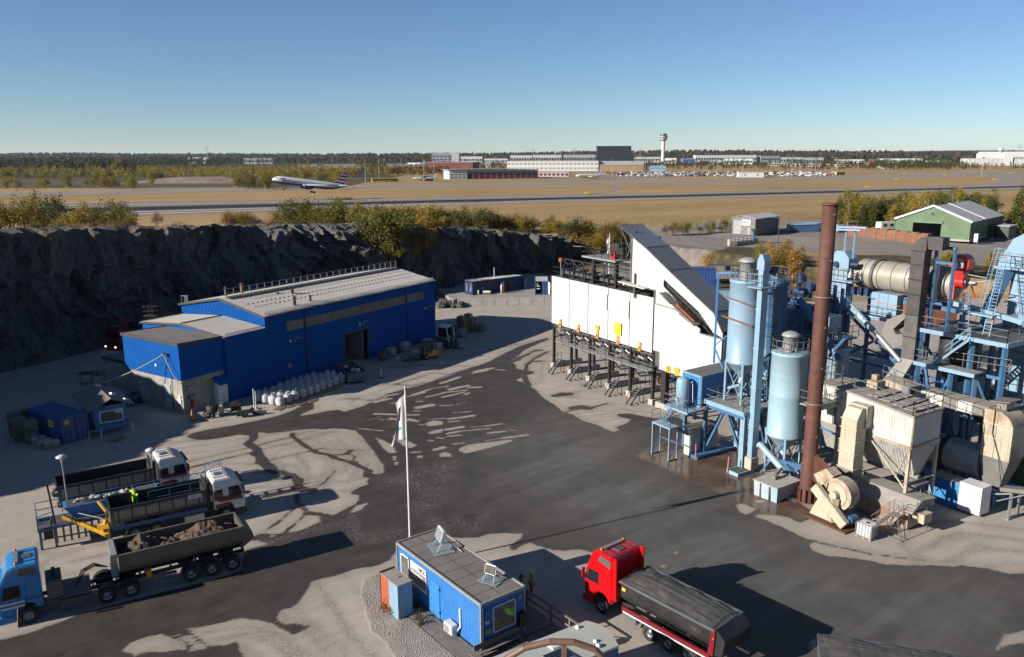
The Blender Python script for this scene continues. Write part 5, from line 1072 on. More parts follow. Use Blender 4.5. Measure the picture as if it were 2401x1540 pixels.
def make_steps(label,s,w,flip,grp):
 t=plt('loading_steps',label,'steps',s,w,0,grp);k=-1 if not flip else 1
 mb=MB()
 for sx in(-.35,.35):
  mb.bar((sx,0,.05),(sx,-k*-1*0+k*1.45,1.65),.05,.14);mb.bar((sx,k*1.45,1.6),(sx,k*2.1,1.6),.05,.1);mb.bar((sx,k*1.9,1.6),(sx,k*1.9,.0),.06)
 mb.B('step_frame','black',t)
 mb=MB()
 for i in range(7):z=.15+i*.22;mb.box((0,k*(.1+i*.2),z),(.72,.2,.03))
 mb.box((0,k*1.75,1.62),(.72,.55,.03));mb.build('step_tread',M_['grey_s'],t,kind='stuff')
 mb=MB().bar((-.38,0,.1),(-.38,k*.1,1.0),.035);mb.bar((-.38,k*.1,1.0),(-.38,k*1.45,2.5),.035);mb.bar((-.38,k*1.45,2.5),(-.38,k*2.0,2.5),.035);mb.bar((-.38,k*1.45,1.6),(-.38,k*1.45,2.5),.035);mb.bar((-.38,k*2.0,1.6),(-.38,k*2.0,2.5),.035)
 mb.build('hand_rail',M_['rust']if 'seven' in label else M_['black'],t);return t
ordn=['eight','seven','six','five','four']
for i in range(5):
 q=F2=None
 make_steps('black steel loading steps in front of bay %s, on the near side of the bins'%ordn[i],2.9+i*3.8,-2.2,True,'loading steps in front of the bins')
 if i:make_steps('black steel loading steps behind bay %s, seen through the black legs'%ordn[i],2.0+i*3.8,6.6,False,'loading steps behind the bins')
mb=MB();pb(mb,15.8,16.15,4.2,4.3,.9,2.3);mb.W('red_panel','orange',wb)
bc=plt('control_container','light blue corrugated container raised on steel legs beside the tall silo','container',33,-6.4,4.6)
mb=MB().corr(pl(30.8,-6.5),pl(33.0,-6.5),4.65,7.4,.25,.035);mb.corr(pl(33.0,-6.5),pl(32.6,-.6),4.65,7.4,.25,.035);mb.corr(pl(32.6,-.6),pl(30.4,-.6),4.65,7.4,.25,.035);mb.corr(pl(30.4,-.6),pl(30.8,-6.5),4.65,7.4,.25,.035);mb.W('container_wall','bblue',bc,0)
mb=MB()
for p in((30.8,-6.5),(33.0,-6.5),(32.6,-.6),(30.4,-.6)):mb.bar(pl(*p,4.6),pl(*p,7.45),.18)
for z in(4.6,7.42):
 P_=[pl(30.8,-6.5,z),pl(33.0,-6.5,z),pl(32.6,-.6,z),pl(30.4,-.6,z)]
 for a,b_ in zip(P_,P_[1:]+P_[:1]):mb.bar(a,b_,.14)
mb.W('container_frame','lblue',bc)
mb=MB()
for i in range(8):
 a=i/8;mb.bar(pl(30.8+2.2*(a+.05),-6.5,7.5),pl(30.4+2.2*(a+.05),-.6,7.5),.16,.08)
mb.add([pl(30.8,-6.5,7.46),pl(33.0,-6.5,7.46),pl(32.6,-.6,7.46),pl(30.4,-.6,7.46)],[(0,1,2,3)]);mb.W('container_roof','roof_grey',bc)
mb=MB();pb(mb,30.5,33.5,-8.5,-6.5,4.3,4.5);mb.W('tank_platform','lblue',bc)
mb=MB();railing(mb,[pl(30.5,-6.6,4.5),pl(30.5,-8.5,4.5),pl(33.5,-8.5,4.5),pl(33.5,-6.7,4.5)],1.1,.045,1.0);mb.W('tank_platform_railing','rail',bc)
mb=MB()
for s,w in((33.2,-5.9),(30.6,-5.9),(33.0,-1.0)):pb(mb,s-.15,s+.15,w-.15,w+.15,0,4.4)
mb.bar(pl(33.2,-5.9,3.4),pl(33.3,-8.3,4.3),.16);mb.bar(pl(30.6,-5.9,3.2),pl(30.6,-8.2,4.3),.14);mb.bar(pl(33.2,-5.8,1.2),pl(33.1,-3.0,4.3),.2);mb.bar(pl(33.0,-1.2,1.0),pl(33.1,-3.0,4.3),.2)
mb.bar(pl(33.2,-5.9,4.35),pl(33.0,-1,4.35),.25);mb.bar(pl(30.6,-5.9,4.35),pl(30.5,-1,4.35),.25)
mb.W('support_leg','mblue',bc)
mb=MB().lathe(pl(31.9,-7.6,4.5),[(0,.1),(.45,.15),(.62,.35),(.62,2.45),(.5,2.72),(.2,2.85),(0,2.87)],24);t=plt('air_receiver_tank','upright light blue pressure tank on the railed platform of the raised container','tank',31.9,-7.6,4.5);mb.W('tank_shell','lblue',t)
mb=MB()
for k in range(3):a=k*2.1+.4;p=pl(31.9,-7.6,4.5)+Vector((.5*math.cos(a),.5*math.sin(a),0));mb.bar(p,p+Vector((0,0,.4)),.08)
mb.tube(pl(31.9,-8.15,5.3),pl(31.9,-8.35,5.3),.17,n=12);mb.W('tank_foot','lblue',t)
mb=MB().path([pl(32.6,-7.3,6.9),pl(32.6,-7.1,7.0),pl(32.6,-7.0,5.0)],.035);mb.W('tank_pipe','sign_wht',t)
st_=plt('stair_platform','small railed stair landing on light blue legs, nearest the wet brown slab edge','platform',31.7,-9.5)
mb=MB();pb(mb,30.5,32.9,-9.95,-8.85,3.0,3.15);mb.W('landing_deck','lblue',st_)
for s in(30.6,32.8):
 for w in(-9.9,-8.9):mb=MB();pb(mb,s-.05,s+.05,w-.05,w+.05,0,3.0);mb.W('leg','lblue',st_)
mb=MB()
for s in(30.6,32.8):
 mb.bar(pl(s,-9.9,.05),pl(s,-8.9,.05),.08);mb.bar(pl(s,-9.9,.1),pl(s,-8.9,1.5),.04);mb.bar(pl(s,-8.9,1.5),pl(s,-9.9,2.9),.04)
mb.bar(pl(30.6,-8.9,1.5),pl(32.8,-8.9,1.5),.08);mb.W('brace','mblue',st_)
mb=MB();railing(mb,[pl(32.9,-8.9,3.15),pl(32.9,-9.95,3.15),pl(30.5,-9.95,3.15),pl(30.5,-8.9,3.15)],1.1,.04,.8);mb.W('landing_railing','rail',st_)
mb=MB();stair(mb,pl(32.6,-8.0+2.6,.3),pl(32.0,-8.7,3.1),.7);mb.W('flight','mblue',st_)
mb=MB();stair(mb,pl(31.0,-8.9,3.15),pl(31.3,-7.9,4.4),.7);mb.W('upper_flight','lblue',st_)
sh=plt('white_control_cabinet','narrow white corrugated cabinet hut standing below the raised blue container','cabinet',32.7,-7.1)
for w0 in(-7.45,-6.75):
 mb=MB().corr(pl(32.2,w0),pl(32.9,w0),.05,2.55,.16,.03);mb.corr(pl(32.9,w0),pl(32.9,w0+.62),.05,2.55,.16,.03);mb.corr(pl(32.2,w0+.62),pl(32.2,w0),.05,2.55,.16,.03);mb.W('hut_wall','white_dirty',sh,0)
mb=MB().corr(pl(33.1,-5.6),pl(33.1,-4.1),.05,2.5,.16,.03);pb(mb,32.2,33.05,-5.6,-4.1,.05,2.5);mb.W('rear_hut_wall','white_dirty',sh,0)
mb=MB()
for i in range(7):pb(mb,32.0+i*.16,32.08+i*.16,-7.6,-4.0,2.62,2.7)
pb(mb,31.9,33.1,-7.6,-4.0,2.56,2.63);mb.W('hut_roof','roof_grey',sh)
mb=MB();pb(mb,32.9,34.0,-7.5,-2.3,0,.3);o=mb.build('blue_sill_wall',M_['mblue']);tag(o,'low blue-edged sill beam running across the wet slab under the raised container','sill')
for k,(px,py,h,lab)in enumerate(((510,855,1.5,'pink bollard post by the white cabinet hut'),(790,975,1.5,'leaning pink bollard post at the steel column foot'))):
 mb=MB().tube((0,0,0),(.08*k,0,h),.07,n=8);o=mb.build('pink_post',mat('faded_pink',(.45,.18,.18),.7));o.location=g(*cr(px,py,2550,1450,2.2));tag(o,lab,'post')
def silo(name,label,s,w,r,zb,zt,ztip,m,hat_r,hat_h,legs_z=None,leg_m='lblue',rail_=True,legn=4,lw=.12,rot=.785):
 t=plt(name,label,'silo',s,w,legs_z or 0);c=pl(s,w)
 mb=MB().lathe((c.x,c.y,0),[(.22,ztip),(r*.98,zb),(r,zb+.02),(r+.035,zb+.08),(r+.035,zb+.2),(r,zb+.24),(r,(zb+zt)/2-.05),(r+.012,(zb+zt)/2),(r,(zb+zt)/2+.05),(r,zt-.25),(r+.06,zt-.2),(r+.06,zt),(r*.9,zt+.06),(0,zt+.12)],40);mb.build('silo_shell',m,t,world=True)
 mb=MB()
 for fz in(.25,.75):z=zb+(zt-zb)*fz;mb.lathe((c.x,c.y,z),[(r+.002,-.03),(r+.015,0),(r+.002,.03)],40)
 mb.build('weld_ring',m,t,world=True)
 if hat_r:
  mb=MB().lathe((c.x,c.y,zt),[(hat_r,0),(hat_r,hat_h),(hat_r*1.22,hat_h),(hat_r*1.25,hat_h+.08),(hat_r*1.0,hat_h+.25),(hat_r*.5,hat_h+.38),(0,hat_h+.42)],28);mb.W('filter_hood','grey_hood',t)
 z0=legs_z or 0;n=legn
 for i in range(n):
  a=rot+i*2*math.pi/n;mb=MB().tube(c+Vector((r*.97*math.cos(a),r*.97*math.sin(a),z0)),c+Vector((r*.97*math.cos(a),r*.97*math.sin(a),zb+.15)),lw,n=10);mb.build('leg',M_[leg_m],t,world=True)
 mb=MB()
 for i in range(n):
  a,b_=rot+i*2*math.pi/n,rot+(i+1)*2*math.pi/n;p=lambda k,z:c+Vector((r*.97*math.cos(k),r*.97*math.sin(k),z));mb.bar(p(a,z0+.2),p(b_,zb-.2),.06);mb.bar(p(b_,z0+.2),p(a,zb-.2),.06)
 mb.build('cross_brace',M_[leg_m],t,world=True)
 mb=MB().lathe((c.x,c.y,0),[(.25,ztip-.9),(.25,ztip-.5),(.33,ztip-.5),(.33,ztip-.3),(.24,ztip-.28),(.24,ztip+.05)],14);mb.tube(c+Vector((0,0,ztip-.7)),c+Vector((-1.1,.3,ztip-1.1)),.14,n=10);mb.W('outlet_valve','lblue2',t)
 if rail_:
  mb=MB();ps=[c+Vector(((r+.02)*math.cos(2*math.pi*i/16),(r+.02)*math.sin(2*math.pi*i/16),zt))for i in range(17)]
  for a,b_ in zip(ps[:-1],ps[1:]):
   mb.bar(a,a+Vector((0,0,1.1)),.04)
   for z in(.55,1.1):mb.tube(a+Vector((0,0,z)),b_+Vector((0,0,z)),.03,n=6)
  mb.W('top_railing','rail',t)
 return t,c
RA=RDN(45)+PROT
sA,cA=silo('filler_silo','tall light blue silo with grey hood beside the white hoist cover',35.45,-4.0,1.42,9.0,16.4,7.6,M_['lblue'],.66,1.55,5.4,rot=RA)
mb=MB();pb(mb,33.6,37.9,-6.3,-2.0,5.15,5.35);mb.W('platform_deck','grey_hood',sA)
mb=MB();pb(mb,33.5,38.0,-6.4,-6.25,5.05,5.45);pb(mb,33.5,38.0,-2.05,-1.9,5.05,5.45);pb(mb,33.4,33.55,-6.4,-1.9,5.05,5.45);pb(mb,37.95,38.1,-6.4,-1.9,5.05,5.45);mb.W('platform_edge_beam','lblue',sA)
mb=MB();railing(mb,[pl(37.9,-4.6,5.35),pl(37.9,-6.3,5.35),pl(33.6,-6.3,5.35),pl(33.6,-2.1,5.35),pl(37.9,-2.1,5.35)],1.1,.045,1.3);mb.W('platform_railing','rail',sA)
for s,w in((37.7,-5.9),(37.5,-2.4),(33.9,-2.4)):mb=MB();pb(mb,s-.2,s+.2,w-.12,w+.12,.3,5.1);pb(mb,s-.24,s+.24,w-.2,w-.12,.3,5.1);pb(mb,s-.24,s+.24,w+.12,w+.2,.3,5.1);mb.W('support_column','lblue',sA)
mb=MB().bar(pl(37.6,-5.7,.8),pl(37.6,-3.6,5.0),.22);mb.bar(pl(37.6,-2.6,.8),pl(37.6,-3.9,5.0),.22);mb.bar(pl(34.0,-2.4,1),pl(37.3,-2.4,5),.2);mb.bar(pl(33.5,-6.0,4.85),pl(37.8,-6.0,4.85),.3,.35);mb.bar(pl(33.6,-5.9,1),pl(35.5,-6,4.8),.2);mb.bar(pl(37.7,-5.9,1.2),pl(35.8,-6,4.8),.2);mb.W('knee_brace','mblue',sA)
mb=MB().bar(pl(34.3,-5.65,13.2),pl(37.9,-5.75,12.85),.16,.1);mb.bar(pl(34.6,-5.6,14.9),pl(37.8,-5.7,14.6),.08);mb.W('rusty_bracket','rust_or',sA)
mb=MB().bar(pl(33.2,-5.2,16.8),pl(33.2,-5.2,8.6),.16);mb.bar(pl(33.2,-5.2,16.8),pl(34.9,-4.6,17.0),.14);mb.bar(pl(33.2,-5.2,10.0),pl(34.1,-4.9,8.2),.12);mb.bar(pl(33.2,-5.2,10.2),pl(34.0,-4.6,11.2),.1);mb.W('side_frame','bblue',sA)
mb=MB().box(pl(34.0,-4.9,17.3),(.5,.35,.4),.3);mb.bar(pl(34.0,-4.9,17.1),pl(34.0,-4.9,16.5),.05);mb.W('flood_lamp','black',sA)
fp=plt('column_foot_slab','low blue-edged concrete foot under the steel column and elevator','foot',38,-6.4)
mb=MB();pb(mb,37.4,38.7,-7.4,-5.3,0,.3);mb.W('foot_edge','lblue2',fp);mb=MB();pb(mb,37.5,38.6,-7.3,-5.4,.3,.31);mb.W('foot_top','dgrey',fp)
def elevator(label,s,w,a,b_,z0,z1,m,base=True,joints=5,head=1.1):
 t=plt('bucket_elevator',label,'elevator',s,w)
 mb=MB();pb(mb,s-a/2,s+a/2,w-b_/2,w+b_/2,z0,z1-head);mb.build('elevator_shaft',m,t,world=True)
 mb=MB();poly=[(-a/2-.12,-.1),(-a/2-.12,head*.55),(-a/4,head),(a/4,head),(a/2+.12,head*.55),(a/2+.12,-.1)]
 n=len(poly);vs=[pl(s+x,w-b_/2-.06,z1-head+z)for x,z in poly]+[pl(s+x,w+b_/2+.06,z1-head+z)for x,z in poly]
 mb.add(vs,[tuple(range(n))[::-1],tuple(range(n,2*n))]+[(i,(i+1)%n,n+(i+1)%n,n+i)for i in range(n)]);mb.build('elevator_head',m,t,world=True)
 for k in range(joints):
  z=z0+(z1-head-z0)*(k+1)/(joints+1);mb=MB();pb(mb,s-a/2-.05,s+a/2+.05,w-b_/2-.05,w+b_/2+.05,z-.04,z+.04);mb.W('flange','lblue2',t)
 return t
eA=elevator('slim light blue bucket elevator standing in front of the tall silo',38.35,-5.35,.5,.75,.9,19.0,M_['lblue'],joints=4,head=1.2)
mb=MB();pb(mb,38.0,38.75,-5.9,-4.95,.3,1.35);mb.build('rusty_boot',M_['beige'],eA,bevel=.02,world=True)
mb=MB();pb(mb,37.4,38.9,-6.2,-4.4,16.2,16.3);mb.W('head_platform','lblue',eA)
mb=MB();railing(mb,[pl(38.9,-5.0,16.3),pl(38.9,-6.2,16.3),pl(37.4,-6.2,16.3),pl(37.4,-5.8,16.3)],1.1,.035,.8);railing(mb,[pl(38.9,-4.4,16.3),pl(38.9,-3.4,16.3),pl(37.6,-3.4,16.3)],1.1,.035,.8);mb.W('head_railing','lblue',eA)
mb=MB().tube(pl(38.4,-4.6,17.6),pl(38.4,-3.9,17.6),.25,n=12);pb(mb,38.2,38.6,-4.5,-4.1,17.2,17.9);mb.W('drive_motor','cont_navy',eA)
mb=MB().bar(pl(37.9,-5.2,17.4),pl(37.2,-4.8,15.8),.3);mb.W('rust_chute','rust',eA)
eB=elevator('broad light blue bucket elevator tower behind the brown chimney',34.5,10.5,1.75,1.15,0,17.9,M_['lblue'],joints=5,head=1.5)
mb=MB();pb(mb,33.3,36.4,9.4,12,15.0,15.15);mb.W('head_platform','lblue',eB)
mb=MB();railing(mb,[pl(33.3,9.4,15.15),pl(36.4,9.4,15.15),pl(36.4,12,15.15)],1.1,.05,1.0);mb.W('head_railing','rail',eB)
mb=MB().tube(pl(34.2,9.6,16.6),pl(34.2,9.9,16.6),.28,n=12);mb.tube(pl(35.6,10,16.7),pl(36.2,10.3,16.7),.3,n=12);mb.W('drive_motor','cont_navy',eB)
mb=MB().lathe(pl(35.9,9.7,15.55),[(.34,0),(.3,.12),(.1,.5),(.07,.8),(0,.82)],16);mb.W('yard_lamp','grey_s',eB)
mb=MB()
for s in(33.7,34.7,35.5):mb.bar(pl(s,9.9+(s-33.7)*.3,17.2),pl(s,9.9+(s-33.7)*.3,20.1),.14)
mb.bar(pl(33.0,9.6,19.9),pl(36.2,10.2,20.0),.16);mb.bar(pl(33.2,10.4,20.1),pl(36.3,11.0,20.2),.16);mb.W('hoist_frame','lblue',eB)
mb=MB();pb(mb,34.15,34.2,9.9,9.93,0,15);pb(mb,34.85,34.9,9.9,9.93,0,15);mb.W('stiffener','mblue',eB)
mb=MB();ladder(mb,pl(33.9,9.75,0),pl(33.9,9.75,14.8),.45,.3,.03,side=PU+(0,));mb.W('access_ladder','rail',eB)
sC,cC=silo('bitumen_silo','blue silo half hidden in shade directly behind the slim elevator',33.6,1.6,1.35,8.2,15.7,7.0,M_['mblue'],0,0,0,'mblue',rot=RA)
mb=MB();ladder(mb,pl(34.8,.2,3),pl(34.8,.2,16.4),.45,.3,.035,side=PU+(0,));cage(mb,pl(34.8,.2,6),pl(34.8,.2,16.6),(-PV[0],-PV[1],0));mb.W('caged_ladder','lblue2',sC)
mb=MB()
for k in range(3):cage(mb,pl(35.2+k*.0,2.5+k*.0,15.6),pl(35.2,2.5,18.2),(1,0,0),.45,.7)
mb.W('exit_hoop','grey_s',sC)
mb=MB().tube(pl(35.2,3.2,14.2),pl(40.2,3.0,9.3),.32,n=14);mb.tube(pl(40.9,2.6,11.4),pl(39.2,3.0,9.4),.16,n=10);mb.W('inclined_chute','mblue',sC)
sB,cB=silo('filler_silo','pale faded blue silo with mushroom hood in front of the brown chimney',39.9,-3.3,1.46,3.4,10.8,2.0,M_['lblue2'],.62,1.35,0,'lblue',rot=RA)
mb=MB().tube(pl(38.75,-5.0,2.6),pl(41.7,-5.0,.9),.27,n=14);mb.tube(pl(38.4,-5.1,2.2),pl(39.0,-5.0,2.7),.2,n=10);mb.tube(pl(41.3,-5.3,1.0),pl(42.4,-6.6,1.75),.2,n=10);mb.W('screw_conveyor','lblue2',sB)
mb=MB().bar(pl(40.5,-4.9,1.5),pl(43.3,-3.9,1.6),.25,.5);mb.bar(pl(41.5,-4.7,1.5),pl(43.8,-5.0,.2),.4,.25);mb.bar(pl(41.6,-4.6,1.4),pl(41.6,-4.6,0),.14);mb.bar(pl(43.0,-4.2,1.4),pl(43.0,-4.2,0),.14);mb.bar(pl(39,-4.9,0),pl(40.8,-4.3,3.2),.12);mb.W('feeder_frame','mblue',sB)
mb=MB().tube(pl(40.3,-3.9,10.95),pl(40.3,-3.9,11.1),.3,n=14);mb.bar(pl(40.0,-4.3,10.9),pl(40.0,-4.3,11.3),.08);mb.bar(pl(40.7,-3.6,10.9),pl(40.7,-3.6,11.3),.08);mb.W('top_hatch','grey_hood',sB)
sD,cD=silo('small_silo','slender pale blue silo with caged ladders right behind the chimney',38.7,5.0,.95,3.0,9.9,2.2,M_['lblue2'],0,0,0,'lblue',rot=RA)
mb=MB();ladder(mb,pl(39.3,4.0,2),pl(39.3,4.0,11.3),.4,.3,.035,side=PU+(0,));cage(mb,pl(39.3,4.0,4),pl(39.3,4.0,11.4),(-PV[0],-PV[1],0));ladder(mb,pl(38.6,4.0,2),pl(38.6,4.0,11.0),.4,.3,.035,side=PU+(0,));mb.W('caged_ladder','grey_s',sD)
ch=plt('chimney','very tall rust-brown steel chimney with flanged joints rising above everything','chimney',45.1,-6.4);cc=Vector((23.5,59.3,0))
CX=[(0,.62),(3.2,.62),(3.3,.57),(9.0,.56),(9.1,.56),(16.5,.54),(23.5,.53)]
mb=MB().lathe(cc,[(r,z)for z,r in CX]+[(.49,23.5),(.49,21)],36);mb.W('chimney_shaft','rust',ch)
for z in(8.1,16.5,23.4):mb=MB().lathe(cc+Vector((0,0,z)),[(.54,-.05),(.64,-.05),(.64,.05),(.54,.05)],32);mb.build('flange',M_['grey_duct']if z<20 else M_['rust'],ch,world=True)
mb=MB()
for k in range(12):
 a=k*math.pi/6;p=cc+Vector((math.cos(a)*.7,math.sin(a)*.7,0));mb.box(p+Vector((0,0,.55)),(.22,.03,1.1),a)
mb.lathe(cc,[(.85,0),(.85,.06),(.6,.06)],24);mb.W('base_gusset','rust',ch)
mb=MB()
for z in(5.5,11,14.2,19.3,22.7):mb.box(cc+Vector((.15,-.56,z)),(.12,.06,.1))
mb.W('lug','grey_duct',ch)
mb=MB();A0=[cc+Vector((.1,-.45,2.0)),cc+Vector((.1,.5,2.6)),cc+Vector((.1,.5,4.3)),cc+Vector((.1,-.45,3.8))]
b0=pl(47.6,-7.6,0);B0_=[Vector((b0.x-.3,b0.y-.55,2.0)),Vector((b0.x+.4,b0.y+.5,2.6)),Vector((b0.x+.5,b0.y+.5,3.6)),Vector((b0.x-.2,b0.y-.55,3.0))]
mb.add(A0+B0_,[(0,1,5,4),(1,2,6,5),(2,3,7,6),(3,0,4,7),(4,5,6,7)]);mb.W('inlet_duct','rust',ch)
bx_=plt('feed_box','pale blue hopper box with sloping lid standing in the puddle at the chimney foot','box',43,-7.5)
mb=MB();s0,s1,w0,w1=41.9,44.0,-9.0,-6.2
mb.add([pl(s0,w0,0),pl(s1,w0+.2,0),pl(s1,w1-.5,.4),pl(s0,w1-.5,.4),pl(s0-.1,w0,1.25),pl(s1+.1,w0+.1,1.25),pl(s1+.1,w1,1.35),pl(s0-.1,w1,1.35)],[(3,2,1,0),(4,5,6,7),(0,1,5,4),(1,2,6,5),(2,3,7,6),(3,0,4,7)]);mb.build('box_body',mat('box_pale_blue',(.45,.52,.55),.5,dirt=(.22,.42,.6),dirt_amt=.6),bx_,world=True)
mb=MB().add([pl(s0-.15,w0-.08,1.27),pl(s1+.15,w0+.02,1.27),pl(s1+.15,w1+.05,1.37),pl(s0-.15,w1+.05,1.37),pl(s0-.15,w0-.08,1.33),pl(s1+.15,w0+.02,1.33),pl(s1+.15,w1+.05,1.43),pl(s0-.15,w1+.05,1.43)],[(3,2,1,0),(4,5,6,7),(0,1,5,4),(1,2,6,5),(2,3,7,6),(3,0,4,7)]);mb.build('box_lid',mat('dusty_lid',(.42,.39,.35),.8),bx_,world=True)
mb=MB();pb(mb,42.6,43.0,-7.9,-7.5,1.4,1.7);mb.tube(pl(42.8,-7.7,1.75),pl(42.6,-6.7,2.0),.15,n=10);mb.W('lid_inlet','grey_duct',bx_)
for s in(42.5,43.4):mb=MB();pb(mb,s-.05,s+.05,w0-.05,w0+.1,.05,1.2);mb.W('latch','dgrey',bx_)
fn=plt('exhaust_fan','large round cream and rust centrifugal fan at the foot of the chimney','fan',48.4,-8)
fc=pl(48.7,-7.5,2.35)
def disc(mb,c,r,w0,w1,n=32,inner=0):
 vs=[]
 for w in(w0,w1):
  for i in range(n):
   a=2*math.pi*i/n;p=Vector((PU[0]*math.cos(a)*r,PU[1]*math.cos(a)*r,math.sin(a)*r));vs.append(c+p+Vector((PV[0]*w,PV[1]*w,0)))
 mb.add(vs,[(i,(i+1)%n,n+(i+1)%n,n+i)for i in range(n)],True);mb.add(vs[:n],[tuple(range(n))]);mb.add(vs[n:],[tuple(range(n))])
mb=MB();disc(mb,fc,1.18,-.45,.55);mb.W('fan_casing','beige_rust',fn)
mb=MB();disc(mb,fc,1.2,-.5,-.45);mb.W('rusty_rim','beige_rust',fn)
mb=MB();disc(mb,fc,.85,-.56,-.5);mb.W('side_plate','beige',fn)
mb=MB();disc(mb,fc,.3,-1.0,-.56);mb.bar(fc+Vector((0,0,-.2))-Vector((*PV,0))*.8,pl(48.7,-8.3,.3),.7,.5);mb.W('bearing_stand','beige',fn)
mb=MB().add([pl(47.2,-8.0,2.3),pl(48.3,-8.0,3.6),pl(48.3,-7.0,3.6),pl(47.2,-7.0,2.3),pl(46.6,-8.0,3.2),pl(47.6,-8.0,4.0),pl(47.6,-7.0,4.0),pl(46.6,-7.0,3.2)],[(0,1,5,4),(1,2,6,5),(2,3,7,6),(3,0,4,7),(4,5,6,7)]);mb.W('fan_outlet','beige_rust',fn)
mb=MB();a,b_=pl(47.2,-8.6,2.6),pl(50.0,-8.6,.5);mb.bar(a,b_,.45,.75,up=(PU[0]*.6,PU[1]*.6,.8));mb.build('belt_guard',M_['beige'],fn,bevel=.03,world=True)
mb=MB().add([pl(46.7,-8.3,.15),pl(48.6,-8.3,.15),pl(48.2,-8.3,1.9),pl(47.3,-8.3,1.5),pl(46.7,-7.9,.15),pl(48.6,-7.9,.15),pl(48.2,-7.9,1.9),pl(47.3,-7.9,1.5)],[(3,2,1,0),(4,5,6,7),(0,1,5,4),(1,2,6,5),(2,3,7,6),(3,0,4,7)]);mb.W('support_plate','beige',fn)
mb=MB();pb(mb,46.6,50.3,-8.9,-7.2,0,.16);mb.W('fan_skid','rust',fn)
mb=MB().tube(pl(49.9,-8.1,.75),pl(49.9,-7.3,.75),.32,n=16);mb.tube(pl(49.9,-8.25,.75),pl(49.9,-8.1,.75),.22,n=14);mb.W('fan_motor','mblue',fn)
vd=plt('cream_exhaust_duct','tall cream square duct bending into the white filter house above the fan','duct',47.5,-5)
zs=[1.6,2.7,3.4,4.6,5.6,6.6,7.3]
for i,(z0,z1)in enumerate(zip(zs[:-1],zs[1:])):
 mb=MB();pb(mb,46.7,48.0,-5.3,-4.1,z0,z1-.01);mb.build('duct_section',M_['beige']if i>1 else M_['grey_duct'],vd,world=True)
 mb=MB();pb(mb,46.62,48.08,-5.38,-4.02,z1-.05,z1+.02);mb.W('duct_flange','beige',vd)
mb=MB().add([pl(46.7,-5.3,7.3),pl(48,-5.3,7.3),pl(48,-3.4,7.3),pl(46.7,-3.4,7.3),pl(46.7,-4.8,8.15),pl(48,-4.8,8.15),pl(48,-3.4,8.25),pl(46.7,-3.4,8.25)],[(4,5,6,7),(0,1,5,4),(1,2,6,5),(2,3,7,6),(3,0,4,7)]);mb.W('duct_elbow','beige',vd)
mb=MB();pb(mb,46.6,48.1,-4.3,-3.5,6.6,8.3);mb.W('duct_collar','beige',vd)
mb=MB().add([pl(46.7,-5.3,1.6),pl(48,-5.3,1.6),pl(48,-4.1,1.6),pl(46.7,-4.1,1.6),pl(47.6,-7.0,2.9),pl(49.2,-7.0,2.9),pl(49.2,-7.0,1.6),pl(47.6,-7.0,1.6),pl(48,-4.1,2.7),pl(46.7,-4.1,2.7)],[(0,1,6,7),(4,5,6,7),(3,2,8,9),(9,8,5,4),(2,1,6,5,8),(0,3,9,4,7)]);mb.W('fan_inlet_box','grey_duct',vd)
fh=plt('filter_house','white corrugated filter house with hopper bottom and railed roof above the fan','filter house',48.5,-1.7)
S0,S1,W0,W1,ZM,ZE,ZP=45.0,51.3,-3.5,.1,5.9,8.3,8.95
def cw(mb,a,b_,z0,z1,z0b=None,z1b=None,pitch=.2,d=.035):mb.corr(pl(*a),pl(*b_),z0,z1,pitch,d,z0b,z1b)
mb=MB();cw(mb,(S0,W0),(S1,W0),ZM,ZP,ZM,ZE);mb.W('front_wall','white_dirty',fh,0)
mb=MB();cw(mb,(S1,W0),(S1,W1),ZM,ZE);mb.W('side_wall','white_dirty',fh,0)
mb=MB();cw(mb,(S1,W1),(S0,W1),ZM,ZE,ZM,ZP);cw(mb,(S0,W1),(S0,W0),ZM,ZP);mb.W('rear_wall','white_dirty',fh,0)
def hopper(s0,s1,w0,w1,zt,zb,wc0,wc1,name='hopper',in_s=.9):
 T=[pl(s0,w0,zt),pl(s1,w0,zt),pl(s1,w1,zt),pl(s0,w1,zt)];B_=[pl(s0+in_s,wc0,zb),pl(s1-in_s,wc0,zb),pl(s1-in_s,wc1,zb),pl(s0+in_s,wc1,zb)]
 mb=MB();n=26
 for(a,b_,c_,d_)in((T[0],T[1],B_[1],B_[0]),(T[1],T[2],B_[2],B_[1]),(T[2],T[3],B_[3],B_[2]),(T[3],T[0],B_[0],B_[3])):
  nr=(b_-a).cross(d_-a).normalized()*(-.03)
  for i in range(n):
   for k0,k1,o in((0,.5,0),(.5,.9,1)):
    t0,t1=(i+k0)/n,(i+k1)/n;mb.quad(a.lerp(b_,t0)+nr*o,a.lerp(b_,t1)+nr*o,d_.lerp(c_,t1)+nr*o,d_.lerp(c_,t0)+nr*o)
  mb.quad(a,b_,c_,d_)
 return mb.build(name,M_['white_dirty'],fh,world=True,recalc=False)
hopper(S0,S1,W0,W1,ZM,3.3,-2.1,-1.4,in_s=.35)
mb=MB()
for z in(ZM,):
 P_=[pl(S0,W0-.06,z),pl(S1+.06,W0-.06,z),pl(S1+.06,W1,z),pl(S0,W1,z)]
 for a,b_ in zip(P_,P_[1:]+P_[:1]):mb.bar(a,b_,.14,.16)
mb.bar(pl(S1+.05,W0-.05,ZM),pl(S1+.05,W0-.05,ZE),.1);mb.W('belt_frame','beige_rust',fh)
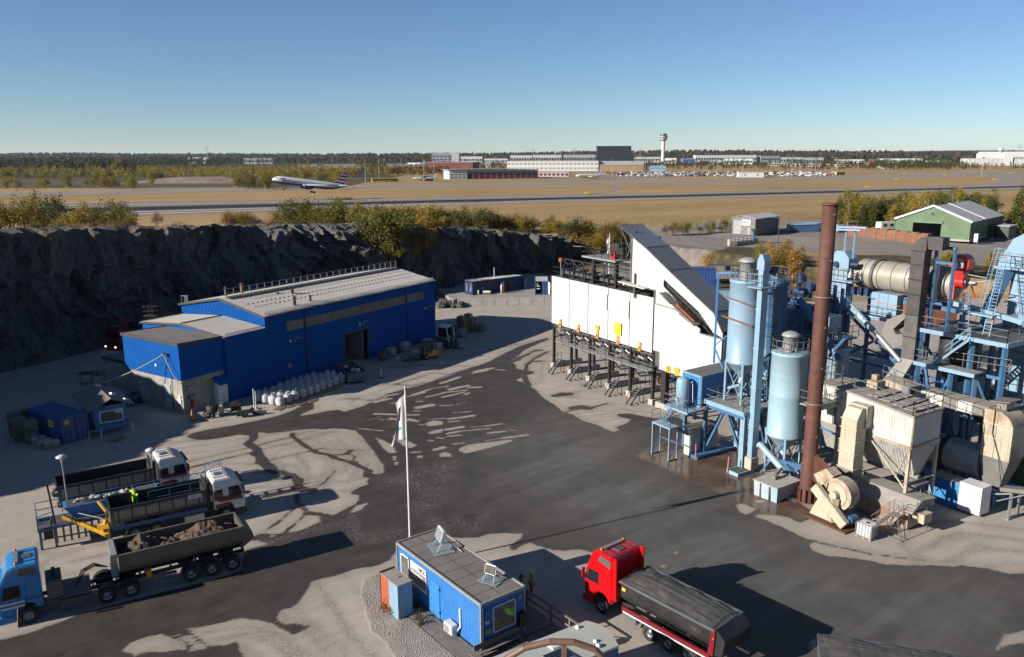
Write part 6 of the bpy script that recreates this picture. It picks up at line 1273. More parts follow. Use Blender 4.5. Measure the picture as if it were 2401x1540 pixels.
mb=MB().add([pl(S0-.1,W0-.2,ZP+.1),pl(S1+.15,W0-.2,ZE+.08),pl(S1+.15,W1+.1,ZE+.08),pl(S0-.1,W1+.1,ZP+.1),pl(S0-.1,W0-.2,ZP-.06),pl(S1+.15,W0-.2,ZE-.08),pl(S1+.15,W1+.1,ZE-.08),pl(S0-.1,W1+.1,ZP-.06)],[(0,1,2,3),(0,1,5,4),(1,2,6,5),(2,3,7,6),(3,0,4,7)]);mb.build('filter_roof',mat('dusty_roof',(.36,.33,.29),.85,var=.12,dirt=(.25,.22,.18),dirt_amt=.5),fh,world=True)
for i in range(4):
 for j in range(3):
  s=47.2+i*1.0;w=W0+.4+j*1.05;z=ZP+(ZE-ZP)*(s-S0)/(S1-S0)+.12;mb=MB();pb(mb,s,s+.9,w,w+.95,z,z+.07);h_=mb.build('roof_hatch',MC['dusty_roof'],fh,world=True)
  mb=MB().bar(pl(s+.3,w+.3,z+.12),pl(s+.6,w+.3,z+.12),.03);mb.W('hatch_handle','rust',h_)
mb=MB();railing(mb,[pl(46.4,W0-.15,ZP-.05),pl(S1,W0-.15,ZE+.08),pl(S1,W1,ZE+.08),pl(46.0,W1,ZP)],1.15,.045,1.5);mb.W('roof_railing','rail',fh)
mb=MB();pb(mb,45.9,46.9,-1.5,-.4,ZP,ZP+.55);pb(mb,46.0,46.5,-1.0,-.6,ZP+.55,ZP+.95);mb.W('roof_box','beige_rust',fh)
for s,w in((51.2,-3.4),(51.2,.1),(45.1,-3.4),(45.1,.1)):mb=MB();pb(mb,s-.11,s+.11,w-.11,w+.11,0,ZM);mb.W('leg','beige_rust',fh)
mb=MB().bar(pl(51.1,-3.5,ZM-.3),pl(50.0,-2.9,3.0),.08);mb.bar(pl(48.0,-3.5,5.7),pl(51.1,-3.4,2.6),.1);mb.bar(pl(51.2,-3.3,3),pl(51.2,0,3),.12);mb.W('leg_brace','beige',fh)
mb=MB();pb(mb,50.9,51.7,-3.0,-1.2,2.8,2.9);ladder(mb,pl(52.2,-2.0,0),pl(51.6,-2.0,2.85),.5,.3,.04);mb.W('hopper_platform','rail',fh)
mb=MB();pb(mb,51.0,51.02,-2.2,-1.7,3.6,4.6);mb.bar(pl(51.05,-2.3,3.6),pl(51.05,-2.3,4.7),.03);mb.W('hopper_hatch','beige',fh)
mb=MB().tube(pl(46,-1.75,3.1),pl(51.2,-1.75,3.1),.25,n=12);mb.W('dust_screw','grey_duct',fh)
mb=MB();cw(mb,(42.8,-2.9),(44.2,-2.9),5.6,8.6);cw(mb,(44.2,-2.9),(44.2,-1.6),5.6,8.6);cw(mb,(44.2,-1.6),(45.0,-1.6),5.6,8.8);cw(mb,(42.8,.1),(42.8,-2.9),5.6,8.6);mb.W('inlet_bin_wall','white_dirty',fh,0)
mb=MB();pb(mb,42.6,46,-3.0,.2,8.6,8.75);mb.build('inlet_bin_roof',MC['dusty_roof'],fh,world=True)
hopper(42.8,45.0,-2.9,.1,5.6,3.2,-2.0,-1.2,'inlet_hopper',.4)
mb=MB();pb(mb,42.85,43.05,-3.0,-2.8,0,5.6);mb.W('leg','rust_or',fh)
mb=MB().bar(pl(43.0,-2.9,5.0),pl(46.6,-4.0,5.0),.09);mb.W('blue_tie','bblue',fh)
mb=MB();pb(mb,43.3,45.3,-6.0,-3.0,7.55,7.65);pb(mb,43.4,46.0,-3.2,-2.4,7.9,8.0);mb.W('catwalk_deck','grey_hood',fh)
mb=MB();railing(mb,[pl(43.3,-3.0,7.65),pl(43.3,-6.0,7.65),pl(45.3,-6.0,7.65),pl(45.3,-3.2,7.65)],1.1,.04,1.0);railing(mb,[pl(42.6,.2,8.75),pl(42.6,-3.0,8.75),pl(46,-3.0,8.75)],1.1,.04,1.2);mb.W('catwalk_railing','rail',fh)
mb=MB()
rnd=random.Random(4)
for i in range(26):
 s,w,z=rnd.uniform(42.5,50.5),rnd.uniform(-3.2,.5),rnd.uniform(.4,3.2);l=rnd.uniform(.5,2.2);ax=rnd.choice(((1,0,0),(0,1,0),(0,0,1)));p=pl(s,w,z);d=Vector((PU[0]*ax[0]+PV[0]*ax[1],PU[1]*ax[0]+PV[1]*ax[1],ax[2]))*l;mb.tube(p,p+d*.7,rnd.choice((.05,.08,.12)),n=7)
mb.build('pipework',M_['grey_duct'],fh,world=True,kind='stuff')
mb=MB();pb(mb,44.6,45.3,-4.6,-3.6,.1,2.1);mb.W('switch_cabinet','white_dirty',fh);mb=MB();pb(mb,45.5,46.3,-3.8,-3.0,.1,2.2);mb.W('switch_cabinet','cream',fh)
bcn=plt('dust_container','long beige closed steel hopper trough with folded lid beside the rolling steps','container',50,-3.7)
T=[(47.3,-4.9),(52.6,-4.9),(52.6,-2.1),(47.3,-2.1)]
mb=MB().add([pl(47.5,-4.6,.15),pl(52.3,-4.6,.15),pl(52.3,-2.4,.15),pl(47.5,-2.4,.15)]+[pl(47.5,-4.9,1.7),pl(52.5,-4.9,1.7),pl(52.5,-2.2,1.7),pl(47.5,-2.2,1.7)],[(3,2,1,0),(4,5,6,7),(0,1,5,4),(1,2,6,5),(2,3,7,6),(3,0,4,7)]);mb.W('trough_body','beige_rust',bcn)
mb=MB().add([pl(47.3,-5.0,1.6),pl(52.8,-5.0,1.6),pl(52.8,-3.9,2.35),pl(47.3,-3.9,2.35),pl(47.3,-2.0,2.2),pl(52.8,-2.0,2.2)],[(0,1,2,3),(3,2,5,4)]);mb.add([pl(47.3,-4.9,1.7),pl(47.3,-3.9,2.35),pl(47.3,-2.1,2.2),pl(47.3,-2.1,1.7),pl(52.75,-4.9,1.7),pl(52.75,-3.9,2.35),pl(52.75,-2.1,2.2),pl(52.75,-2.1,1.7)],[(0,1,2,3),(7,6,5,4)]);mb.build('folded_lid',MC['dusty_roof'],bcn,world=True)
mb=MB();pb(mb,52.5,53.4,-4.4,-3.4,.9,1.6);mb.W('outlet_flap','beige',bcn)
rs=plt('rolling_steps','double-sided rolling access steps with handrails against the beige trough','steps',52.6,-6.0)
mb=MB();A0,T0,B0_=pl(50.5,-6.3,.1),pl(52.0,-6.3,1.75),pl(52.8,-6.3,1.75)
for w in(-6.6,-6.0):
 mb.bar(pl(50.6,w,.1),pl(52.0,w,1.75),.05,.1);mb.bar(pl(52.0,w,1.75),pl(52.7,w,1.75),.06);mb.bar(pl(52.7,w,1.75),pl(53.1,w,.05),.05);mb.bar(pl(52.0,w,1.7),pl(51.9,w,.05),.05);mb.bar(pl(50.6,w,.1),pl(53.2,w,.1),.05)
 for z in(.5,.95):mb.bar(pl(50.7,w,.1+z),pl(52.0,w,1.75+z),.03);mb.bar(pl(52.0,w,1.75+z),pl(52.7,w,1.75+z),.03)
 mb.bar(pl(52.0,w,1.75),pl(52.0,w,2.7),.03);mb.bar(pl(52.7,w,1.75),pl(52.7,w,2.7),.03)
mb.W('steps_frame','rail',rs)
mb=MB()
for i in range(8):pb(mb,50.7+i*.17,50.95+i*.17,-6.6,-6.0,.22+i*.2,.25+i*.2)
pb(mb,52.0,52.7,-6.6,-6.0,1.74,1.78);mb.build('steps_tread',M_['grey_s'],rs,world=True,kind='stuff')
mb=MB();ladder(mb,pl(53.2,-3.2,0),pl(52.7,-3.2,2.2),.5,.3,.04);railing(mb,[pl(52.7,-3.5,1.7),pl(52.7,-4.3,1.7)],1.0,.03,.8);mb.W('steps_ladder','rail',rs)
make_ibc('white caged liquid tank on a pallet in front of the rolling steps',pl(51.3,-7.9),PROT+.1)
cbn=plt('switchgear_cabinets','row of blue and white switchgear cabinets below the polished steel drum','cabinets',52,2.6)
mb=MB();pb(mb,49.9,52.3,2.0,3.3,.1,2.15);mb.W('blue_cabinet','bblue',cbn)
mb=MB();pb(mb,52.32,54.0,1.95,3.3,.2,2.4);wc2=mb.W('white_cabinet','white_p',cbn)
mb=MB();pb(mb,53.3,53.75,1.93,1.95,1.35,1.95);mb.W('instrument_panel','sign_grey',wc2)
mb=MB()
for s in(50.5,51.1,51.7):pb(mb,s-.01,s+.01,1.98,2.0,.15,2.1)
for s in(53.1,):pb(mb,s-.01,s+.01,1.93,1.95,.25,2.35)
mb.W('cabinet_seam','cont_blue',cbn)
mb=MB();pb(mb,49.8,54.05,1.9,3.4,2.16,2.22)if False else pb(mb,49.85,52.3,1.95,3.35,2.15,2.2);mb.build('cabinet_top',MC['dusty_roof'],cbn,world=True)
dm=plt('steel_drum_mixer','polished horizontal steel drum with black ring behind the blue cabinets','drum',50,5.8)
def hcyl(mb,s0,s1,w,z,r,r2=None,n=40):
 a,b_=pl(s0,w,z),pl(s1,w,z);mb.tube(a,b_,r,r2,n)
mb=MB();hcyl(mb,46.0,52.0,5.9,2.95,1.35);mb.W('drum_shell','inox',dm)
for s in(48.9,):mb=MB();hcyl(mb,s,s+.35,5.9,2.95,1.5);mb.W('drum_ring','black',dm)
for s in(50.3,51.7):mb=MB();hcyl(mb,s,s+.12,5.9,2.95,1.39);mb.W('drum_band','inox',dm)
mb=MB().bar(pl(46,4.8,1.3),pl(54.2,4.8,1.25),.3,.4);mb.bar(pl(46,7.2,1.3),pl(54.2,7.2,1.25),.3,.4)
for s in(47,50,53.5):mb.bar(pl(s,4.8,1.3),pl(s,4.8,0),.2);mb.bar(pl(s,7.2,1.3),pl(s,7.2,0),.2)
mb.W('drum_cradle','bblue',dm)
ed=plt('rusty_elbow_duct','wide cream and rust duct elbow dropping to a grey hopper at the drum end','duct',53.3,5.8)
mb=MB();n=9;prof=[(52.1,7.75)]+[(53.0+1.3*math.sin(k*math.pi/2/n),6.45+1.3*math.cos(k*math.pi/2/n))for k in range(n+1)]+[(54.3,4.0),(52.1,4.0)]
vs=[pl(s,4.7,z)for s,z in prof]+[pl(s,6.9,z)for s,z in prof];m_=len(prof);mb.add(vs,[tuple(range(m_))[::-1],tuple(range(m_,2*m_))]+[(i,(i+1)%m_,m_+(i+1)%m_,m_+i)for i in range(m_)]);mb.W('elbow_casing','beige_rust',ed)
mb=MB()
for z in(5.6,6.7):mb.bar(pl(52.1,4.66,z),pl(54.32,4.66,z),.06,.1)
mb.bar(pl(53.1,4.66,4.0),pl(53.1,4.66,7.7),.05,.06);mb.W('elbow_rib','beige',ed)
mb=MB().add([pl(52.1,4.7,4.0),pl(54.3,4.7,4.0),pl(54.3,6.9,4.0),pl(52.1,6.9,4.0),pl(52.4,5.2,1.5),pl(53.6,5.2,1.5),pl(53.6,6.3,1.5),pl(52.4,6.3,1.5)],[(0,1,5,4),(1,2,6,5),(2,3,7,6),(3,0,4,7),(4,5,6,7)]);mb.W('grey_hopper','grey_duct',ed)
mb=MB();pb(mb,52.6,53.4,5.2,6.4,7.8,8.3);mb.add([pl(52.3,4.9,8.3),pl(53.7,4.9,8.5),pl(53.7,6.7,8.5),pl(52.3,6.7,8.3),pl(52.3,4.9,8.38),pl(53.7,4.9,8.58),pl(53.7,6.7,8.58),pl(52.3,6.7,8.38)],[(3,2,1,0),(4,5,6,7),(0,1,5,4),(1,2,6,5),(2,3,7,6),(3,0,4,7)]);mb.W('roof_cowl','grey_duct',ed)
mb=MB().path([pl(52.9,4.6,8.3),pl(52.9,4.6,6.0),pl(53.6,4.55,4.2),pl(54.3,4.5,1.2)],.03);mb.W('hanging_cable','black',ed)
fd=plt('flat_gas_duct','long flat grey and white duct running from the filter house to the rusty elbow','duct',49,5.9)
for i in range(6):
 s0=45.0+i*1.2;mb=MB();pb(mb,s0,s0+1.18,5.0,6.8,6.9+.0,7.75);mb.build('duct_section',M_['white_dirty']if i in(1,2,4)else M_['grey_duct'],fd,world=True)
 mb=MB();pb(mb,s0+1.14,s0+1.22,4.94,6.86,6.84,7.81);mb.W('duct_flange','beige_rust',fd)
mb=MB();pb(mb,44.9,52.2,5.02,6.78,7.755,7.77);mb.build('duct_top_dust',MC['dusty_roof'],fd,world=True)
mb=MB().add([pl(42.5,6.2,6.6),pl(45.0,5.0,6.9),pl(45.0,6.8,6.9),pl(42.5,8.0,6.6),pl(42.5,6.2,7.7),pl(45.0,5.0,7.75),pl(45.0,6.8,7.75),pl(42.5,8.0,7.7)],[(3,2,1,0),(4,5,6,7),(0,1,5,4),(1,2,6,5),(2,3,7,6),(3,0,4,7)]);mb.W('duct_section','beige_rust',fd)
mb=MB();railing(mb,[pl(42.5,6.1,7.75),pl(45.2,5.0,7.75),pl(48.5,5.0,7.75)],1.1,.035,1.6);mb.bar(pl(46.5,4.9,6.9),pl(46.5,4.9,0),.2);mb.bar(pl(46.5,6.9,6.9),pl(46.5,6.9,0),.2);mb.bar(pl(46.5,4.9,.2),pl(46.5,6.9,6.7),.12);mb.bar(pl(49.5,6.9,6.9),pl(49.5,6.9,0),.2);mb.W('duct_support','mblue',fd)
cv=plt('belt_conveyor_end','grey belt conveyor on trestle legs at the right edge below the rusty elbow','conveyor',55.5,4)
mb=MB().bar(pl(54.2,4.6,1.9),pl(60,4.4,3.4),.9,.3);mb.W('conveyor_bed','grey_duct',cv)
for s,w in((55.3,3.6),(55.3,4.9)):mb=MB().bar(pl(s,w,0),pl(s,w,2.1),.16);mb.W('leg','grey_s',cv)
mb=MB().bar(pl(55.3,3.4,.05),pl(55.3,5.1,.05),.2);mb.bar(pl(55.3,3.6,2.1),pl(54.0,3.6,1.6),.1);mb.bar(pl(56.5,3.8,2.5),pl(54.6,3.0,1.4),.07);mb.W('trestle','grey_s',cv)
mb=MB();pb(mb,55.6,57.5,5.2,6.6,2.4,4.3);mb.W('blue_guard_box','lblue',cv)
dr=plt('dryer_drum','long horizontal beige dryer drum on a high blue frame behind the sooty duct','drum',40,12)
mb=MB();hcyl(mb,35.6,44.3,12,15.75,1.4);mb.W('drum_shell','drum',dr)
for s in(36.6,38.0,39.4,40.8,42.2):mb=MB();hcyl(mb,s,s+.05,12,15.75,1.43);mb.W('drum_band','rust',dr)
for s in(37.3,43.0):mb=MB();hcyl(mb,s,s+.3,12,15.75,1.55);mb.W('riding_ring','dgrey',dr)
mb=MB();hcyl(mb,43.6,44.4,12,15.75,1.55,1.5);hcyl(mb,44.4,44.8,12,15.75,1.2);mb.W('end_ring','drum',dr)
mb=MB();hcyl(mb,34.9,35.6,12,15.75,.9,1.4);mb.W('drum_cone','dgrey',dr)
mb=MB()
for w in(10.9,13.1):mb.bar(pl(34.5,w,13.9),pl(47.0,w,13.7),.25,.35)
for s in(36,39,42,45):mb.bar(pl(s,10.9,13.8),pl(s,13.1,13.8),.2)
mb.W('cradle_beam','mblue',dr)
mb=MB()
for s in(35.6,41.8,46.6):
 for w in(10.2,13.6):mb.bar(pl(s,w,0),pl(s,w,13.6),.32)
for z in(7.5,):
 mb.bar(pl(35.6,10.2,z),pl(46.6,10.2,z),.25);mb.bar(pl(35.6,13.6,z),pl(46.6,13.6,z),.25)
mb.bar(pl(35.6,10.2,7.6),pl(41.8,10.2,12.0),.22);mb.bar(pl(41.8,10.2,7.6),pl(35.6,10.2,12.0),.22);mb.bar(pl(35.6,10.2,.5),pl(41.8,10.2,7.5),.2);mb.bar(pl(41.8,10.2,12),pl(46.6,10.2,7.5),.2);mb.bar(pl(36.5,10.2,9.0),pl(43,10.2,8.2),.16)
mb.W('drum_tower_leg','mblue',dr)
mb=MB()
for k in range(4):pb(mb,34.9+k*.7,35.3+k*.7,10.4,11.0,13.9,14.5)
mb.W('drive_roller','cont_navy',dr)
cb3=plt('burner_control_cabinet','light blue control cabinet with an orange stripe below the dryer drum','cabinet',39.5,10.4)
mb=MB();pb(mb,38.1,40.7,10.0,11.0,12.3,14.4);mb.W('cabinet_body','lblue',cb3)
mb=MB();pb(mb,38.1,41.0,9.97,9.99,13.45,13.5);mb.W('orange_stripe','orange',cb3)
mb=MB()
for s in(38.9,39.8):pb(mb,s-.01,s+.01,9.97,9.99,12.35,14.35)
pb(mb,38.15,38.5,9.96,9.98,13.7,13.85);mb.W('cabinet_seam','mblue',cb3)
pA=plt('service_platform','upper railed service platform with blue edge in front of the cabinet and drum','platform',42,9.6)
mb=MB();pb(mb,36.3,42.2,9.3,11.0,12.1,12.22);pb(mb,43.7,51.2,8.6,15.5,12.0,12.15);mb.W('platform_grating','dgrey',pA)
mb=MB();pb(mb,36.3,42.2,9.2,9.3,12.0,12.3);pb(mb,43.6,48.3,8.5,8.6,11.85,12.2);pb(mb,48.3,51.2,8.5,8.6,11.85,12.2);pb(mb,51.15,51.3,8.6,15.5,11.8,12.2);mb.W('platform_edge','lblue',pA)
mb=MB();railing(mb,[pl(36.3,9.3,12.2),pl(42.2,9.3,12.2)],1.1,.045,1.4);railing(mb,[pl(43.7,8.6,12.15),pl(51.2,8.6,12.15),pl(51.2,15.5,12.15),pl(45,15.5,12.15)],1.1,.045,1.6);mb.W('platform_railing','rail',pA)
mb=MB()
for s,w in((44.0,8.8),(48.4,8.8),(51.0,8.9),(51.0,15.0),(47.0,15.0)):mb.bar(pl(s,w,0),pl(s,w,12),.34)
for s,w in((47.6,7.6),(49.6,7.6),(46.6,7.6)):mb.bar(pl(s,w,0),pl(s,w,9.3),.3)
mb.bar(pl(44.2,8.6,.5),pl(47.6,7.6,8.8),.2);mb.bar(pl(47.6,7.6,.5),pl(45.4,7.6,9),.2);mb.bar(pl(47.6,7.6,.5),pl(49.6,7.6,6),.18);mb.bar(pl(49.6,7.6,.5),pl(47.6,7.6,6),.18);mb.bar(pl(44.0,8.8,9.2),pl(51,8.8,9.2),.25);mb.bar(pl(49.6,7.6,9.2),pl(51.0,8.9,5),.18)
mb.W('platform_leg','mblue',pA)
mb=MB();pb(mb,44.8,49.8,6.9,8.4,9.45,9.58);mb.W('lower_grating','grey_hood',pA)
mb=MB();pb(mb,44.7,49.9,6.8,6.9,9.3,9.62);pb(mb,44.7,44.8,6.9,8.4,9.3,9.62);mb.W('lower_edge','lblue',pA)
mb=MB();railing(mb,[pl(44.8,8.4,9.58),pl(44.8,6.9,9.58),pl(46.6,6.9,9.58)],1.1,.045,.9);railing(mb,[pl(46.8,8.4,9.58),pl(51.8,8.4,9.9)],1.1,.045,1.2);mb.W('lower_railing','rail',pA)
mb=MB();stair(mb,pl(46.2,7.3,9.6),pl(48.4,8.3,12.1),.8);mb.W('platform_stair','lblue',pA)
mb=MB();ladder(mb,pl(47.3,9.6,12.2),pl(47.1,9.6,15.6),.5,.3,.06,side=PU+(0,));cage(mb,pl(47.15,9.6,14.3),pl(47.1,9.6,15.9),(-PV[0],-PV[1],0),.4,.5);ladder(mb,pl(49.0,9.6,12.3),pl(47.6,13.8,19.0),.55,.3,.06,side=PU+(0,));cage(mb,pl(48.3,10.8,15.0),pl(47.6,13.6,19.2),(-PV[0]*.5-.5,-PV[1],0),.45,.8);mb.W('caged_ladder','lblue',pA)
br=plt('burner','bright red burner and blower at the end of the dryer drum','burner',45.4,11.8)
bcen=pl(45.3,11.6,17.75)
mb=MB();disc(mb,bcen,.85,-.5,.5);mb.add([bcen+Vector((PU[0]*s+PV[0]*w,PU[1]*s+PV[1]*w,z))for s,w,z in((-.6,-.4,-.3),(.5,-.4,-.3),(.4,-.35,-1.3),(-.3,-.35,-1.3),(-.6,.4,-.3),(.5,.4,-.3),(.4,.35,-1.3),(-.3,.35,-1.3))],[(3,2,1,0),(4,5,6,7),(0,1,5,4),(1,2,6,5),(2,3,7,6),(3,0,4,7)]);mb.W('blower_housing','red_d',br)
mb=MB();disc(mb,bcen,.52,-.56,-.5);mb.W('blower_inlet','grey_s',br)
mb=MB();disc(mb,bcen,.2,-1.0,-.56);mb.W('blower_motor','black',br)
mb=MB();hcyl(mb,44.6,45.7,11.8,16.1,.55);mb.W('burner_barrel','red_d',br)
mb=MB();hcyl(mb,45.7,46.6,11.8,16.15,.28,.2);mb.tube(pl(46.4,11.8,16.2),pl(47.4,11.9,16.5),.06);mb.tube(pl(45.9,11.4,16.9),pl(47.6,11.4,16.8),.04);mb.W('fuel_lance','grey_s',br)
mb=MB().bar(pl(45.3,12.6,16.9),pl(46.4,12.2,14.9),.08);mb.W('burner_bracket','red_d',br)
mb=MB();pb(mb,44.9,45.4,10.6,11.1,14.7,15.9);mb.W('orange_box','orange',br)
mb=MB();pb(mb,43.9,44.0,10.2,10.6,14.2,17.8);mb.W('white_mast','sign_wht',br)
mb=MB().bar(pl(45.2,11.3,14.3),pl(50.8,12.2,13.4),.6,.4);mb.bar(pl(46.2,10.0,14.0),pl(49.3,10.0,13.9),.7,.15);mb.tube(pl(50.2,12.6,13.6),pl(50.9,12.0,13.4),.4,n=14);mb.W('feed_conveyor','lblue',dr)
gf_=plt('gallows_frame','dark blue lifting frame with rounded corners standing over the sooty duct','frame',44.5,9.6)
mb=MB()
for s in(44.1,45.7):mb.bar(pl(s,9.6,12.2),pl(s,9.6,19.2),.22)
mb.bar(pl(44.0,9.6,19.2),pl(45.8,9.6,19.2),.25);mb.bar(pl(44.0,9.6,17.9),pl(45.8,9.6,17.9),.2);mb.W('frame_beam','mblue',gf_)
sd_=plt('sooty_duct','tall soot-blackened square duct with a bent top in front of the dryer drum','duct',43.4,8.5)
zs=[9.3,11.3,13.3,15.1,16.4,17.7,18.9]
for i,(z0,z1)in enumerate(zip(zs[:-1],zs[1:])):
 mb=MB();pb(mb,42.75,43.95,8.1,9.1,z0,z1-.01);mb.build('duct_section',M_['dgrey']if i<2 else M_['soot'],sd_,world=True)
 mb=MB();pb(mb,42.68,44.02,8.03,9.17,z1-.05,z1+.03);mb.W('duct_flange','black',sd_)
n=8;po=[(42.75+1.25*(1-math.cos(k*math.pi/2/n)),18.9+1.25*math.sin(k*math.pi/2/n))for k in range(n+1)];pi_=[(43.95+.1*(1-math.cos(k*math.pi/2/n)),18.9+.1*math.sin(k*math.pi/2/n))for k in range(n+1)]
pol=po+[(45.4,20.15),(45.4,19.1),(44.2,19.1)]+pi_[::-1]
mb=MB();vs=[pl(s,8.1,z)for s,z in pol]+[pl(s,9.1,z)for s,z in pol];m_=len(pol)
for i in range(m_):mb.add([vs[i],vs[(i+1)%m_],vs[m_+(i+1)%m_],vs[m_+i]],[(0,1,2,3)])
for o in(0,m_):
 for i in range(n):mb.add([vs[o+i],vs[o+i+1],vs[o+m_-2-i],vs[o+m_-1-i]],[(0,1,2,3)])
 mb.add([vs[o+n],vs[o+n+1],vs[o+n+2],vs[o+n+3]],[(0,1,2,3)])
mb.W('bent_top','soot',sd_,0)
mb=MB().add([pl(42.75,8.1,9.3),pl(43.95,8.1,9.3),pl(43.95,9.1,9.3),pl(42.75,9.1,9.3),pl(41.6,7.4,7.0),pl(43.2,7.4,7.0),pl(43.2,8.6,7.0),pl(41.6,8.6,7.0)],[(0,1,5,4),(1,2,6,5),(2,3,7,6),(3,0,4,7),(4,5,6,7)]);mb.W('duct_boot','grey_duct',sd_)
pc=[(41.0,12.4),(40.6,11.2),(40.9,10.1),(41.7,9.9),(42.75,10.4),(42.75,11.4),(42.0,11.3),(41.7,11.7),(42.75,12.9),(42.75,13.4)]
mb=MB();vs=[pl(s,8.2,z)for s,z in pc]+[pl(s,9.0,z)for s,z in pc];m_=len(pc)
for i in range(m_):mb.add([vs[i],vs[(i+1)%m_],vs[m_+(i+1)%m_],vs[m_+i]],[(0,1,2,3)])
for o in(0,m_):
 for q in((0,1,7,8),(1,2,6,7),(2,3,5,6),(3,4,5),(0,8,9)):mb.add([vs[o+k]for k in q],[tuple(range(len(q)))])
mb.W('side_elbow','grey_duct',sd_,0)
gp=plt('grey_pipe_chute','slanting silver pipe with a pale blue upper sleeve below the elevator tower','pipe',40,8)
mb=MB().tube(pl(39.8,8,11.4),pl(42.8,8,9.0),.2,n=14);mb.W('silver_pipe','inox',gp)
mb=MB().tube(pl(37.3,8,13.2),pl(39.9,8,11.3),.27,n=14);mb.W('blue_sleeve','lblue2',gp)
tC=plt('elevator_tower','massive light blue elevator tower at the right edge with a long ladder','tower',48.5,17)
mb=MB();pb(mb,47.3,49.6,16,18.5,9.0,18.2);pb(mb,48.1,49.6,16,18.5,0,9.0);mb.W('tower_shaft','lblue',tC)
mb=MB();pb(mb,47.0,47.95,16.1,18.3,0,13.0);mb.W('side_shaft','lblue',tC)
mb=MB();prof=[(46.2,17.4),(46.5,18.3),(47.2,19.8),(48.0,20.3),(50.5,20.3),(50.5,17.4)];vs=[pl(s,15.7,z)for s,z in prof]+[pl(s,18.7,z)for s,z in prof];m_=len(prof);mb.add(vs,[tuple(range(m_))[::-1],tuple(range(m_,2*m_))]+[(i,(i+1)%m_,m_+(i+1)%m_,m_+i)for i in range(m_)]);mb.W('tower_head','lblue',tC)
mb=MB()
for z in(2.5,5,7.5,10,12,14.3,16.2):pb(mb,46.97,49.63,15.96,16.0,z-.03,z+.03)if z>9 else pb(mb,46.97,49.63,15.94,15.99,z-.03,z+.03)
mb.W('plate_joint','mblue',tC)
mb=MB();ladder(mb,pl(48.05,15.7,3),pl(48.0,15.7,13.6),.4,.3,.06,side=PU+(0,));mb.W('tower_ladder','grey_s',tC)
mb=MB();pb(mb,45.9,51,15.0,16.0,17.2,17.4);mb.W('head_platform','lblue',tC);mb=MB();railing(mb,[pl(45.9,16.0,17.4),pl(45.9,15.0,17.4),pl(51,15,17.4)],1.2,.05,1.2);mb.W('head_railing','rail',tC)
mb=MB().bar(pl(47.2,15.6,17.2),pl(46.4,14.4,13.2),.5,.9);mb.W('inclined_chute','mblue',tC)
mb=MB().add([pl(46.0,16,11.9),pl(47.0,16,11.9),pl(47.0,16,10.6),pl(46.0,18,11.9),pl(47.0,18,11.9),pl(47.0,18,10.6)],[(0,1,2),(3,4,5),(0,1,4,3),(1,2,5,4),(2,0,3,5)]);mb.W('corbel','lblue',tC)
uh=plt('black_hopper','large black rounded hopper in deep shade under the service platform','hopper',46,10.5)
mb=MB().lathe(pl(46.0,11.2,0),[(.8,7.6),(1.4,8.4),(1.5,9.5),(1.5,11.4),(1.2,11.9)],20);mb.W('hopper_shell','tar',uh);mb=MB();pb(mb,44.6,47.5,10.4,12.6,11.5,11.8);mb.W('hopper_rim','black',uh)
gc_=plt('green_tank_box','dark green corrugated steel box standing behind the flat gas duct','box',50,12)
mb=MB().corr(pl(49.0,11),pl(53.5,11),0,5.6,.3,.05);mb.corr(pl(49.0,15),pl(49.0,11),0,5.6,.3,.05);mb.build('box_wall',mat('box_green',(.08,.15,.07),.6,dirt=(.15,.14,.1),dirt_amt=.5),gc_,world=True,recalc=False);mb=MB();pb(mb,49,53.5,11,15,5.6,5.7);mb.W('box_top','dgrey',gc_)
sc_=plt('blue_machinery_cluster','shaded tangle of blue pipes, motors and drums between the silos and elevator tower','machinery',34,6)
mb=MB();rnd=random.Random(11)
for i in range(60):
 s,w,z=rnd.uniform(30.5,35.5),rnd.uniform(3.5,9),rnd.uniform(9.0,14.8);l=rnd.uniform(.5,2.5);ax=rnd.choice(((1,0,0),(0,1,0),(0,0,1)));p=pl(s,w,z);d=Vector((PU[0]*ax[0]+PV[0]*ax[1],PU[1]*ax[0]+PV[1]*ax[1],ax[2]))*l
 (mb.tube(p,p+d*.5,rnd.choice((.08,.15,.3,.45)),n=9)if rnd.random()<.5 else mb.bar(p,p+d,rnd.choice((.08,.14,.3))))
mb.build('machine_parts',M_['cont_navy'],sc_,world=True,kind='stuff')  # navy in place of their blue paint puts deep shade into the colour
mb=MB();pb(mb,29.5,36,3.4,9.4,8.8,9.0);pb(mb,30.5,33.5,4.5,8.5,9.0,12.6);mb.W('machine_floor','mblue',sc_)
mb=MB();pb(mb,36.2,38.0,4.2,6.0,11.0,12.6);mb.W('pale_hood','lblue2',sc_)
mb=MB();railing(mb,[pl(36.0,3.6,10.8),pl(39.5,3.6,10.8),pl(39.5,6.5,10.8)],1.1,.045,1.0);railing(mb,[pl(29.5,3.4,12.7),pl(35,3.4,12.7)],1.1,.045,1.0);railing(mb,[pl(29.5,9,14.0),pl(33.5,9,14.0)],1.1,.045,1.0);mb.W('machine_railing','black',sc_)
mb=MB()
for s in(30,35.5):
 for w in(3.8,9):pb(mb,s-.15,s+.15,w-.15,w+.15,0,12.6)
pb(mb,36.1,39.4,3.6,6.5,10.6,10.75);mb.bar(pl(30,3.8,.5),pl(35.5,3.8,8.8),.2);mb.bar(pl(35.5,3.8,.5),pl(30,3.8,8.8),.2);mb.W('machine_leg','mblue',sc_)
def mirror_pts(P,y):return[(x,y,z)for x,z in P]
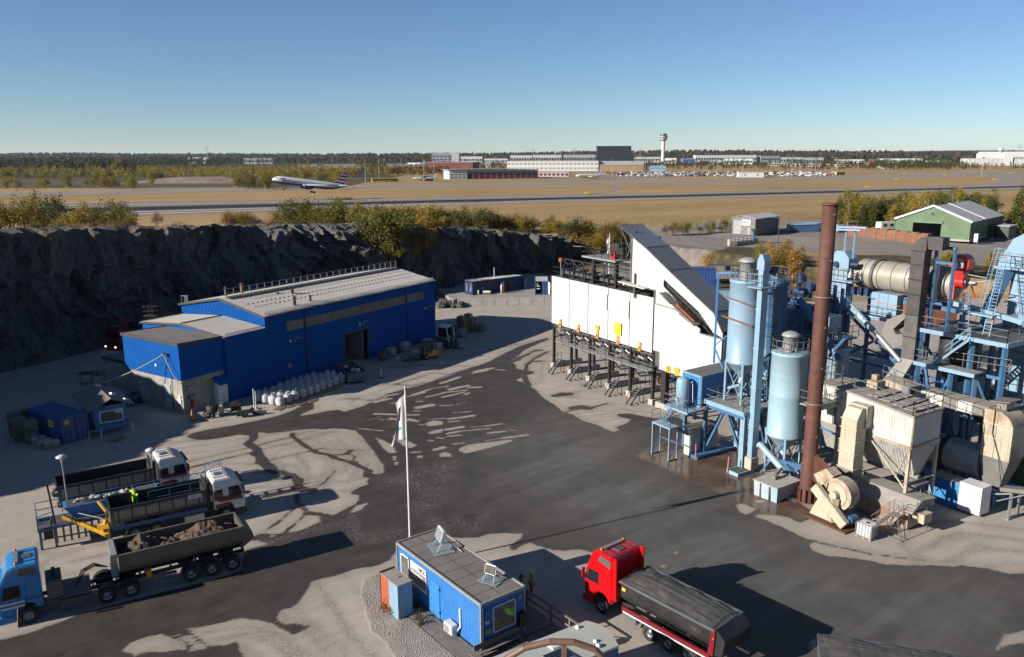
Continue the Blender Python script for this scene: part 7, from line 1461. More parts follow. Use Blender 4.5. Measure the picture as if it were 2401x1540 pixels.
def wheel(parent,x,y,r=.51,w=.3,rim='rim'):
 mb=MB();s=1 if y>0 else-1
 mb.lathe((x,y,r),[(r*.55,-w/2),(r*.93,-w/2),(r,-w*.3),(r,w*.3),(r*.93,w/2),(r*.55,w/2)],24,'y');t=mb.B('wheel','tyre',parent)
 mb=MB().lathe((x,y,r),[(0,s*w*.25),(r*.22,s*w*.42),(r*.25,s*w*.2),(r*.48,s*w*.1),(r*.57,s*w*.5)],18,'y');mb.build('rim',M_[rim],t)
 return t
def cab(t,m,H=3.7,sleeper=False,stripe=None,L_=2.25,W_=2.5):
 P=[(-.03,.75),(.03,1.4),(.0,1.75),(-.17,2.75),(-.3,3.0),(-.62,H-.14),(-.95,H),(-L_+.1,H),(-L_,H-.15),(-L_,.95),(-1.95,.95),(-1.85,1.2),(-1.55,1.38),(-1.2,1.38),(-.9,1.2),(-.8,.75)]
 P=[(x,z)if z>1.4 or x<-.7 or x>-.1 else(x,z)for x,z in P]
 mb=MB().prism(P,-W_/2,W_/2,'y');b=mb.build('cab_body',m,t,bevel=.07)
 mb=MB().add([(.035,-1.12,1.8),(.035,1.12,1.8),(-.12,1.06,2.7),(-.12,-1.06,2.7),(-.06,-1.12,1.8),(-.06,1.12,1.8),(-.2,1.06,2.7),(-.2,-1.06,2.7)],[(0,1,2,3),(0,4,7,3),(1,2,6,5),(2,3,7,6)]);mb.B('windscreen','glass',b)
 for y in(-1,1):
  mb=MB().prism([(-.2,1.85),(-.38,2.62),(-1.15,2.62),(-1.15,1.85)],y*(W_/2+.005)-.012,y*(W_/2+.005)+.012,'y');mb.B('side_window','glass',b)
  mb=MB()
  for x in(-.22,-1.42):mb.bx(x-.01,x+.01,y*W_/2-.006,y*W_/2+.006,1.4,2.75)
  mb.bx(-1.4,-.24,y*W_/2-.006,y*W_/2+.006,1.385,1.405);mb.B('door_seam','black',b)
  mb=MB().box((-.08,y*(W_/2+.2),2.3),(.12,.22,.6));mb.bar((-.25,y*W_/2,2.55),(-.08,y*(W_/2+.2),2.5),.05);mb.bar((-.15,y*W_/2,2.05),(-.08,y*(W_/2+.2),2.1),.05);mb.build('mirror',M_['black']if m is not M_['red']and m is not M_['truck_blue']else m,b,bevel=.02)
  mb=MB().bx(-1.1,-1.0,y*(W_/2)-.02,y*(W_/2)+.03,1.72,1.78);mb.B('door_handle','black',b)
  if sleeper:mb=MB().prism([(-1.1,H-.55),(-1.3,H-.15),(-2.1,H-.3),(-2.1,H-.75)],y*(W_/2+.004)-.01,y*(W_/2+.004)+.01,'y');mb.B('side_grille','dgrey',b)
  if stripe:
   for q in([(-.12,1.5),(-.3,1.95),(-1.55,1.98),(-1.6,2.5),(-2.2,2.45),(-2.2,1.75),(-1.8,1.55)],[(-.9,1.05+.2),(-1.2,1.45),(-2.15,1.38),(-2.15,1.0)]):
    mb=MB().prism(q,y*(W_/2+.002)-.004,y*(W_/2+.002)+.004,'y');mb.B('red_stripe','dred',b)
   mb=MB().prism([(-1.6,1.95),(-1.6,2.55),(-2.05,2.5),(-2.05,1.98)],y*(W_/2+.008)-.008,y*(W_/2+.008)+.008,'y');mb.B('side_window','glass',b)
 mb=MB()
 for k in range(5):mb.bx(-.02,.04,-.85,.85,.95+k*.14,1.03+k*.14)
 mb.B('grille','black',b)
 mb=MB().prism([(-.8,.35),(.08,.35),(.12,.75),(-.05,.8),(-.8,.8)],-W_/2-.02,W_/2+.02,'y');mb.build('bumper',m if m is not M_['white_p']else M_['black'],t,bevel=.04)
 for y in(-1,1):
  mb=MB().bx(.05,.13,y*.95-.22,y*.95+.22,.5,.72);mb.build('headlight',M_['lamp_w'],t,bevel=.02)
 mb=MB().bx(-.75,-.15,-.35,.35,H-.0,H+.05)if False else mb.bx(-1.9,-1.35,-.3,.3,H-.0,H+.05);mb.B('roof_hatch','dgrey',b)
 mb=MB().bar((-.1,-1.15,2.82),(-.1,1.15,2.82),.22,.05);mb.B('sun_visor','black',b)
 mb=MB().bx(-1.25,-1.0,-.8,.8,H-.0,H+.12);mb.build('roof_light_bar',M_['grey_s'],b,bevel=.03)
 mb=MB()
 for y in(-.7,.7):mb.bx(-2.1,-1.0,y-.02,y+.02,H,H+.04)
 mb.B('roof_rail','black',b)
 for y in(-.95,.95):mb=MB().lathe((-1.1,y,H),[(.08,0),(.08,.14),(.03,.18),(0,.18)],10);mb.B('beacon','orange',b)
 return b
def chassis(t,x0,x1,axles,dual=True,m='black'):
 mb=MB()
 for y in(-.42,.42):mb.bx(x0,x1,y-.05,y+.05,.78,1.02)
 for k in range(6):x=x0+(x1-x0)*k/5;mb.bx(x-.05,x+.05,-.4,.4,.8,1.0)
 for x,*_ in axles:mb.tube((x,-.95,.51),(x,.95,.51),.09)
 mb.build('chassis_frame',M_[m],t)
 for x,rr in axles:
  for y in(-1,1):wheel(t,x,y*1.07,.51,.34 if rr else.3)
def guards(t,xs,m='dgrey'):
 for x in xs:
  for y in(-1,1):
   mb=MB();n=8;P=[(x+.66*math.cos(math.pi*k/n),.5+.66*math.sin(math.pi*k/n))for k in range(n+1)];P+=[(x+.62*math.cos(math.pi*k/n),.5+.62*math.sin(math.pi*k/n))for k in range(n,-1,-1)]
   vs=[(a,y*1.25,b)for a,b in P]+[(a,y*.8,b)for a,b in P];m_=len(P)
   mb.add(vs,[(i,i+1,m_+i+1,m_+i)for i in range(m_-1)]+[(i,i+1,m_-2-i,m_-1-i)for i in range(n)]);mb.build('mudguard',M_[m],t)
def tipper(t,x0,x1,z0,z1,m,inner='tar',w=1.25,round_=True,rimm='rail',name='tipper_body'):
 """open half-pipe body from x1 (rear, smaller) to x0 (front)"""
 n=7;O=[(-w,z1)]+[(-w+.0,z0+.75)]+[(-w*math.cos(math.pi/2*k/n),z0+.75-.75*math.sin(math.pi/2*k/n))for k in range(1,n)];O=O+[(-y,z)for y,z in O[::-1]]
 I=[(y*.95,z+.06 if z<z1-.01 else z)for y,z in O];m_=len(O)
 mb=MB();vs=[(x,y,z)for x in(x0,x1)for y,z in O];mb.add(vs,[(i,i+1,m_+i+1,m_+i)for i in range(m_-1)])
 mb.add([(x0,y,z)for y,z in O],[tuple(range(m_))]);mb.add([(x1,y,z)for y,z in O],[tuple(range(m_))]);b=mb.build(name,m,t,recalc=False)
 mb=MB();xa,xb=x0-.06,x1+.06;vs=[(x,y,z)for x in(xa,xb)for y,z in I];mb.add(vs,[(i,m_+i,m_+i+1,i+1)for i in range(m_-1)]);mb.add([(xa,y,z)for y,z in I],[tuple(range(m_))]);mb.add([(xb,y,z)for y,z in I],[tuple(range(m_))]);mb.build('body_inside',M_[inner],b,recalc=False)
 mb=MB()
 for y in(-w,w):mb.bx(x1,x0,y-.07,y+.07,z1-.12,z1+.02)
 for x in(x0,x1):mb.bx(x-.06,x+.06,-w,w,z1-.1,z1+.03)
 mb.build('body_rim',M_[rimm],b);return b
def yardpos(t,px,py,lx,ly,ang):
 """put local point (lx,ly) of t on the surveyed yard point"""
 q=Vector(g(px,py));c,s=math.cos(ang),math.sin(ang);t.rotation_euler.z=ang;t.location=(q.x-(lx*c-ly*s),q.y-(lx*s+ly*c),0)
def white_truck(label,L_,body_m,sign=None):
 t=thing('tipper_truck',label,'truck')
 cab(t,M_['white_p'],3.35,stripe=True)
 chassis(t,-L_,-.9,[(-1.4,0),(-L_+2.9,1),(-L_+1.5,1)]);guards(t,(-L_+2.9,-L_+1.5))
 b=tipper(t,-2.75,-L_,1.15,2.75,M_['dgrey'],rimm='black')
 mb=MB().bx(-2.7,-2.6,-1.1,1.1,1.1,3.1);mb.bx(-2.55,-2.35,-.3,.1,1.1,2.9);mb.B('headboard','black',t)
 for y in(-1.1,1.1):mb=MB().bx(-4.4,-3.0,y-.2,y+.2,.5,1.0);mb.build('fuel_tank',M_['alu'],t,bevel=.06)
 for k in range(7):
  x=-3.3-k*(L_-3.8)/6
  for y in(-1.265,1.265):mb=MB().bx(x-.05,x+.05,y-.025,y+.025,1.5,2.7);mb.B('body_rib','black',b)
 for y in(-1,1):
  mb=MB().bx(-L_+.25,-3.0,y*1.275-.012,y*1.275+.012,1.9,2.5);mb.build('side_panel',M_[body_m],b)
 mb=MB().bx(-L_+.1,-2.8,-1.3,-1.26,1.12,1.4);mb.B('blue_sill','cont_blue',b)
 if sign:
  mb=MB().bx(-4.0,-3.1,-1.31,-1.295,2.3,2.62);p_=mb.B('sign_plate','sign_wht',b);text_obj('NCC',.26,M_['sign_blk'],p_,(-3.55,-1.315,2.46),(RDN(90),0,0))
  text_obj('15 18 9535',.16,M_['sign_wht'],b,(-4.6,-1.27,1.95),(RDN(90),0,0))
 text_obj('mb',.2,M_['sign_blk'],t,(-.45,-1.262,1.15),(RDN(90),0,0));return t
t1=white_truck('white and red tipper truck with NCC on its body, nearer of the white two',9.2,'cream',True)
yardpos(t1,533,1218,-1.4,-1.2,RDN(31))
t2=white_truck('white and red tipper truck with orange beacons, farther of two beside the blue platform',9.4,'cream')
yardpos(t2,406,1163,-1.4,-1.2,RDN(34))
yb=thing('yellow_loader_arm','folded yellow loader arm standing behind the nearer white tipper truck','loader arm',t1.matrix_basis@Vector((0,0,0)),RDN(31))
c_,s_=math.cos(RDN(31)),math.sin(RDN(31));t1l=Vector(t1.location);yb.location=t1l+Vector((c_*-9.5,s_*-9.5,0))
mb=MB()
for k,(a,b_)in enumerate((((-.1,-.5,.6),(-2.6,.9,2.1)),((-.1,-.2,.5),(-2.6,1.2,1.9)),((0,-.9,.8),(-1.5,.2,1.6)))):mb.bar(a,b_,.16,.2)
mb.B('boom','yellow',yb)
mb=MB().bar((.1,-1.1,.1),(.1,-.9,2.6),.16);mb.bar((.1,-.9,2.5),(-.3,.3,2.9),.14);mb.bar((-.3,-.6,.8),(0,-1,2.0),.2);mb.bar((-.5,-.7,1.4),(.2,-1.0,1.5),.35);mb.bx(-.2,.15,-1.2,1.1,.7,.95);mb.B('arm_post','yellow',yb)
mb=MB().tube((-.3,-.3,1.2),(-1.8,.5,1.5),.05);mb.tube((-.2,-.5,1.9),(-1.6,.6,2.2),.05);mb.B('hydraulic_ram','alu',yb)
pf=thing('sampling_platform','blue railed steel platform with a trough between the two white trucks','platform',g(290,1235),RDN(32))
mb=MB().bx(-4.6,6.2,-.9,.9,1.5,1.62);mb.bx(-5.4,-4.6,-.9,1.6,1.3,1.42);mb.B('platform_deck','dgrey',pf)
mb=MB()
for x in(-5.3,-4.4,.6,6.0):
 for y in(-.85,.85):mb.bx(x-.08,x+.08,y-.08,y+.08,0,1.5)
mb.bx(-5.4,6.2,-.95,-.85,1.4,1.64);mb.bx(-5.4,6.2,.85,.95,1.4,1.64);mb.B('platform_leg','mblue',pf)
mb=MB();railing(mb,[(6.2,.9,1.6),(-5.4,1.6,1.5),(-5.4,-.9,1.4),(-4.4,-.9,1.6)],1.1,.05,1.6);railing(mb,[(1.8,-.9,1.6),(6.2,-.9,1.6)],1.1,.05,1.5);mb.B('platform_railing','mblue',pf)
mb=MB().prism([(-3.7,2.55),(-2.9,1.5),(1.9,1.5),(2.6,2.55)],-.35,1.0,'y');mb.B('trough','bblue',pf)
mb=MB().bx(-3.5,2.4,-.25,.9,2.55,2.57);mb.B('trough_inside','dgrey',pf)
mb=MB();rnd=random.Random(2)
for i in range(22):lump(mb,(-3+rnd.random()*3.6,.1+rnd.random()*.6,2.6),.12+rnd.random()*.14,i,.6,6)
mb.build('stone_samples',M_['conc_lt'],pf,kind='stuff')
mb=MB()
for k in range(14):mb.bx(-4.4+k*.45,-4.25+k*.45,-.97,-.93,.3,1.4)
mb.build('screen_slat',M_['rail'],pf,kind='stuff')
mb=MB();stair(mb,(5.2,1.0,1.6),(7.4,1.0,1.6+.9),.7);mb.B('upper_step','lblue',pf)
mb=MB().bar((-4.3,-.6,1.5),(-4.5,-.4,4.6),.12);mb.B('lamp_mast_brown','rust',pf)
mb=MB().lathe((-4.0,.3,3.6),[(.1,-.08),(.34,-.08),(.36,0),(.34,.08),(.1,.08)],18,'y');mb.B('hose_reel','dgrey',pf)
mb=MB().bx(-5.1,-4.5,-1.3,-.9,.9,1.5);mb.B('black_bin','black',pf)
def mast_lamp(label,px,py,h):
 t=thing('mast_lamp',label,'lamp',g(px,py));mb=MB().tube((0,0,0),(-.05,0,h),.06,.045,8);mb.B('lamp_pole','grey_s',t)
 mb=MB().lathe((-.05,0,h),[(.05,-.25),(.12,0),(.36,.12),(.38,.2),(.2,.3),(0,.33)],18);mb.B('lamp_head','lamp_w',t);return t
mast_lamp('saucer-headed white mast lamp at the left end of the blue platform',165,1225,5.1);mast_lamp('saucer-headed white mast lamp beside the cab of the farther white truck',366,1172,4.1)
bt_=thing('tractor_and_trailer','blue articulated truck with a long trailer heaped with brown soil, lower left corner','truck')
cab(bt_,M_['truck_blue'],3.75,True)
mb=MB()
for k in range(2):mb.bx(-1.3,-.1,1.255,1.262,1.5-k*.26,1.63-k*.26)
mb.B('white_stripe','sign_wht',bt_)
text_obj('070 525 86 58  DISTRALGE AB',.13,M_['sign_blk'],bt_,(-1.35,1.262,1.62),(RDN(90),0,math.pi),'door_lettering')
chassis(bt_,-7.6,-.9,[(-1.4,0),(-5.6,1),(-6.95,1)]);guards(bt_,(-5.6,-6.95),'black')
mb=MB().bx(-4.8,-2.9,-1.2,1.2,1.05,1.12);mb.bx(-4.7,-3.1,.9,1.22,.45,.95);mb.B('side_skirt','dgrey',bt_)
mb=MB().bx(-3.3,-2.45,-.9,1.0,1.12,2.15);mb.B('crane_box','brownsteel',bt_);mb=MB().bx(-3.2,-2.55,-.75,.6,2.16,2.2);mb.bx(-3.0,-2.8,-.2,.0,2.15,2.6);mb.B('crane_box_top','black',bt_)
mb=MB();
for k in range(3):mb.path([(-4.0,.1+k*.12,1.2),(-4.4-k*.1,.15+k*.1,2.1),(-5.1,.1,2.35-k*.1),(-5.8,.1,1.9)],.035)
mb.B('suzie_hose','black',bt_)
chassis(bt_,-14.0,-6.4,[(-10.5,1),(-11.8,1),(-13.1,1)]);guards(bt_,(-10.5,-11.8,-13.1),'black')
tr=tipper(bt_,-6.4,-13.9,1.45,3.0,M_['brownsteel'],'dgrey',rimm='brownsteel',name='trailer_body')
mb=MB().bx(-6.35,-6.0,-1.2,1.2,2.95,3.1);mb.bx(-6.4,-6.0,-.3,.3,1.2,2.97);mb.B('trailer_post','grey_hood',tr)
mb=MB().prism([(-13.85,2.95),(-14.5,2.5),(-14.6,2.0),(-13.85,1.5)],-1.2,1.2,'y');mb.B('tail_spout','brownsteel',tr)
nx,ny=60,18;vs=[];fs=[]
for i in range(nx+1):
 for j in range(ny+1):
  x,y=-6.7-6.9*i/nx,-1.12+2.24*j/ny;e=min(1,4*min(j,ny-j)/ny,6*min(i,nx-i)/nx);z=2.45+.55*e*max(.2,.75+.55*math.sin(i*.16+.4))+mnoise.noise(Vector((x*1.3,y*1.6,3)))*.35*e+mnoise.noise(Vector((x*4,y*4,3)))*.16+mnoise.noise(Vector((x*9,y*9,7)))*.07;vs.append((x,y,z))
for i in range(nx):
 for j in range(ny):a=i*(ny+1)+j;fs.append((a,a+1,a+ny+2,a+ny+1))
mb=MB().add(vs,fs);mb.build('soil_load',M_['rubble'],bt_,recalc=False)
mb=MB().bx(-9.6,-8.3,1.15,1.2,.45,.5);mb.bx(-9.6,-8.3,1.15,1.2,.85,.9)
for x in(-9.6,-8.35):mb.bx(x,x+.05,1.15,1.2,.45,.95)
mb.B('side_guard','alu',bt_)
mb=MB().bx(-8.2,-7.9,.6,1.0,.9,1.4);mb.B('yellow_box','yellow',bt_)
for y in(-.9,.9):mb=MB().bx(-14.15,-14.05,y-.2,y+.2,.8,.95);mb.B('tail_light','red_d',bt_)
yardpos(bt_,70,1462,-1.4,1.2,RDN(211.5))
def tarp(mb,x0,x1,z,w,crown=.22,n=40,m_=14,seed=1):
 vs=[]
 for i in range(n+1):
  for j in range(m_+1):
   x=x0+(x1-x0)*i/n;u=-1+2*j/m_;q=mnoise.noise(Vector((x*.5,u*5,seed)))*.045+mnoise.noise(Vector((x*3,u*2,seed)))*.03+(.035*math.sin(x*3.6)if abs(u)>.6 else.0)
   vs.append((x,u*w,z+crown*(1-u*u)*min(1,6*min(i,n-i)/n)+q))
 mb.add(vs,[(i*(m_+1)+j,i*(m_+1)+j+1,(i+1)*(m_+1)+j+1,(i+1)*(m_+1)+j)for i in range(n)for j in range(m_)])
rt=thing('tipper_truck','bright red tipper truck with a grey tarpaulin over its load, beside the blue office cabin','truck')
cab(rt,M_['red'],3.95,True,W_=2.5)
mb=MB().prism([(-2.2,1.3),(-2.2,3.9),(-2.55,4.05),(-2.6,1.3)],1.15,1.25,'y');mb.prism([(-2.2,1.3),(-2.2,3.9),(-2.55,4.05),(-2.6,1.3)],-1.25,-1.15,'y');mb.build('air_deflector',M_['red'],rt,bevel=.02)
chassis(rt,-9.0,-.9,[(-1.4,0),(-5.1,1),(-6.45,1),(-7.8,1)]);guards(rt,(-5.1,-6.45,-7.8))
rb=tipper(rt,-2.95,-9.4,1.3,2.85,M_['black'],rimm='alu')
mb=MB();tarp(mb,-2.9,-9.4,2.87,1.2);mb.build('tarpaulin',M_['tarp'],rb,recalc=False)
mb=MB();
for x in(-3.0,-9.3):mb.bar((x,-1.22,2.86),(x,0,3.14),.04);mb.bar((x,1.22,2.86),(x,0,3.14),.04)
mb.B('tarp_bow','black',rb)
mb=MB().bx(-9.2,-3.1,1.2,1.32,1.05,1.32);mb.bx(-9.2,-3.1,-1.32,-1.2,1.05,1.32);mb.prism([(-9.4,1.3),(-9.05,1.3),(-9.3,2.9),(-9.5,2.9)],1.2,1.3,'y');mb.B('red_sill','dred',rt)
mb=MB().bx(-9.1,-3.2,1.32,1.335,1.0,1.08);mb.B('reflective_strip','sign_wht',rt)
mb=MB().prism([(-9.42,1.3),(-9.5,2.9),(-10.05,2.4),(-9.9,1.5)],-1.2,1.2,'y');mb.B('tailgate','black',rb)
mb=MB().bx(-4.2,-3.3,.85,1.3,.55,1.15);mb.build('tool_box',M_['alu'],rt,bevel=.03)
text_obj('NCC',.3,M_['dgrey'],rb,(-8.3,1.262,2.3),(RDN(90),0,math.pi));mb=MB().bx(-3.3,-3.05,1.26,1.27,2.3,2.5);mb.B('yellow_plate','sign_yel',rb)
mb=MB().bx(-2.9,-2.8,1.2,1.28,2.7,2.78);mb.bx(-9.45,-9.35,1.28,1.34,2.3,2.4);mb.B('side_marker','orange',rb)
yardpos(rt,1409,1438,-1.4,1.2,RDN(-49.5+180))
gt=thing('covered_trailer','tipping trailer under a grey tarpaulin, only its top showing at the bottom right edge','truck')
chassis(gt,-9.6,-.9,[(-1.4,0),(-7.0,1),(-8.4,1)])
gb=tipper(gt,-2.95,-10.0,1.3,2.85,M_['dgrey'],rimm='alu');mb=MB();tarp(mb,-2.9,-10.0,2.9,1.22,.2,seed=5);mb.build('tarpaulin',M_['tarp'],gb,recalc=False)
q=Vector(g(1918,1486,2.9));q2=Vector(g(2200,1527,2.9));an_=math.atan2((q-q2).y,(q-q2).x);gt.rotation_euler.z=an_+math.pi
c_,s_=math.cos(an_+math.pi),math.sin(an_+math.pi);gt.location=(q.x-(-10.0*c_-1.2*s_),q.y-(-10.0*s_+1.2*c_),0)
dt=thing('tipper_truck','dark red truck with lit headlights driving in the deep shade behind the hall','truck')
cab(dt,M_['dred'],3.3);chassis(dt,-9,-.9,[(-1.4,0),(-6.6,1),(-8,1)])
mb=MB().bx(-8.8,-2.7,-1.2,1.2,1.2,2.6);mb.B('flat_body','black',dt);mb=MB().bx(-6.5,-3.9,-1.0,1.0,2.6,3.3);mb.build('blue_load',M_['cont_navy'],dt,bevel=.2);mb=MB().bar((-2.5,0,1.5),(-2.9,.3,3.9),.2);mb.bar((-2.9,.3,3.9),(-2.2,-.5,4.2),.15);mb.B('loader_crane','red_d',dt)
em=bpy.data.materials.new('headlight_lit');em.use_nodes=True;em.node_tree.nodes['Principled BSDF'].inputs['Emission Color'].default_value=(1,.85,.6,1);em.node_tree.nodes['Principled BSDF'].inputs['Emission Strength'].default_value=4
for y in(-.95,.95):mb=MB().tube((.13,y,.6),(.16,y,.6),.1,n=10);mb.build('lit_headlight',em,dt)
yardpos(dt,262,822,0,0,RDN(-112))
lift=thing('access_lift_basket','small dark man-lift basket raised behind the hall annex','lift',hw(-3,17.5));mb=MB().bar((0,0,0),(.2,0,7.6),.25);mb.B('lift_mast','black',lift)
mb=MB();railing(mb,[(-.8,-.5,7.7),(.8,-.5,7.7),(.8,.5,7.7),(-.8,.5,7.7),(-.8,-.5,7.7)],1.1,.05,.8);mb.bx(-.8,.8,-.5,.5,7.6,7.7);mb.B('basket','tar',lift)
def at7(x,y,z=0):return g(*cr(x,y,0,1200,1.9244),z)
c=container('blue shipping container with closed doors standing in shade beside the small cabin',(0,0,0),0,6.06,M_['cont_blue'])
A_=Vector(at7(495,1112));B_=Vector(at7(685,1055));e=(B_-A_).normalized();a_=math.atan2(e.y,e.x)-math.pi/2;d_=Vector((math.cos(a_),math.sin(a_),0));c.rotation_euler.z=a_;c.location=A_-d_*6.06
mb=MB().bx(3.6,4.5,-.03,-.01,1.4,2.1);pp_=mb.B('yellow_sign','sign_yel',c);text_obj('KOMMATEK',.17,M_['sign_blk'],pp_,(4.05,-.035,1.72),(RDN(90),0,0))
mb=MB().bx(6.1,6.12,.2,.7,1.9,2.3);mb.B('door_sticker','sign_yel',c)
sm=thing('small_cabin','small blue cabin with a grey gable roof and wide window left of the concrete block','cabin')
A_=Vector(at7(740,1035));B_=Vector(at7(990,985));e=(B_-A_).normalized();a_=math.atan2(e.y,e.x);sm.location=A_;sm.rotation_euler.z=a_;Wd=(B_-A_).length;Dp=5.8
mb=MB()
for p,q,z1,z2 in(((0,0),(Wd,0),2.75,2.75),((Wd,0),(Wd,Dp),2.75,2.75),((Wd,Dp),(0,Dp),2.75,2.75),((0,Dp),(0,0),2.75,2.75)):mb.corr(p,q,.1,z1,.18,.025,.1,z2)
mb.build('cabin_wall',mat('cabin_blue_paler',(.07,.22,.5),.5,var=.08),sm,recalc=False)
mb=MB();rz_=3.55;P=[(-.7,2.62),(Wd*.5,rz_),(Wd+.6,2.62),(Wd+.6,2.74),(Wd*.5,rz_+.12),(-.7,2.74)];mb.prism([(x,z)for x,z in P],-1.0,Dp+.2,'y');mb.build('cabin_roof',mat('brown_grey_roof',(.20,.18,.165),.7,var=.12),sm)
mb=MB().bx(.45,Wd-.35,-.06,-.02,1.0,2.25);f_=mb.B('window_frame','sign_wht',sm);mb=MB().bx(.6,Wd-.5,-.075,-.06,1.12,2.13);mb.B('window_glass','win',f_)
mb=MB().bx(-.06,-.02,.35,1.5,1.0,2.2);f_=mb.B('window_frame','sign_wht',sm);mb=MB().bx(-.075,-.06,.48,1.37,1.12,2.08);mb.B('window_glass','glass',f_)
mb=MB().bx(Wd-1.1,Wd-.5,-.09,-.076,1.85,2.1);mb.B('window_notice','sign_wht',sm)
for x,y,z in((Wd*.5,Dp-1.2,3.75),(Wd*.5+.5,.6,3.7),(Wd+.1,.3,2.95)):
 mb=MB().box((x,y,z),(.5,.35,.18),.5,MRO(.4,3,'Y'));mb.bar((x,y,z-.3),(x,y,z),.04);mb.build('flood_lamp',M_['lamp_w'],sm,bevel=.03)
tb=thing('work_bench','long narrow grey bench on thin white legs in front of the small cabin window','bench',sm.location+Vector((0,0,0)),a_)
mb=MB().bx(.2,Wd+.3,-1.15,-.75,.85,.9);mb.bx(-.9,.25,-1.3,-.9,.7,.75);mb.B('bench_top','grey_hood',tb)
for x,y,z in((.3,-1.1,.85),(Wd+.2,-1.1,.85),(.3,-.8,.85),(Wd+.2,-.8,.85),(-.85,-1.25,.7),(.2,-1.25,.7)):mb=MB().bar((x,y,0),(x,y,z),.05);mb.B('bench_leg','sign_wht',tb)
pallet_stack('two flat wooden pallets lying in front of the bench and cabin window',at7(905,1080),a_,2)
bm_=thing('blue_road_machine','small blue wheeled machine parked against the low concrete annex','machine',at7(1010,800),1.0)
mb=MB().bx(-1.1,1.1,-.7,.7,.4,1.1);mb.bx(-.9,-.2,-.5,.5,1.1,1.5);mb.build('machine_body',M_['mblue'],bm_,bevel=.06)
for x in(-.8,.8):
 for y in(-.75,.75):wheel(bm_,x,y,.36,.24)
mb=MB().bar((-.6,0,1.4),(.9,.2,1.9),.08);mb.bx(.2,.9,-.4,.4,1.1,1.3);mb.B('machine_arm','dgrey',bm_)
k=0
for i,(x,y,z,dk,lab)in enumerate(((250,1095,0,1,'dark liquid tank, lower of the stack nearest the blue shipping container'),(250,1095,1.15,1,'dark liquid tank, upper of the stack nearest the blue shipping container'),(165,1080,0,1,'dark liquid tank, lower of the middle stack left of the blue container'),(165,1080,1.15,1,'dark liquid tank, upper of the middle stack left of the blue container'),(205,1010,0,1,'dark liquid tank, lower of the rear stack left of the blue container'),(205,1010,1.15,1,'dark liquid tank, upper of the rear stack left of the blue container'),(130,1035,0,1,'dark liquid tank, lower of the outermost stack'),(130,1035,1.15,1,'dark liquid tank, upper of the outermost stack'),(670,640,0,0,'caged liquid tank by the low annex, carrying loose dark boards'),(710,590,0,0,'caged liquid tank by the low annex, farthest of the group'),(765,660,0,0,'caged liquid tank by the low annex, nearest and lowest in view'),(790,590,0,0,'caged liquid tank by the low annex, right next to the concrete wall'))):
 make_ibc(lab,at7(x,y)[:2]+(z,),a_+.05*((i%3)-1),None,dk)
mb=MB().box((0,0,0),(1.8,.5,.06),.2);mb.box((-.2,.2,.08),(1.5,.3,.06),-.1);o=mb.build('loose_boards',M_['tar']);o.location=Vector(at7(670,640))+Vector((0,0,1.25));tag(o,'loose dark boards lying across the nearest caged tank by the annex','boards')
for i,(x,y,lab)in enumerate(((300,1100,'pallet of grey sacks, leftmost of three in front of the tank stacks'),(345,1125,'pallet of grey sacks, middle of three in front of the tank stacks'),(400,1135,'pallet of grey sacks, rightmost of three, at the corner of the blue container'))):make_sackpallet(lab,at7(x,y),a_,3,'conc_lt')
fp_=thing('flagpole','tall white flagpole with a limp white company flag beside the blue office cabin','flagpole',(-6.84,48.86,0))
H_=12.45
mb=MB().tube((0,0,0),(.0,0,H_),.085,.05,12);mb.B('pole','white_p',fp_);mb=MB().lathe((0,0,H_),[(.05,0),(.09,.06),(.07,.14),(.02,.2),(0,.3)],12);mb.B('finial','grey_s',fp_)
def flag(t,H_,L_,w):
 nx,ny=12,30;vs=[];rnd=random.Random(3)
 for j in range(ny+1):
  v=j/ny
  for i in range(nx+1):
   u=i/nx;x=-.05-u*w*(.7+.6*v)+.05*math.sin(u*5+v*3);y=.09*math.sin(u*9+v*3)*(.3+v)+.12*u;z=H_-.25-v*L_-u*.7-.05*math.sin(u*9)
   vs.append((x*.85+(.2*u*math.sin(v*3.1)),y,z))
 fs=[(j*(nx+1)+i,j*(nx+1)+i+1,(j+1)*(nx+1)+i+1,(j+1)*(nx+1)+i)for j in range(ny)for i in range(nx)]
 for nm,mm,sel in(('flag_cloth','bag',lambda i,j:not(6<=i<=8 and 6<=j<=15)and not(4<=i<=8 and 21<=j<=22)and not(9<=i<=10 and 14<=j<=24)),('flag_emblem','sign_blk',lambda i,j:(6<=i<=8 and 6<=j<=15)or(9<=i<=10 and 14<=j<=24)),('flag_band','flag_b',lambda i,j:4<=i<=8 and 21<=j<=22)):
  mb=MB();mb.v=list(vs);mb.f=[f for k,f in enumerate(fs)if sel(k%nx,k//nx)];mb.sm=[True]*len(mb.f);mb.build(nm,M_[mm],t,recalc=False)
flag(fp_,H_,2.9,.95)
f2=thing('flagpole','white flagpole with a folded flag seen behind the top deck of the white bins','flagpole',(17.2,140,0));mb=MB().tube((0,0,0),(0,0,13.6),.12,.07,10);mb.B('pole','white_p',f2);flag(f2,13.3,4.2,.8)
cb=thing('office_cabin','long bright blue office cabin with felt roof, sign and two floodlights in the foreground','cabin')
z0=.25;A_,B_=Vector((-7.25,46.17,0)),Vector((-1.74,39.1,0));e=(B_-A_).normalized();a_=math.atan2(e.y,e.x);cb.location=A_;cb.rotation_euler.z=a_;LC,WC,HC_=8.96,2.95,3.2
mb=MB().corr((0,0),(LC,0),z0,HC_-.1,.14,.02);mb.corr((LC,0),(LC,WC),z0,HC_-.1,.14,.02);mb.corr((LC,WC),(0,WC),z0,HC_-.1,.14,.02);mb.corr((0,WC),(0,0),z0,HC_-.1,.14,.02);mb.build('board_wall',M_['cabin_blue'],cb,recalc=False)
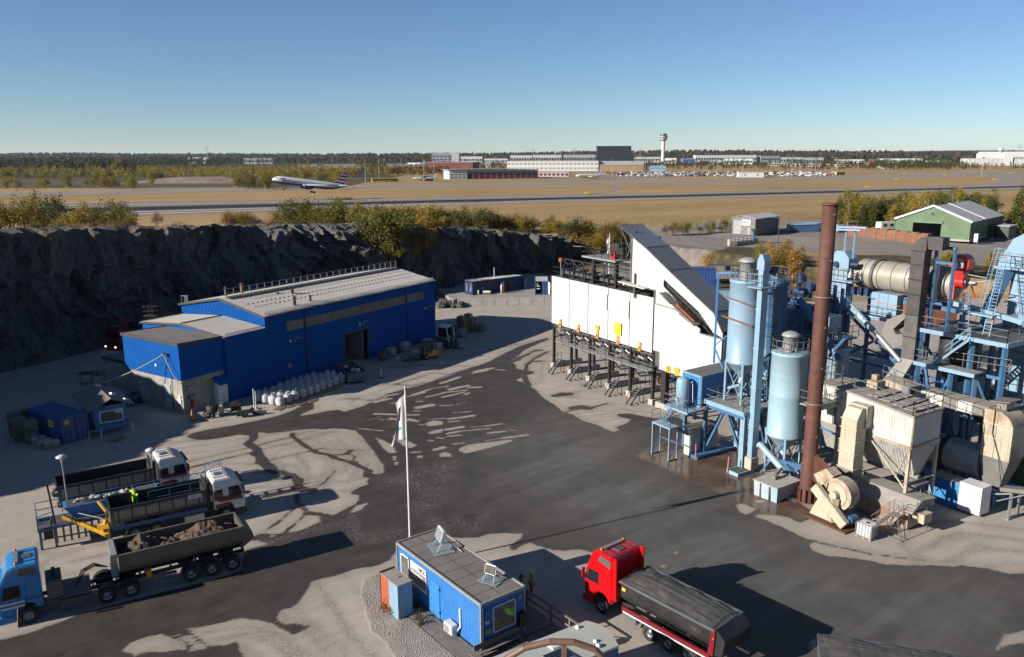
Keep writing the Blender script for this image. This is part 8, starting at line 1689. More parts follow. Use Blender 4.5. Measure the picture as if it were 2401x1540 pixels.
mb=MB().bx(-.02,LC+.02,-.02,WC+.02,HC_-.1,HC_-.02);mb.B('cabin_roof','felt',cb)
mb=MB()
for a,b_ in(((-.05,-.05),(LC+.05,-.05)),((LC+.05,-.05),(LC+.05,WC+.05)),((LC+.05,WC+.05),(-.05,WC+.05)),((-.05,WC+.05),(-.05,-.05))):mb.bar((*a,HC_-.03),(*b_,HC_-.03),.1,.16)
for x in(-.03,LC+.03):
 for y in(-.03,WC+.03):mb.bx(x-.05,x+.05,y-.05,y+.05,z0,HC_)
mb.B('roof_trim','grey_hood',cb)
mb=MB()
for k in range(1,9):mb.bx(k*1.0,k*1.0+.02,0,WC,HC_-.02,HC_-.012)
mb.bx(0,LC,1.45,1.47,HC_-.02,HC_-.012);mb.B('felt_seam','roof_dark',cb)
def wnd(x0,x1,za,zb,y,par,rot=False,m='win'):
 mb=MB();f=.08
 B=(lambda a,b,c,d,e_,f_:mb.bx(a,b,c,d,e_,f_))if not rot else(lambda a,b,c,d,e_,f_:mb.bx(LC-c,LC-d,a,b,e_,f_))
 B(x0,x1,y-.06,y,za,za+f);B(x0,x1,y-.06,y,zb-f,zb);B(x0,x0+f,y-.06,y,za,zb);B(x1-f,x1,y-.06,y,za,zb)
 fr=mb.B('window_frame','sign_wht',par);mb=MB()
 B=(lambda a,b,c,d,e_,f_:mb.bx(a,b,c,d,e_,f_))if not rot else(lambda a,b,c,d,e_,f_:mb.bx(LC-c,LC-d,a,b,e_,f_))
 B(x0+f,x1-f,y-.035,y-.025,za+f,zb-f);mb.build('window_glass',M_[m],fr);return fr
w1=wnd(.45,1.45,1.35,2.75,-.03,cb);mb=MB()
for k in range(9):mb.bx(.55+k*.095,.6+k*.095,-.055,-.052,1.45,2.65)
mb.B('curtain','bag',w1)
w2=wnd(.75,2.35,1.15,2.75,-.03,cb,True);mb=MB()
for k in range(12):mb.box((LC+.06,.85+k*.125,2.55-.04*(k%2)),(.004,.11,.28))
mb.B('curtain','bag',w2)
mb=MB().bx(1.65,3.45,-.08,-.04,1.2,2.75);sg=mb.B('company_sign','sign_wht',cb)
mb=MB().bx(1.7,3.4,-.086,-.08,1.4,2.3);mb.B('sign_grey_field','sign_grey',sg)
text_obj('NCC',.36,M_['sign_blk'],sg,(3.0,-.09,2.52),(RDN(90),0,0),bold=.012);text_obj('Massöverbyn',.24,M_['sign_wht'],sg,(1.78,-.092,2.1),(RDN(90),0,0),align='LEFT',bold=.006);text_obj('Asfalt',.24,M_['sign_wht'],sg,(1.78,-.092,1.85),(RDN(90),0,0),align='LEFT',bold=.006);text_obj('070-222 41 08',.17,M_['sign_wht'],sg,(1.78,-.092,1.56),(RDN(90),0,0),align='LEFT')
mb=MB().bx(3.85,4.85,-.06,-.02,z0,2.45);dr_=mb.B('door','bblue',cb);mb=MB().bx(3.92,4.0,-.1,-.06,1.2,1.35);mb.B('door_handle','grey_s',dr_);mb=MB()
for z in(.6,2.1):mb.bx(4.82,4.9,-.08,-.05,z,z+.16)
mb.B('door_hinge','black',dr_)
ac=MB();ac.bx(6.0,6.85,-.55,-.12,.35,.95);q=ac.build('air_conditioner',M_['sign_wht'],cb,bevel=.03);mb=MB().lathe((6.32,-.56,.65),[(.24,0),(.22,-.015),(0,-.015)],20,'y');mb.B('fan_grille','grey_hood',q)
mb=MB()
for k in range(6):mb.bx(6.08,6.56,-.565,-.556,.43+k*.08,.445+k*.08)
mb.build('grille_slat',M_['dgrey'],q,kind='stuff')
mb=MB().bx(6.95,7.07,-.1,-.02,.8,2.0);mb.path([(7.0,-.08,.85),(6.9,-.2,.6)],.05);mb.B('white_cable_duct','sign_wht',cb)
for y0,z,w_,m in((.2,2.45,.28,'cabin_blue'),(.25,1.9,.2,'sign_wht'),(2.5,2.6,.22,'grey_hood'),(.3,1.3,.3,'grey_hood')):mb=MB().bx(LC+.02,LC+.14,y0,y0+w_,z,z+w_);mb.build('wall_box',M_[m],cb)
mb=MB().bx(LC+.02,LC+.3,2.5,2.9,.9,1.75);mb.B('black_letter_box','black',cb);mb=MB().tube((LC+.06,.05,z0),(LC+.06,.05,3.0),.035);mb.B('downpipe','sign_wht',cb)
mb=MB().bx(4.4,5.9,WC+.05,WC+.9,2.5,2.56)
for k in range(8):mb.bx(4.45+k*.18,4.5+k*.18,WC+.05,WC+.9,2.56,2.59)
mb.B('door_canopy','cont_blue',cb)
def flood(label,x,y,rz,s=1.0,up=.3):
 p=Vector((x*math.cos(a_)-y*math.sin(a_),x*math.sin(a_)+y*math.cos(a_),0))+cb.location;t=thing('floodlight',label,'floodlight',(p.x,p.y,HC_),a_+rz)
 mb=MB().bx(-.9*s,.9*s,-.65*s,.65*s,0,.03);mb.B('base_plate','plate',t)
 mb=MB()
 for a in(-.5,.5):mb.bar((a*s,-.4*s,.03),(a*s*.7,0,.62*s),.05);mb.bar((a*s,.4*s,.03),(a*s*.7,0,.62*s),.05)
 mb.B('lamp_stand','lblue',t)
 R=MRO(-up,3,'X');mb=MB().box((0,0,.95*s),(1.05*s,.28*s,.78*s),0,R);h_=mb.build('lamp_housing',M_['sign_wht'],t,bevel=.05)
 mb=MB();c0=R@Vector((0,-.146*s,0));mb.box((0,c0.y,.95*s+c0.z),(.9*s,.012,.64*s),0,R);mb.build('lamp_glass',M_['grey_s']if s>.9 else M_['win'],h_)
 mb=MB().path([(.3*s,.2,.8*s),(.5*s,.5,.3),(.3*s,.9*s,.05),(1.0*s,1.0*s,.04)],.02);mb.B('lamp_cable','sign_wht',t)
flood('large square floodlight on a light blue plate at the far end of the cabin roof',2.3,1.75,-.25,1.0);flood('smaller floodlight with a grey glass on the near end of the cabin roof',7.3,1.9,.35,.72)
ck=thing('tall_steel_locker','tall light blue and rust-red steel locker standing on gravel beside the office cabin','locker')
A_=Vector(g(*cr(425,1065,1400,2000,2.1827)));B_=Vector(g(*cr(550,1012,1400,2000,2.1827)));C_=Vector(g(*cr(278,935,1400,2000,2.1827)))
ck.location=A_;e1=B_-A_;e2=C_-A_;ck.rotation_euler.z=math.atan2(e1.y,e1.x);w1_,d1=e1.length,e2.length
mb=MB().bx(0,w1_,0,d1*.5,.05,2.3);mb.B('locker_body','lblue',ck);mb=MB().bx(0,w1_,d1*.5,d1*.96,.05,2.3);mb.build('rust_red_side',mat('rust_red_sheet',(.42,.09,.03),.7,var=.15),ck);mb=MB().bx(-.03,w1_+.03,d1*.96,d1,0,2.42);mb.B('back_plate','rust',ck)
mb=MB().bx(-.03,w1_+.03,-.03,d1*.97,2.3,2.34);mb.bar((.5,.8,2.38),(.7,.8,2.38),.04);mb.build('locker_top',MC['dusty_roof'],ck)
dk=thing('wooden_deck','grey plank deck with a rail wrapped round the near end of the office cabin','deck',cb.location,a_)
mb=MB().bx(0,.138,0,3.0,.16,.2);p0=mb.B('plank','wood',dk);p0.matrix_local=MTR((LC+.05,-.3,0))
for i in range(1,22):piece(p0,MTR((LC+.05+i*.146,-.3+RUN(-.02,.02),RUN(-.004,.004))),dk)
for i in range(30):piece(p0,MTR((LC+.05-i*.146,3.02,0))@Matrix.Scale(.7,4,(0,1,0)),dk)
mb=MB().bx(2.3,9.0,0,.138,.16,.2);q0=mb.B('plank','wood',dk);q0.matrix_local=MTR((0,-.2,0))
for i in range(1,8):piece(q0,MTR((RUN(-.05,.05),-.2-i*.146,RUN(-.004,.004))),dk)
mb=MB().bx(2.3,12.1,-1.3,-1.26,0,.16);mb.bx(LC,12.2,-.32,5.1,0,.15);mb.B('deck_skirt','dgrey',dk)
mb=MB();P_=[(4.5,5.05),(LC+.0,5.05),(12.2,5.05),(12.2,.2)]
for a,b_ in zip(P_[:-1],P_[1:]):mb.bar((*a,1.15),(*b_,1.15),.12,.05);mb.bar((*a,.65),(*b_,.65),.04,.1)
for x,y in P_[:3]+[(6.7,5.05),(10.6,5.05),(12.2,3.4),(12.2,1.8),(12.2,.2)]:mb.bx(x-.05,x+.05,y-.05,y+.05,0,1.15)
mb.bar((12.2,5.05,.25),(12.2,3.4,1.1),.05);mb.bar((10.6,5.05,.25),(12.2,5.05,1.1),.05);mb.B('deck_rail','wood',dk)
mb=MB().bx(LC+.15,LC+.5,-.6,2.6,.5,.55);mb.bx(LC+.1,LC+.14,-.6,2.6,.6,.95);mb.bx(9.3,10.7,-1.1,-.7,.8,.86)
for y in(-.4,2.4):mb.bx(LC+.2,LC+.45,y,y+.08,.2,.5)
mb.B('bench_board','wood',dk)
jk=MB();J=Vector((11.9,4.6,0));lump(jk,(11.3,3.8,.28),.4,4,.35,9);lump(jk,(12.15,4.55,.9),.28,6,1.3,9);o=jk.build('safety_jacket',M_['hivis']);o.location=cb.location;o.rotation_euler.z=a_;tag(o,'crumpled hi-vis yellow-green jacket hung over the deck rail corner','jacket')
vn=thing('crew_caravan','crew caravan with a pale rounded roof and blue sides at the bottom edge','caravan')
z_=2.6;A_=Vector(g(*cr(2065,1052,1400,2000,2.1827),z_));B_=Vector(g(*cr(2345,1270,1400,2000,2.1827),z_));e=(B_-A_).normalized();aa=math.atan2(e.y,e.x);vn.location=(A_.x,A_.y,0);vn.rotation_euler.z=aa;Wv=(B_-A_).length;Lv=6.4
mb=MB().bx(0,Wv,-Lv,0,.5,z_-.12);mb.B('caravan_side','cont_blue',vn)
mb=MB();n=12;vs=[]
for i in range(n+1):
 u=i/n;z=z_+.16*math.sin(math.pi*u)
 for y in(0,-Lv):vs.append((u*Wv,y+(.25*math.sin(math.pi*u)if y==0 else 0),z))
mb.add(vs,[(2*i,2*i+2,2*i+3,2*i+1)for i in range(n)]);m_=len(vs);mb.add([(x,y,z_-.14)for x,y,z in vs],[]);
for i in range(n):mb.f.append((2*i,2*i+2,m_+2*i+2,m_+2*i));mb.sm.append(False);mb.f.append((2*i+1,2*i+3,m_+2*i+3,m_+2*i+1));mb.sm.append(False)
mb.f+=[(0,1,m_+1,m_),(m_-2,m_-1,2*m_-1,2*m_-2)];mb.sm+=[False]*2;mb.build('caravan_roof',mat('caravan_cream',(.52,.52,.46),.5,var=.05),vn)
mb=MB().bx(Wv*.55,Wv*.95,-3.9,-2.5,z_+.12,z_+.18);sp_=mb.B('solar_frame','alu',vn);mb=MB()
for i in range(4):
 for j in range(6):mb.bx(Wv*.56+i*.2,Wv*.56+i*.2+.18,-3.85+j*.22,-3.85+j*.22+.2,z_+.18,z_+.185)
mb.build('solar_cell',M_['solar'],sp_,kind='stuff')
for x,y in((.4,-.9),(Wv-.4,-1.0),(Wv-.75,-.9)):mb=MB().lathe((x,y,z_+.08),[(.13,0),(.12,.1),(.05,.16),(0,.17)],12);mb.B('roof_vent','sign_wht',vn)
mb=MB().bx(Wv*.3,Wv*.52,-3.2,-2.6,z_+.1,z_+.25);mb.build('roof_hatch',M_['sign_wht'],vn,bevel=.03)
br_=thing('curved_guard_rail','out-of-focus brown curved steel guard rail close to the viewpoint at the bottom edge','rail',(0,0,0));pts=[]
for px,py in((1150,1600),(1185,1545),(1230,1518),(1290,1504),(1345,1505),(1395,1522),(1430,1560),(1445,1620)):pts.append(gy(px,py,4.2))
br_.location=pts[4];mb=MB().path(pts,.02,8);mb.W('bent_tube','brown_rail',br_);mb=MB().bar(gy(1322,1505,4.2),gy(1320,1700,4.2),.02,.03);mb.W('post','brown_rail',br_)
def person(label,loc,rz,joints,radii,parts,helm=None):
 """joints: name -> point; one skinned body; parts: list of (name, material, chains) of clothing as skins too"""
 t=thing('person',label,'person',loc,rz)
 def skin(name,m,chain,sub=1):
  names=[];[names.append(k)for c_ in chain for k in c_ if k not in names];me=bpy.data.meshes.new(name);ed=[(names.index(a),names.index(b_))for c_ in chain for a,b_ in zip(c_[:-1],c_[1:])]
  me.from_pydata([joints[k]for k in names],ed,[]);o=bpy.data.objects.new(name,me);COL.objects.link(o)
  sk_=o.modifiers.new('s','SKIN');so=o.modifiers.new('u','SUBSURF');so.levels=sub;so.render_levels=sub
  for k,v in zip(names,me.skin_vertices[0].data):r=radii.get(k,.06);v.radius=(r*(1.06 if name!='body' else 1),r*(1.06 if name!='body' else 1));v.use_root=(k==names[0])
  dg=bpy.context.evaluated_depsgraph_get();m2=bpy.data.meshes.new_from_object(o.evaluated_get(dg));bpy.data.objects.remove(o);m2.materials.clear();m2.materials.append(m);m2.polygons.foreach_set('use_smooth',[True]*len(m2.polygons))
  q=bpy.data.objects.new(name,m2);COL.objects.link(q);q.parent=t;return q
 b=skin('body',M_['skin'],[('pelvis','waist','chest','neck','head','crown'),('chest','shl','ell','hal','fil'),('chest','shr','elr','har','fir'),('pelvis','hil','knl','anl','tol'),('pelvis','hir','knr','anr','tor')])
 for name,m,ch in parts:
  sv=dict(radii);
  skin(name,m,ch)
 h=Vector(joints['head']);cr_=(Vector(joints['crown'])-h).normalized()
 mb=MB().lathe((0,0,0),[(.165,-.0),(.15,.07),(.1,.13),(0,.155)],16);mb.lathe((0,0,0),[(.19,-.01),(.19,.01),(.15,.02)],16);o=mb.build('hard_hat',helm,t);o.location=h+cr_*.06;o.rotation_euler=cr_.to_track_quat('Z','Y').to_euler()
 fw=Vector((1,0,0));mb=MB()
 for y in(-.035,.035):mb.box(h+Vector((.095,y,.0)),(.015,.025,.015))
 mb.B('eyes','hair',t);return t
SJ=dict(pelvis=(0,0,.95),waist=(0,0,1.12),chest=(0,0,1.38),neck=(0,0,1.53),head=(.02,0,1.64),crown=(.02,0,1.75),shl=(0,.2,1.43),ell=(-.03,.26,1.15),hal=(.06,.25,.92),fil=(.08,.24,.83),shr=(0,-.2,1.43),elr=(-.03,-.26,1.15),har=(.14,-.2,.98),fir=(.2,-.16,.95),hil=(0,.1,.92),knl=(.03,.12,.5),anl=(0,.13,.09),tol=(.16,.14,.04),hir=(0,-.1,.92),knr=(.02,-.12,.5),anr=(-.03,-.13,.09),tor=(.13,-.14,.04))
SR=dict(pelvis=.15,waist=.135,chest=.16,neck=.06,head=.1,crown=.085,shl=.075,ell=.05,hal=.035,fil=.025,shr=.075,elr=.05,har=.035,fir=.025,hil=.1,knl=.07,anl=.05,tol=.045,hir=.1,knr=.07,anr=.05,tor=.045)
TOP=[('pelvis','waist','chest'),('chest','shl','ell','hal'),('chest','shr','elr','har')];LEG=[('pelvis','hil','knl','anl'),('pelvis','hir','knr','anr')]
for k_ in('chest','waist','pelvis'):SR[k_]*=1.0
person('worker in hi-vis yellow jacket and orange trousers standing behind the office cabin',Vector(g(1246,1399)),RDN(200),SJ,SR,[('jacket',M_['hivis'],TOP),('trousers',M_['hior'],LEG)],M_['hivis'])
person('worker in red helmet and hi-vis jacket, half hidden by the corner of the office cabin',Vector(g(1222,1410)),RDN(60),SJ,SR,[('jacket',M_['hivis'],TOP),('trousers',M_['hivis'],LEG)],M_['redhat'])
person('worker in dark trousers and yellow jacket standing behind the long navy container',Vector(g(1223,668,TZ)),0,SJ,SR,[('jacket',M_['hivis'],TOP),('trousers',M_['dgrey'],LEG)],M_['hivis'])
BJ=dict(SJ);BJ.update(waist=(.1,0,1.08),chest=(.32,0,1.22),neck=(.45,0,1.27),head=(.55,0,1.3),crown=(.63,0,1.36),shl=(.34,.2,1.25),ell=(.45,.26,1.0),hal=(.62,.22,.82),fil=(.68,.2,.76),shr=(.34,-.2,1.25),elr=(.45,-.26,1.0),har=(.62,-.2,.82),fir=(.68,-.18,.76))
wp=pf.location+Vector((math.cos(RDN(32))*.9-math.sin(RDN(32))*-.65,math.sin(RDN(32))*.9+math.cos(RDN(32))*-.65,1.62))
person('worker in hi-vis yellow and a blue helmet bending over the platform trough',wp,RDN(122),BJ,SR,[('jacket',M_['hivis'],TOP),('trousers',M_['hivis'],LEG)],M_['bluehat'])
AZ=5.3
def gt(px,py):
 z=3.0
 for _ in range(12):q=g(px,py,z);z=.5*z+.5*max(tz(q[0],q[1]),0)
 return Vector((q[0],q[1],z))
def gf_(px,py,mx=2350):
 d=ray(px,py)
 if d[2]<-.004:
  q=g(px,py,AZ)
  if q[1]<mx:return Vector(q)
 q=gy(px,py,mx);return Vector((q[0],q[1],AZ))
def sheet(name,pts,m,dz,kind='structure',label=None):
 mb=MB().add([(p[0],p[1],AZ+dz)for p in pts],[tuple(range(len(pts)))]);return mb.build(name,m,None,kind=kind)
def strip(name,A_,B_,m,dz):
 """ribbon between two polylines of survey points"""
 n=len(A_);mb=MB();vs=[(*g(x,y,AZ)[:2],AZ+dz)for x,y in A_]+[(*g(x,y,AZ)[:2],AZ+dz)for x,y in B_];mb.add(vs,[(i,i+1,n+i+1,n+i)for i in range(n-1)]);return mb.build(name,m,None,kind='structure')
ma_=mat('runway_asphalt',(.33,.285,.255),.95,var=.12,scale=.05,spec=.03);mr_=mat('runway_rubber',(.06,.055,.052),.95,var=.5,scale=.15,spec=.03);mw_=mat('runway_paint',(.62,.61,.58),.7,var=.1,scale=.4);mt_=mat('taxiway_asphalt',(.36,.315,.28),.95,var=.12,scale=.04,spec=.03)
N0=[(-500,529),(0,513),(302,505),(820,487.5),(1333,473),(1582,467),(1991,455.5),(2400,442.5),(2700,433)]
F0=[(-500,495),(0,480),(302,474),(820,466),(1333,456.5),(1582,451.5),(1991,442),(2400,431.5),(2700,424)]
lerp=lambda k:[(a[0],a[1]+(b_[1]-a[1])*k)for a,b_ in zip(N0,F0)]
strip('runway',lerp(-.06),lerp(1.0),ma_,.05);strip('runway_rubber_marks',lerp(.33),lerp(.62),mr_,.09);strip('runway_edge_line',lerp(.04),lerp(.085),mw_,.12);strip('runway_far_edge_line',lerp(.80),lerp(.825),mw_,.12)
for a,b_ in((300,700),(820,1060),(1180,1340)):
 y=lambda x,k:np.interp(x,[p[0]for p in N0],[p[1]for p in lerp(k)]);strip('runway_stripe',[(a,y(a,.22)),(b_,y(b_,.22))],[(a,y(a,.26)),(b_,y(b_,.26))],mw_,.13)
strip('taxiway',[(-500,474),(0,461),(820,442),(1333,433.5),(1640,428),(2000,420),(2300,412),(2400,411)],[(-500,463),(0,452),(820,435),(1333,426.5),(1640,422),(2000,413),(2250,403),(2400,401)],mt_,.05)
strip('taxiway_link',[(1060,476),(1200,468),(1330,459),(1420,452),(1460,442),(1462,437),(1440,431),(1400,428)],[(1060,474),(1200,466),(1330,457),(1405,450),(1440,442),(1442,437),(1425,432),(1380,429)],mt_,.07)
strip('taxiway_curve',[(2330,440),(2385,436),(2400,428),(2398,415),(2350,408)],[(2200,440),(2310,432),(2330,424),(2330,416),(2290,412)],mt_,.06)
strip('service_road',[(1440,431),(1700,435),(1880,442)],[(1440,429.5),(1700,433),(1880,440.5)],mt_,.08);strip('service_road_2',[(1500,409),(1800,411),(2100,404)],[(1500,406),(1800,408),(2100,402)],mt_,.06)
strip('apron',[(700,396),(1000,391),(1200,388)],[(700,386),(1000,383),(1200,381)],mt_,.05);strip('apron_2',[(1130,420),(1500,418),(1700,412)],[(1130,414),(1500,409),(1700,408)],ma_,.07)
mb=MB();P_=gf_(455,430);nx=26;vs=[]
for i in range(nx+1):
 for j in range(11):
  u,v=i/nx*2-1,j/10*2-1;x,y=P_.x+u*70,P_.y+20+v*22;vs.append((x,y,AZ-.3+5.5*max(0,1-u*u)**1.3*max(0,1-v*v)+mnoise.noise(Vector((x/9,y/9,0)))*1.2*(1-u*u)*(1-v*v)))
mb.add(vs,[(i*11+j,i*11+j+1,(i+1)*11+j+1,(i+1)*11+j)for i in range(nx)for j in range(10)]);mb.build('gravel_mound',mat('mound_sand',(.25,.19,.15),.95,var=.25,scale=.1,dirt=(.12,.09,.06),dirt_amt=.6),None,kind='structure',recalc=False)
M_['hglass']=mat('hotel_glass',(.03,.045,.055),.4,var=.6,scale=.1,spec=.4)
def fb(name,label,cat,x0,x1,yt,yb,m,depth=40,roof='far_roof',rows=0,cols=0,wm='far_glass',yb1=None,ph=.5,pw=.6,flat=True,z0=0,dist=2350):
 A_,B_=gf_(x0,yb,dist),gf_(x1,yb if yb1 is None else yb1,dist);t=thing(name,label,cat,A_,math.atan2((B_-A_).y,(B_-A_).x));L_=(B_-A_).length;d=ray(x0,yt);h=CAM_H+d[2]*A_.y/d[1]-AZ
 mb=MB().bx(0,L_,0,depth,-1,h);mb.build('wall',M_[m],t);mb=MB()
 if flat:mb.bx(-.3,L_+.3,-.4,depth+.3,h,h+.5)
 else:mb.prism([(-.8,h),(depth/2,h+depth*.12),(depth+.8,h),(depth/2,h+depth*.12-.3)],-.5,L_+.5,'x')
 mb.build('roof',M_[roof],t)
 if rows:
  rh,cw_=(h-1)/rows,L_/cols;mb=MB().bx(0,cw_*pw,-.12,.0,0,rh*ph);s_=mb.build('window',M_[wm],t);k=0
  for r_ in range(rows):
   for c_ in range(cols):
    M=MTR((c_*cw_+cw_*(1-pw)/2,0,.5+r_*rh+rh*(1-ph)/2))
    if k==0:s_.matrix_local=M
    else:piece(s_,M,t)
    k+=1
 return t,L_,h
t,L_,h=fb('fire_station','long low white station with a row of dark red garage doors and curved grey roof','fire station',1094,1260,400,420,'far_wht',26,'far_gry',0,0,yb1=418)
mb=MB().bx(0,L_/12*.82,-.15,0,0,h*.62);s_=mb.B('garage_door','rdoor',t)
for i in range(12):
 M=MTR((i*L_/12+.8,0,.2))
 if i:piece(s_,M,t)
 else:s_.matrix_local=M
mb=MB().bx(0,L_,-.1,0,h*.68,h*.86);mb.B('clerestory','far_glass',t)
mb=MB().bx(-17,-.1,-1,24,-1,h+.6);mb.B('office_wing','far_wht',t);mb=MB()
n=10;P=[(-18.5+(L_+19)*i/n,h+1.6-(i/n-.35)**2*3.0)for i in range(n+1)];P+=[(x,z-.7)for x,z in P[::-1]];mb.prism(P,-2,27,'y');mb.B('curved_roof','far_gry',t)
for r_ in(1.4,4.0):
 for c_ in range(4):mb=MB().bx(-15.5+c_*3.8,-13.6+c_*3.8,-1.12,-1,r_,r_+.8);mb.B('window','far_glass',t)
t,L_,h=fb('garage_block','low white garage block with red doors right of the long station','garage',1263,1333,404,414,'far_wht',15,'far_roof',1,7,'rdoor',ph=.75,pw=.7)
fb('brick_building','square dark red brick building behind the white station','building',997,1108,381,402,'brick',45,'far_gry',4,16,'far_glass',ph=.4,pw=.35)
fb('cargo_terminal','very long pale grey terminal hall with a flat roof behind the station','terminal',1188,1402,378,401,'far_wht',60,'far_gry',2,22,'far_gry',ph=.45,pw=.7,dist=1400)
fb('hangar','tan hangar with a pale roof beside the long grey terminal','hangar',1405,1508,387,401,'far_tan',45,'far_roof',1,12,'brick',ph=.8,pw=.08,flat=False)
t,L_,h=fb('blue_tent','small light blue tent hall among autumn trees right of the tan hangar','tent',1523,1560,394,402,'lblue',25,'lblue2',flat=False)
t,L_,h=fb('hotel_tower_block','large dark glass hotel block, the tallest box on the skyline','building',1400,1479,342.5,376,'black',34,'dgrey',13,9,'hglass',ph=.62,pw=.9)
mb=MB()
for k in range(9):mb.bx(L_*k/9+.0,L_*k/9+.5,-.25,0,0,h)
mb.bx(0,L_,-.3,0,h-1.2,h);mb.B('facade_fin','dgrey',t)
fb('curved_terminal','grey terminal building with a vaulted roof left of the skyline centre','terminal',1012,1058,364,380,'far_gry',60,'far_gry',3,5,'far_glass',flat=False);fb('terminal_tower_block','stepped pale grey block beside the vaulted terminal','building',1056,1076,359,378,'far_wht',40,'far_roof',4,3,'far_gry')
FB=[(1080,1130,367,375,'far_wht'),(1135,1190,372,379,'far_wht'),(1196,1247,364,377,'far_wht'),(1249,1316,363,375,'far_wht'),(1321,1396,363,374,'far_roof'),(1488,1548,368,379,'far_wht'),(1549,1585,371,384,'far_wht'),(1600,1628,372,380,'far_blue'),(1630,1773,364,374,'far_wht'),(1783,1827,366,377,'far_gry'),(1829,1880,369,383,'far_gry'),(1882,1929,370,385,'far_gry'),(1640,1672,377,387,'far_wht'),(1696,1763,372,386,'far_wht'),(1800,1850,382,389,'far_wht'),(1855,1925,384,391,'far_wht'),(1955,2025,374,382,'far_wht'),(1940,2012,385,391,'far_wht'),(2038,2055,375,385,'brick'),(2060,2161,372,384,'far_wht'),(2175,2228,377,388,'far_wht'),(441,489,369,381,'far_wht'),(572,639,371,384,'far_gry'),(1096,1150,385,392,'far_roof')]
adj=['low','long low','plain','flat-roofed','small','wide']
mk=lambda x:'left of the vaulted terminal' if x<1000 else 'between the terminals and the hotel block' if x<1400 else 'between the hotel block and the white shed' if x<1730 else 'behind the car park' if x<1930 else 'towards the big white complex'
cl_={'far_wht':'white','far_gry':'grey','far_roof':'pale grey','far_blue':'blue','brick':'brick red'}
cnt={}
for i,(x0,x1,yt,yb,m)in enumerate(FB):
 k=(cl_[m],mk(x0));cnt[k]=cnt.get(k,0)+1;o=['nearest to the left','next one along','third along','fourth along','fifth along','sixth along','seventh along'][cnt[k]-1]
 fb('airport_building','%s %s building %s, %s'%(adj[i%6],cl_[m],mk(x0),o),'building',x0,x1,yt,yb,m,30,'far_roof',1 if(x1-x0)>20 else 0,max(3,int((x1-x0)/6)),'far_glass',ph=.3,pw=.75)
t,L_,h=fb('white_complex','big stepped white complex with a dome antenna at the right end of the skyline','building',2268,2420,372,388,'far_wht',60,'far_roof',3,14,'far_gry',ph=.35,pw=.7)
mb=MB().bx(25,70,10,50,h,h+10);mb.bx(30,L_,30,60,h+2,h+13);mb.bx(60,75,-3,10,0,h+12);mb.B('upper_storey','far_wht',t);mb=MB().lathe((L_*.56,30,h+17),[(0,-4),(3,-3),(5,0),(3.5,3),(0,4)],16);mb.bx(L_*.56-1,L_*.56+1,29,31,h+10,h+14);mb.B('radome','far_wht',t)
fb('airfield_shed','small lone white shed on the grass in front of the car park','shed',1731,1790,403.5,416,'far_wht',14,'far_gry',1,2,'far_gry',ph=.6,pw=.12)
q=gf_(1553,388);T=thing('control_tower','tall white airport control tower with a stepped disc-shaped head','control tower',q);T.scale=(.78,.78,.81);k=(83.0)/83
mb=MB().lathe((0,0,0),[(5.2,0),(4.6,62),(4.6,64)],24);mb.B('tower_shaft','far_wht',T);mb=MB().lathe((0,0,62),[(4.6,0),(8,2),(9.5,4),(9.5,6),(7.5,6.2),(10,8),(11,10),(11,13),(8,13.4)],28);mb.B('tower_head','grey_hood',T);mb=MB().lathe((0,0,75.4),[(8,0),(9,4),(0,4)],24);mb.B('glass_cab','far_glass',T);mb=MB().lathe((0,0,79.4),[(9.4,0),(9.4,1),(3,2),(2,4),(0,4.2)],24);mb.box((9.5,0,-5),(4,3,5));mb.B('tower_roof','far_gry',T)
mb=MB();a,b_=gf_(2018,384),gf_(2080,397);mb.bar(a+Vector((0,0,4)),b_+Vector((0,0,1)),12,1.5)
for k in range(1,5):p=a.lerp(b_,k/5);mb.box((p.x,p.y,p.z+1),(3,10,4))
tag(mb.B('road_bridge','conc_lt',None),'low grey concrete road bridge at the end of the runway area','bridge')
def car_mesh(m,s=1.0,name='parked_car'):
 mb=MB().prism([(-2.1,.3),(2.1,.3),(2.15,.8),(1.1,.95),(.5,1.45),(-1.3,1.45),(-2.1,.95)],-.85,.85,'y');return mb.build(name,m,None)
cc_=[car_mesh(mat('car_%d'%i,c,.3,coat=.4,var=.03))for i,c in enumerate(((.6,.6,.62),(.02,.02,.025),(.2,.21,.23),(.03,.05,.12),(.22,.03,.03),(.45,.45,.45)))]
cl2=['white','black','grey','dark blue','red','silver'];n=0;rnd=random.Random(8)
for r_ in range(8):
 for i in range(36):
  if rnd.random()<.12:continue
  px=1418+r_*5+i*15.2+rnd.random()*3;py=404.2+r_*1.35
  if 1725<px<1795 and py>409 or px>1960:continue
  q=gf_(px,py);k=rnd.choice((0,0,0,1,1,2,2,3,4,5,5,5))if rnd.random()<.9 else 0;o=cc_[k]if cc_[k].get('label')is None else cc_[k].copy()
  if o is not cc_[k]:COL.objects.link(o)
  o.location=q;o.rotation_euler.z=rnd.choice((.4,.5))+1.57*rnd.choice((0,1));tag(o,'small %s car among the rows of the far airport car park'%cl2[k],'car','parked %s cars in the far car park'%cl2[k]);n+=1
def bus(label,px,py,rz,L_=13):
 t=thing('bus',label,'bus',gf_(px,py),rz);mb=MB().bx(-L_/2,L_/2,-1.3,1.3,.4,3.3);mb.build('bus_body',mat('bus_yellow',(.75,.55,.02),.4),t,bevel=.1);mb=MB().bx(-L_/2+.5,L_/2-.3,-1.33,1.33,1.5,2.6);mb.B('bus_window','glass',t)
 for x in(-L_*.3,L_*.3):mb=MB().tube((x,-1.32,.5),(x,1.32,.5),.5,n=12);mb.B('wheel','tyre',t)
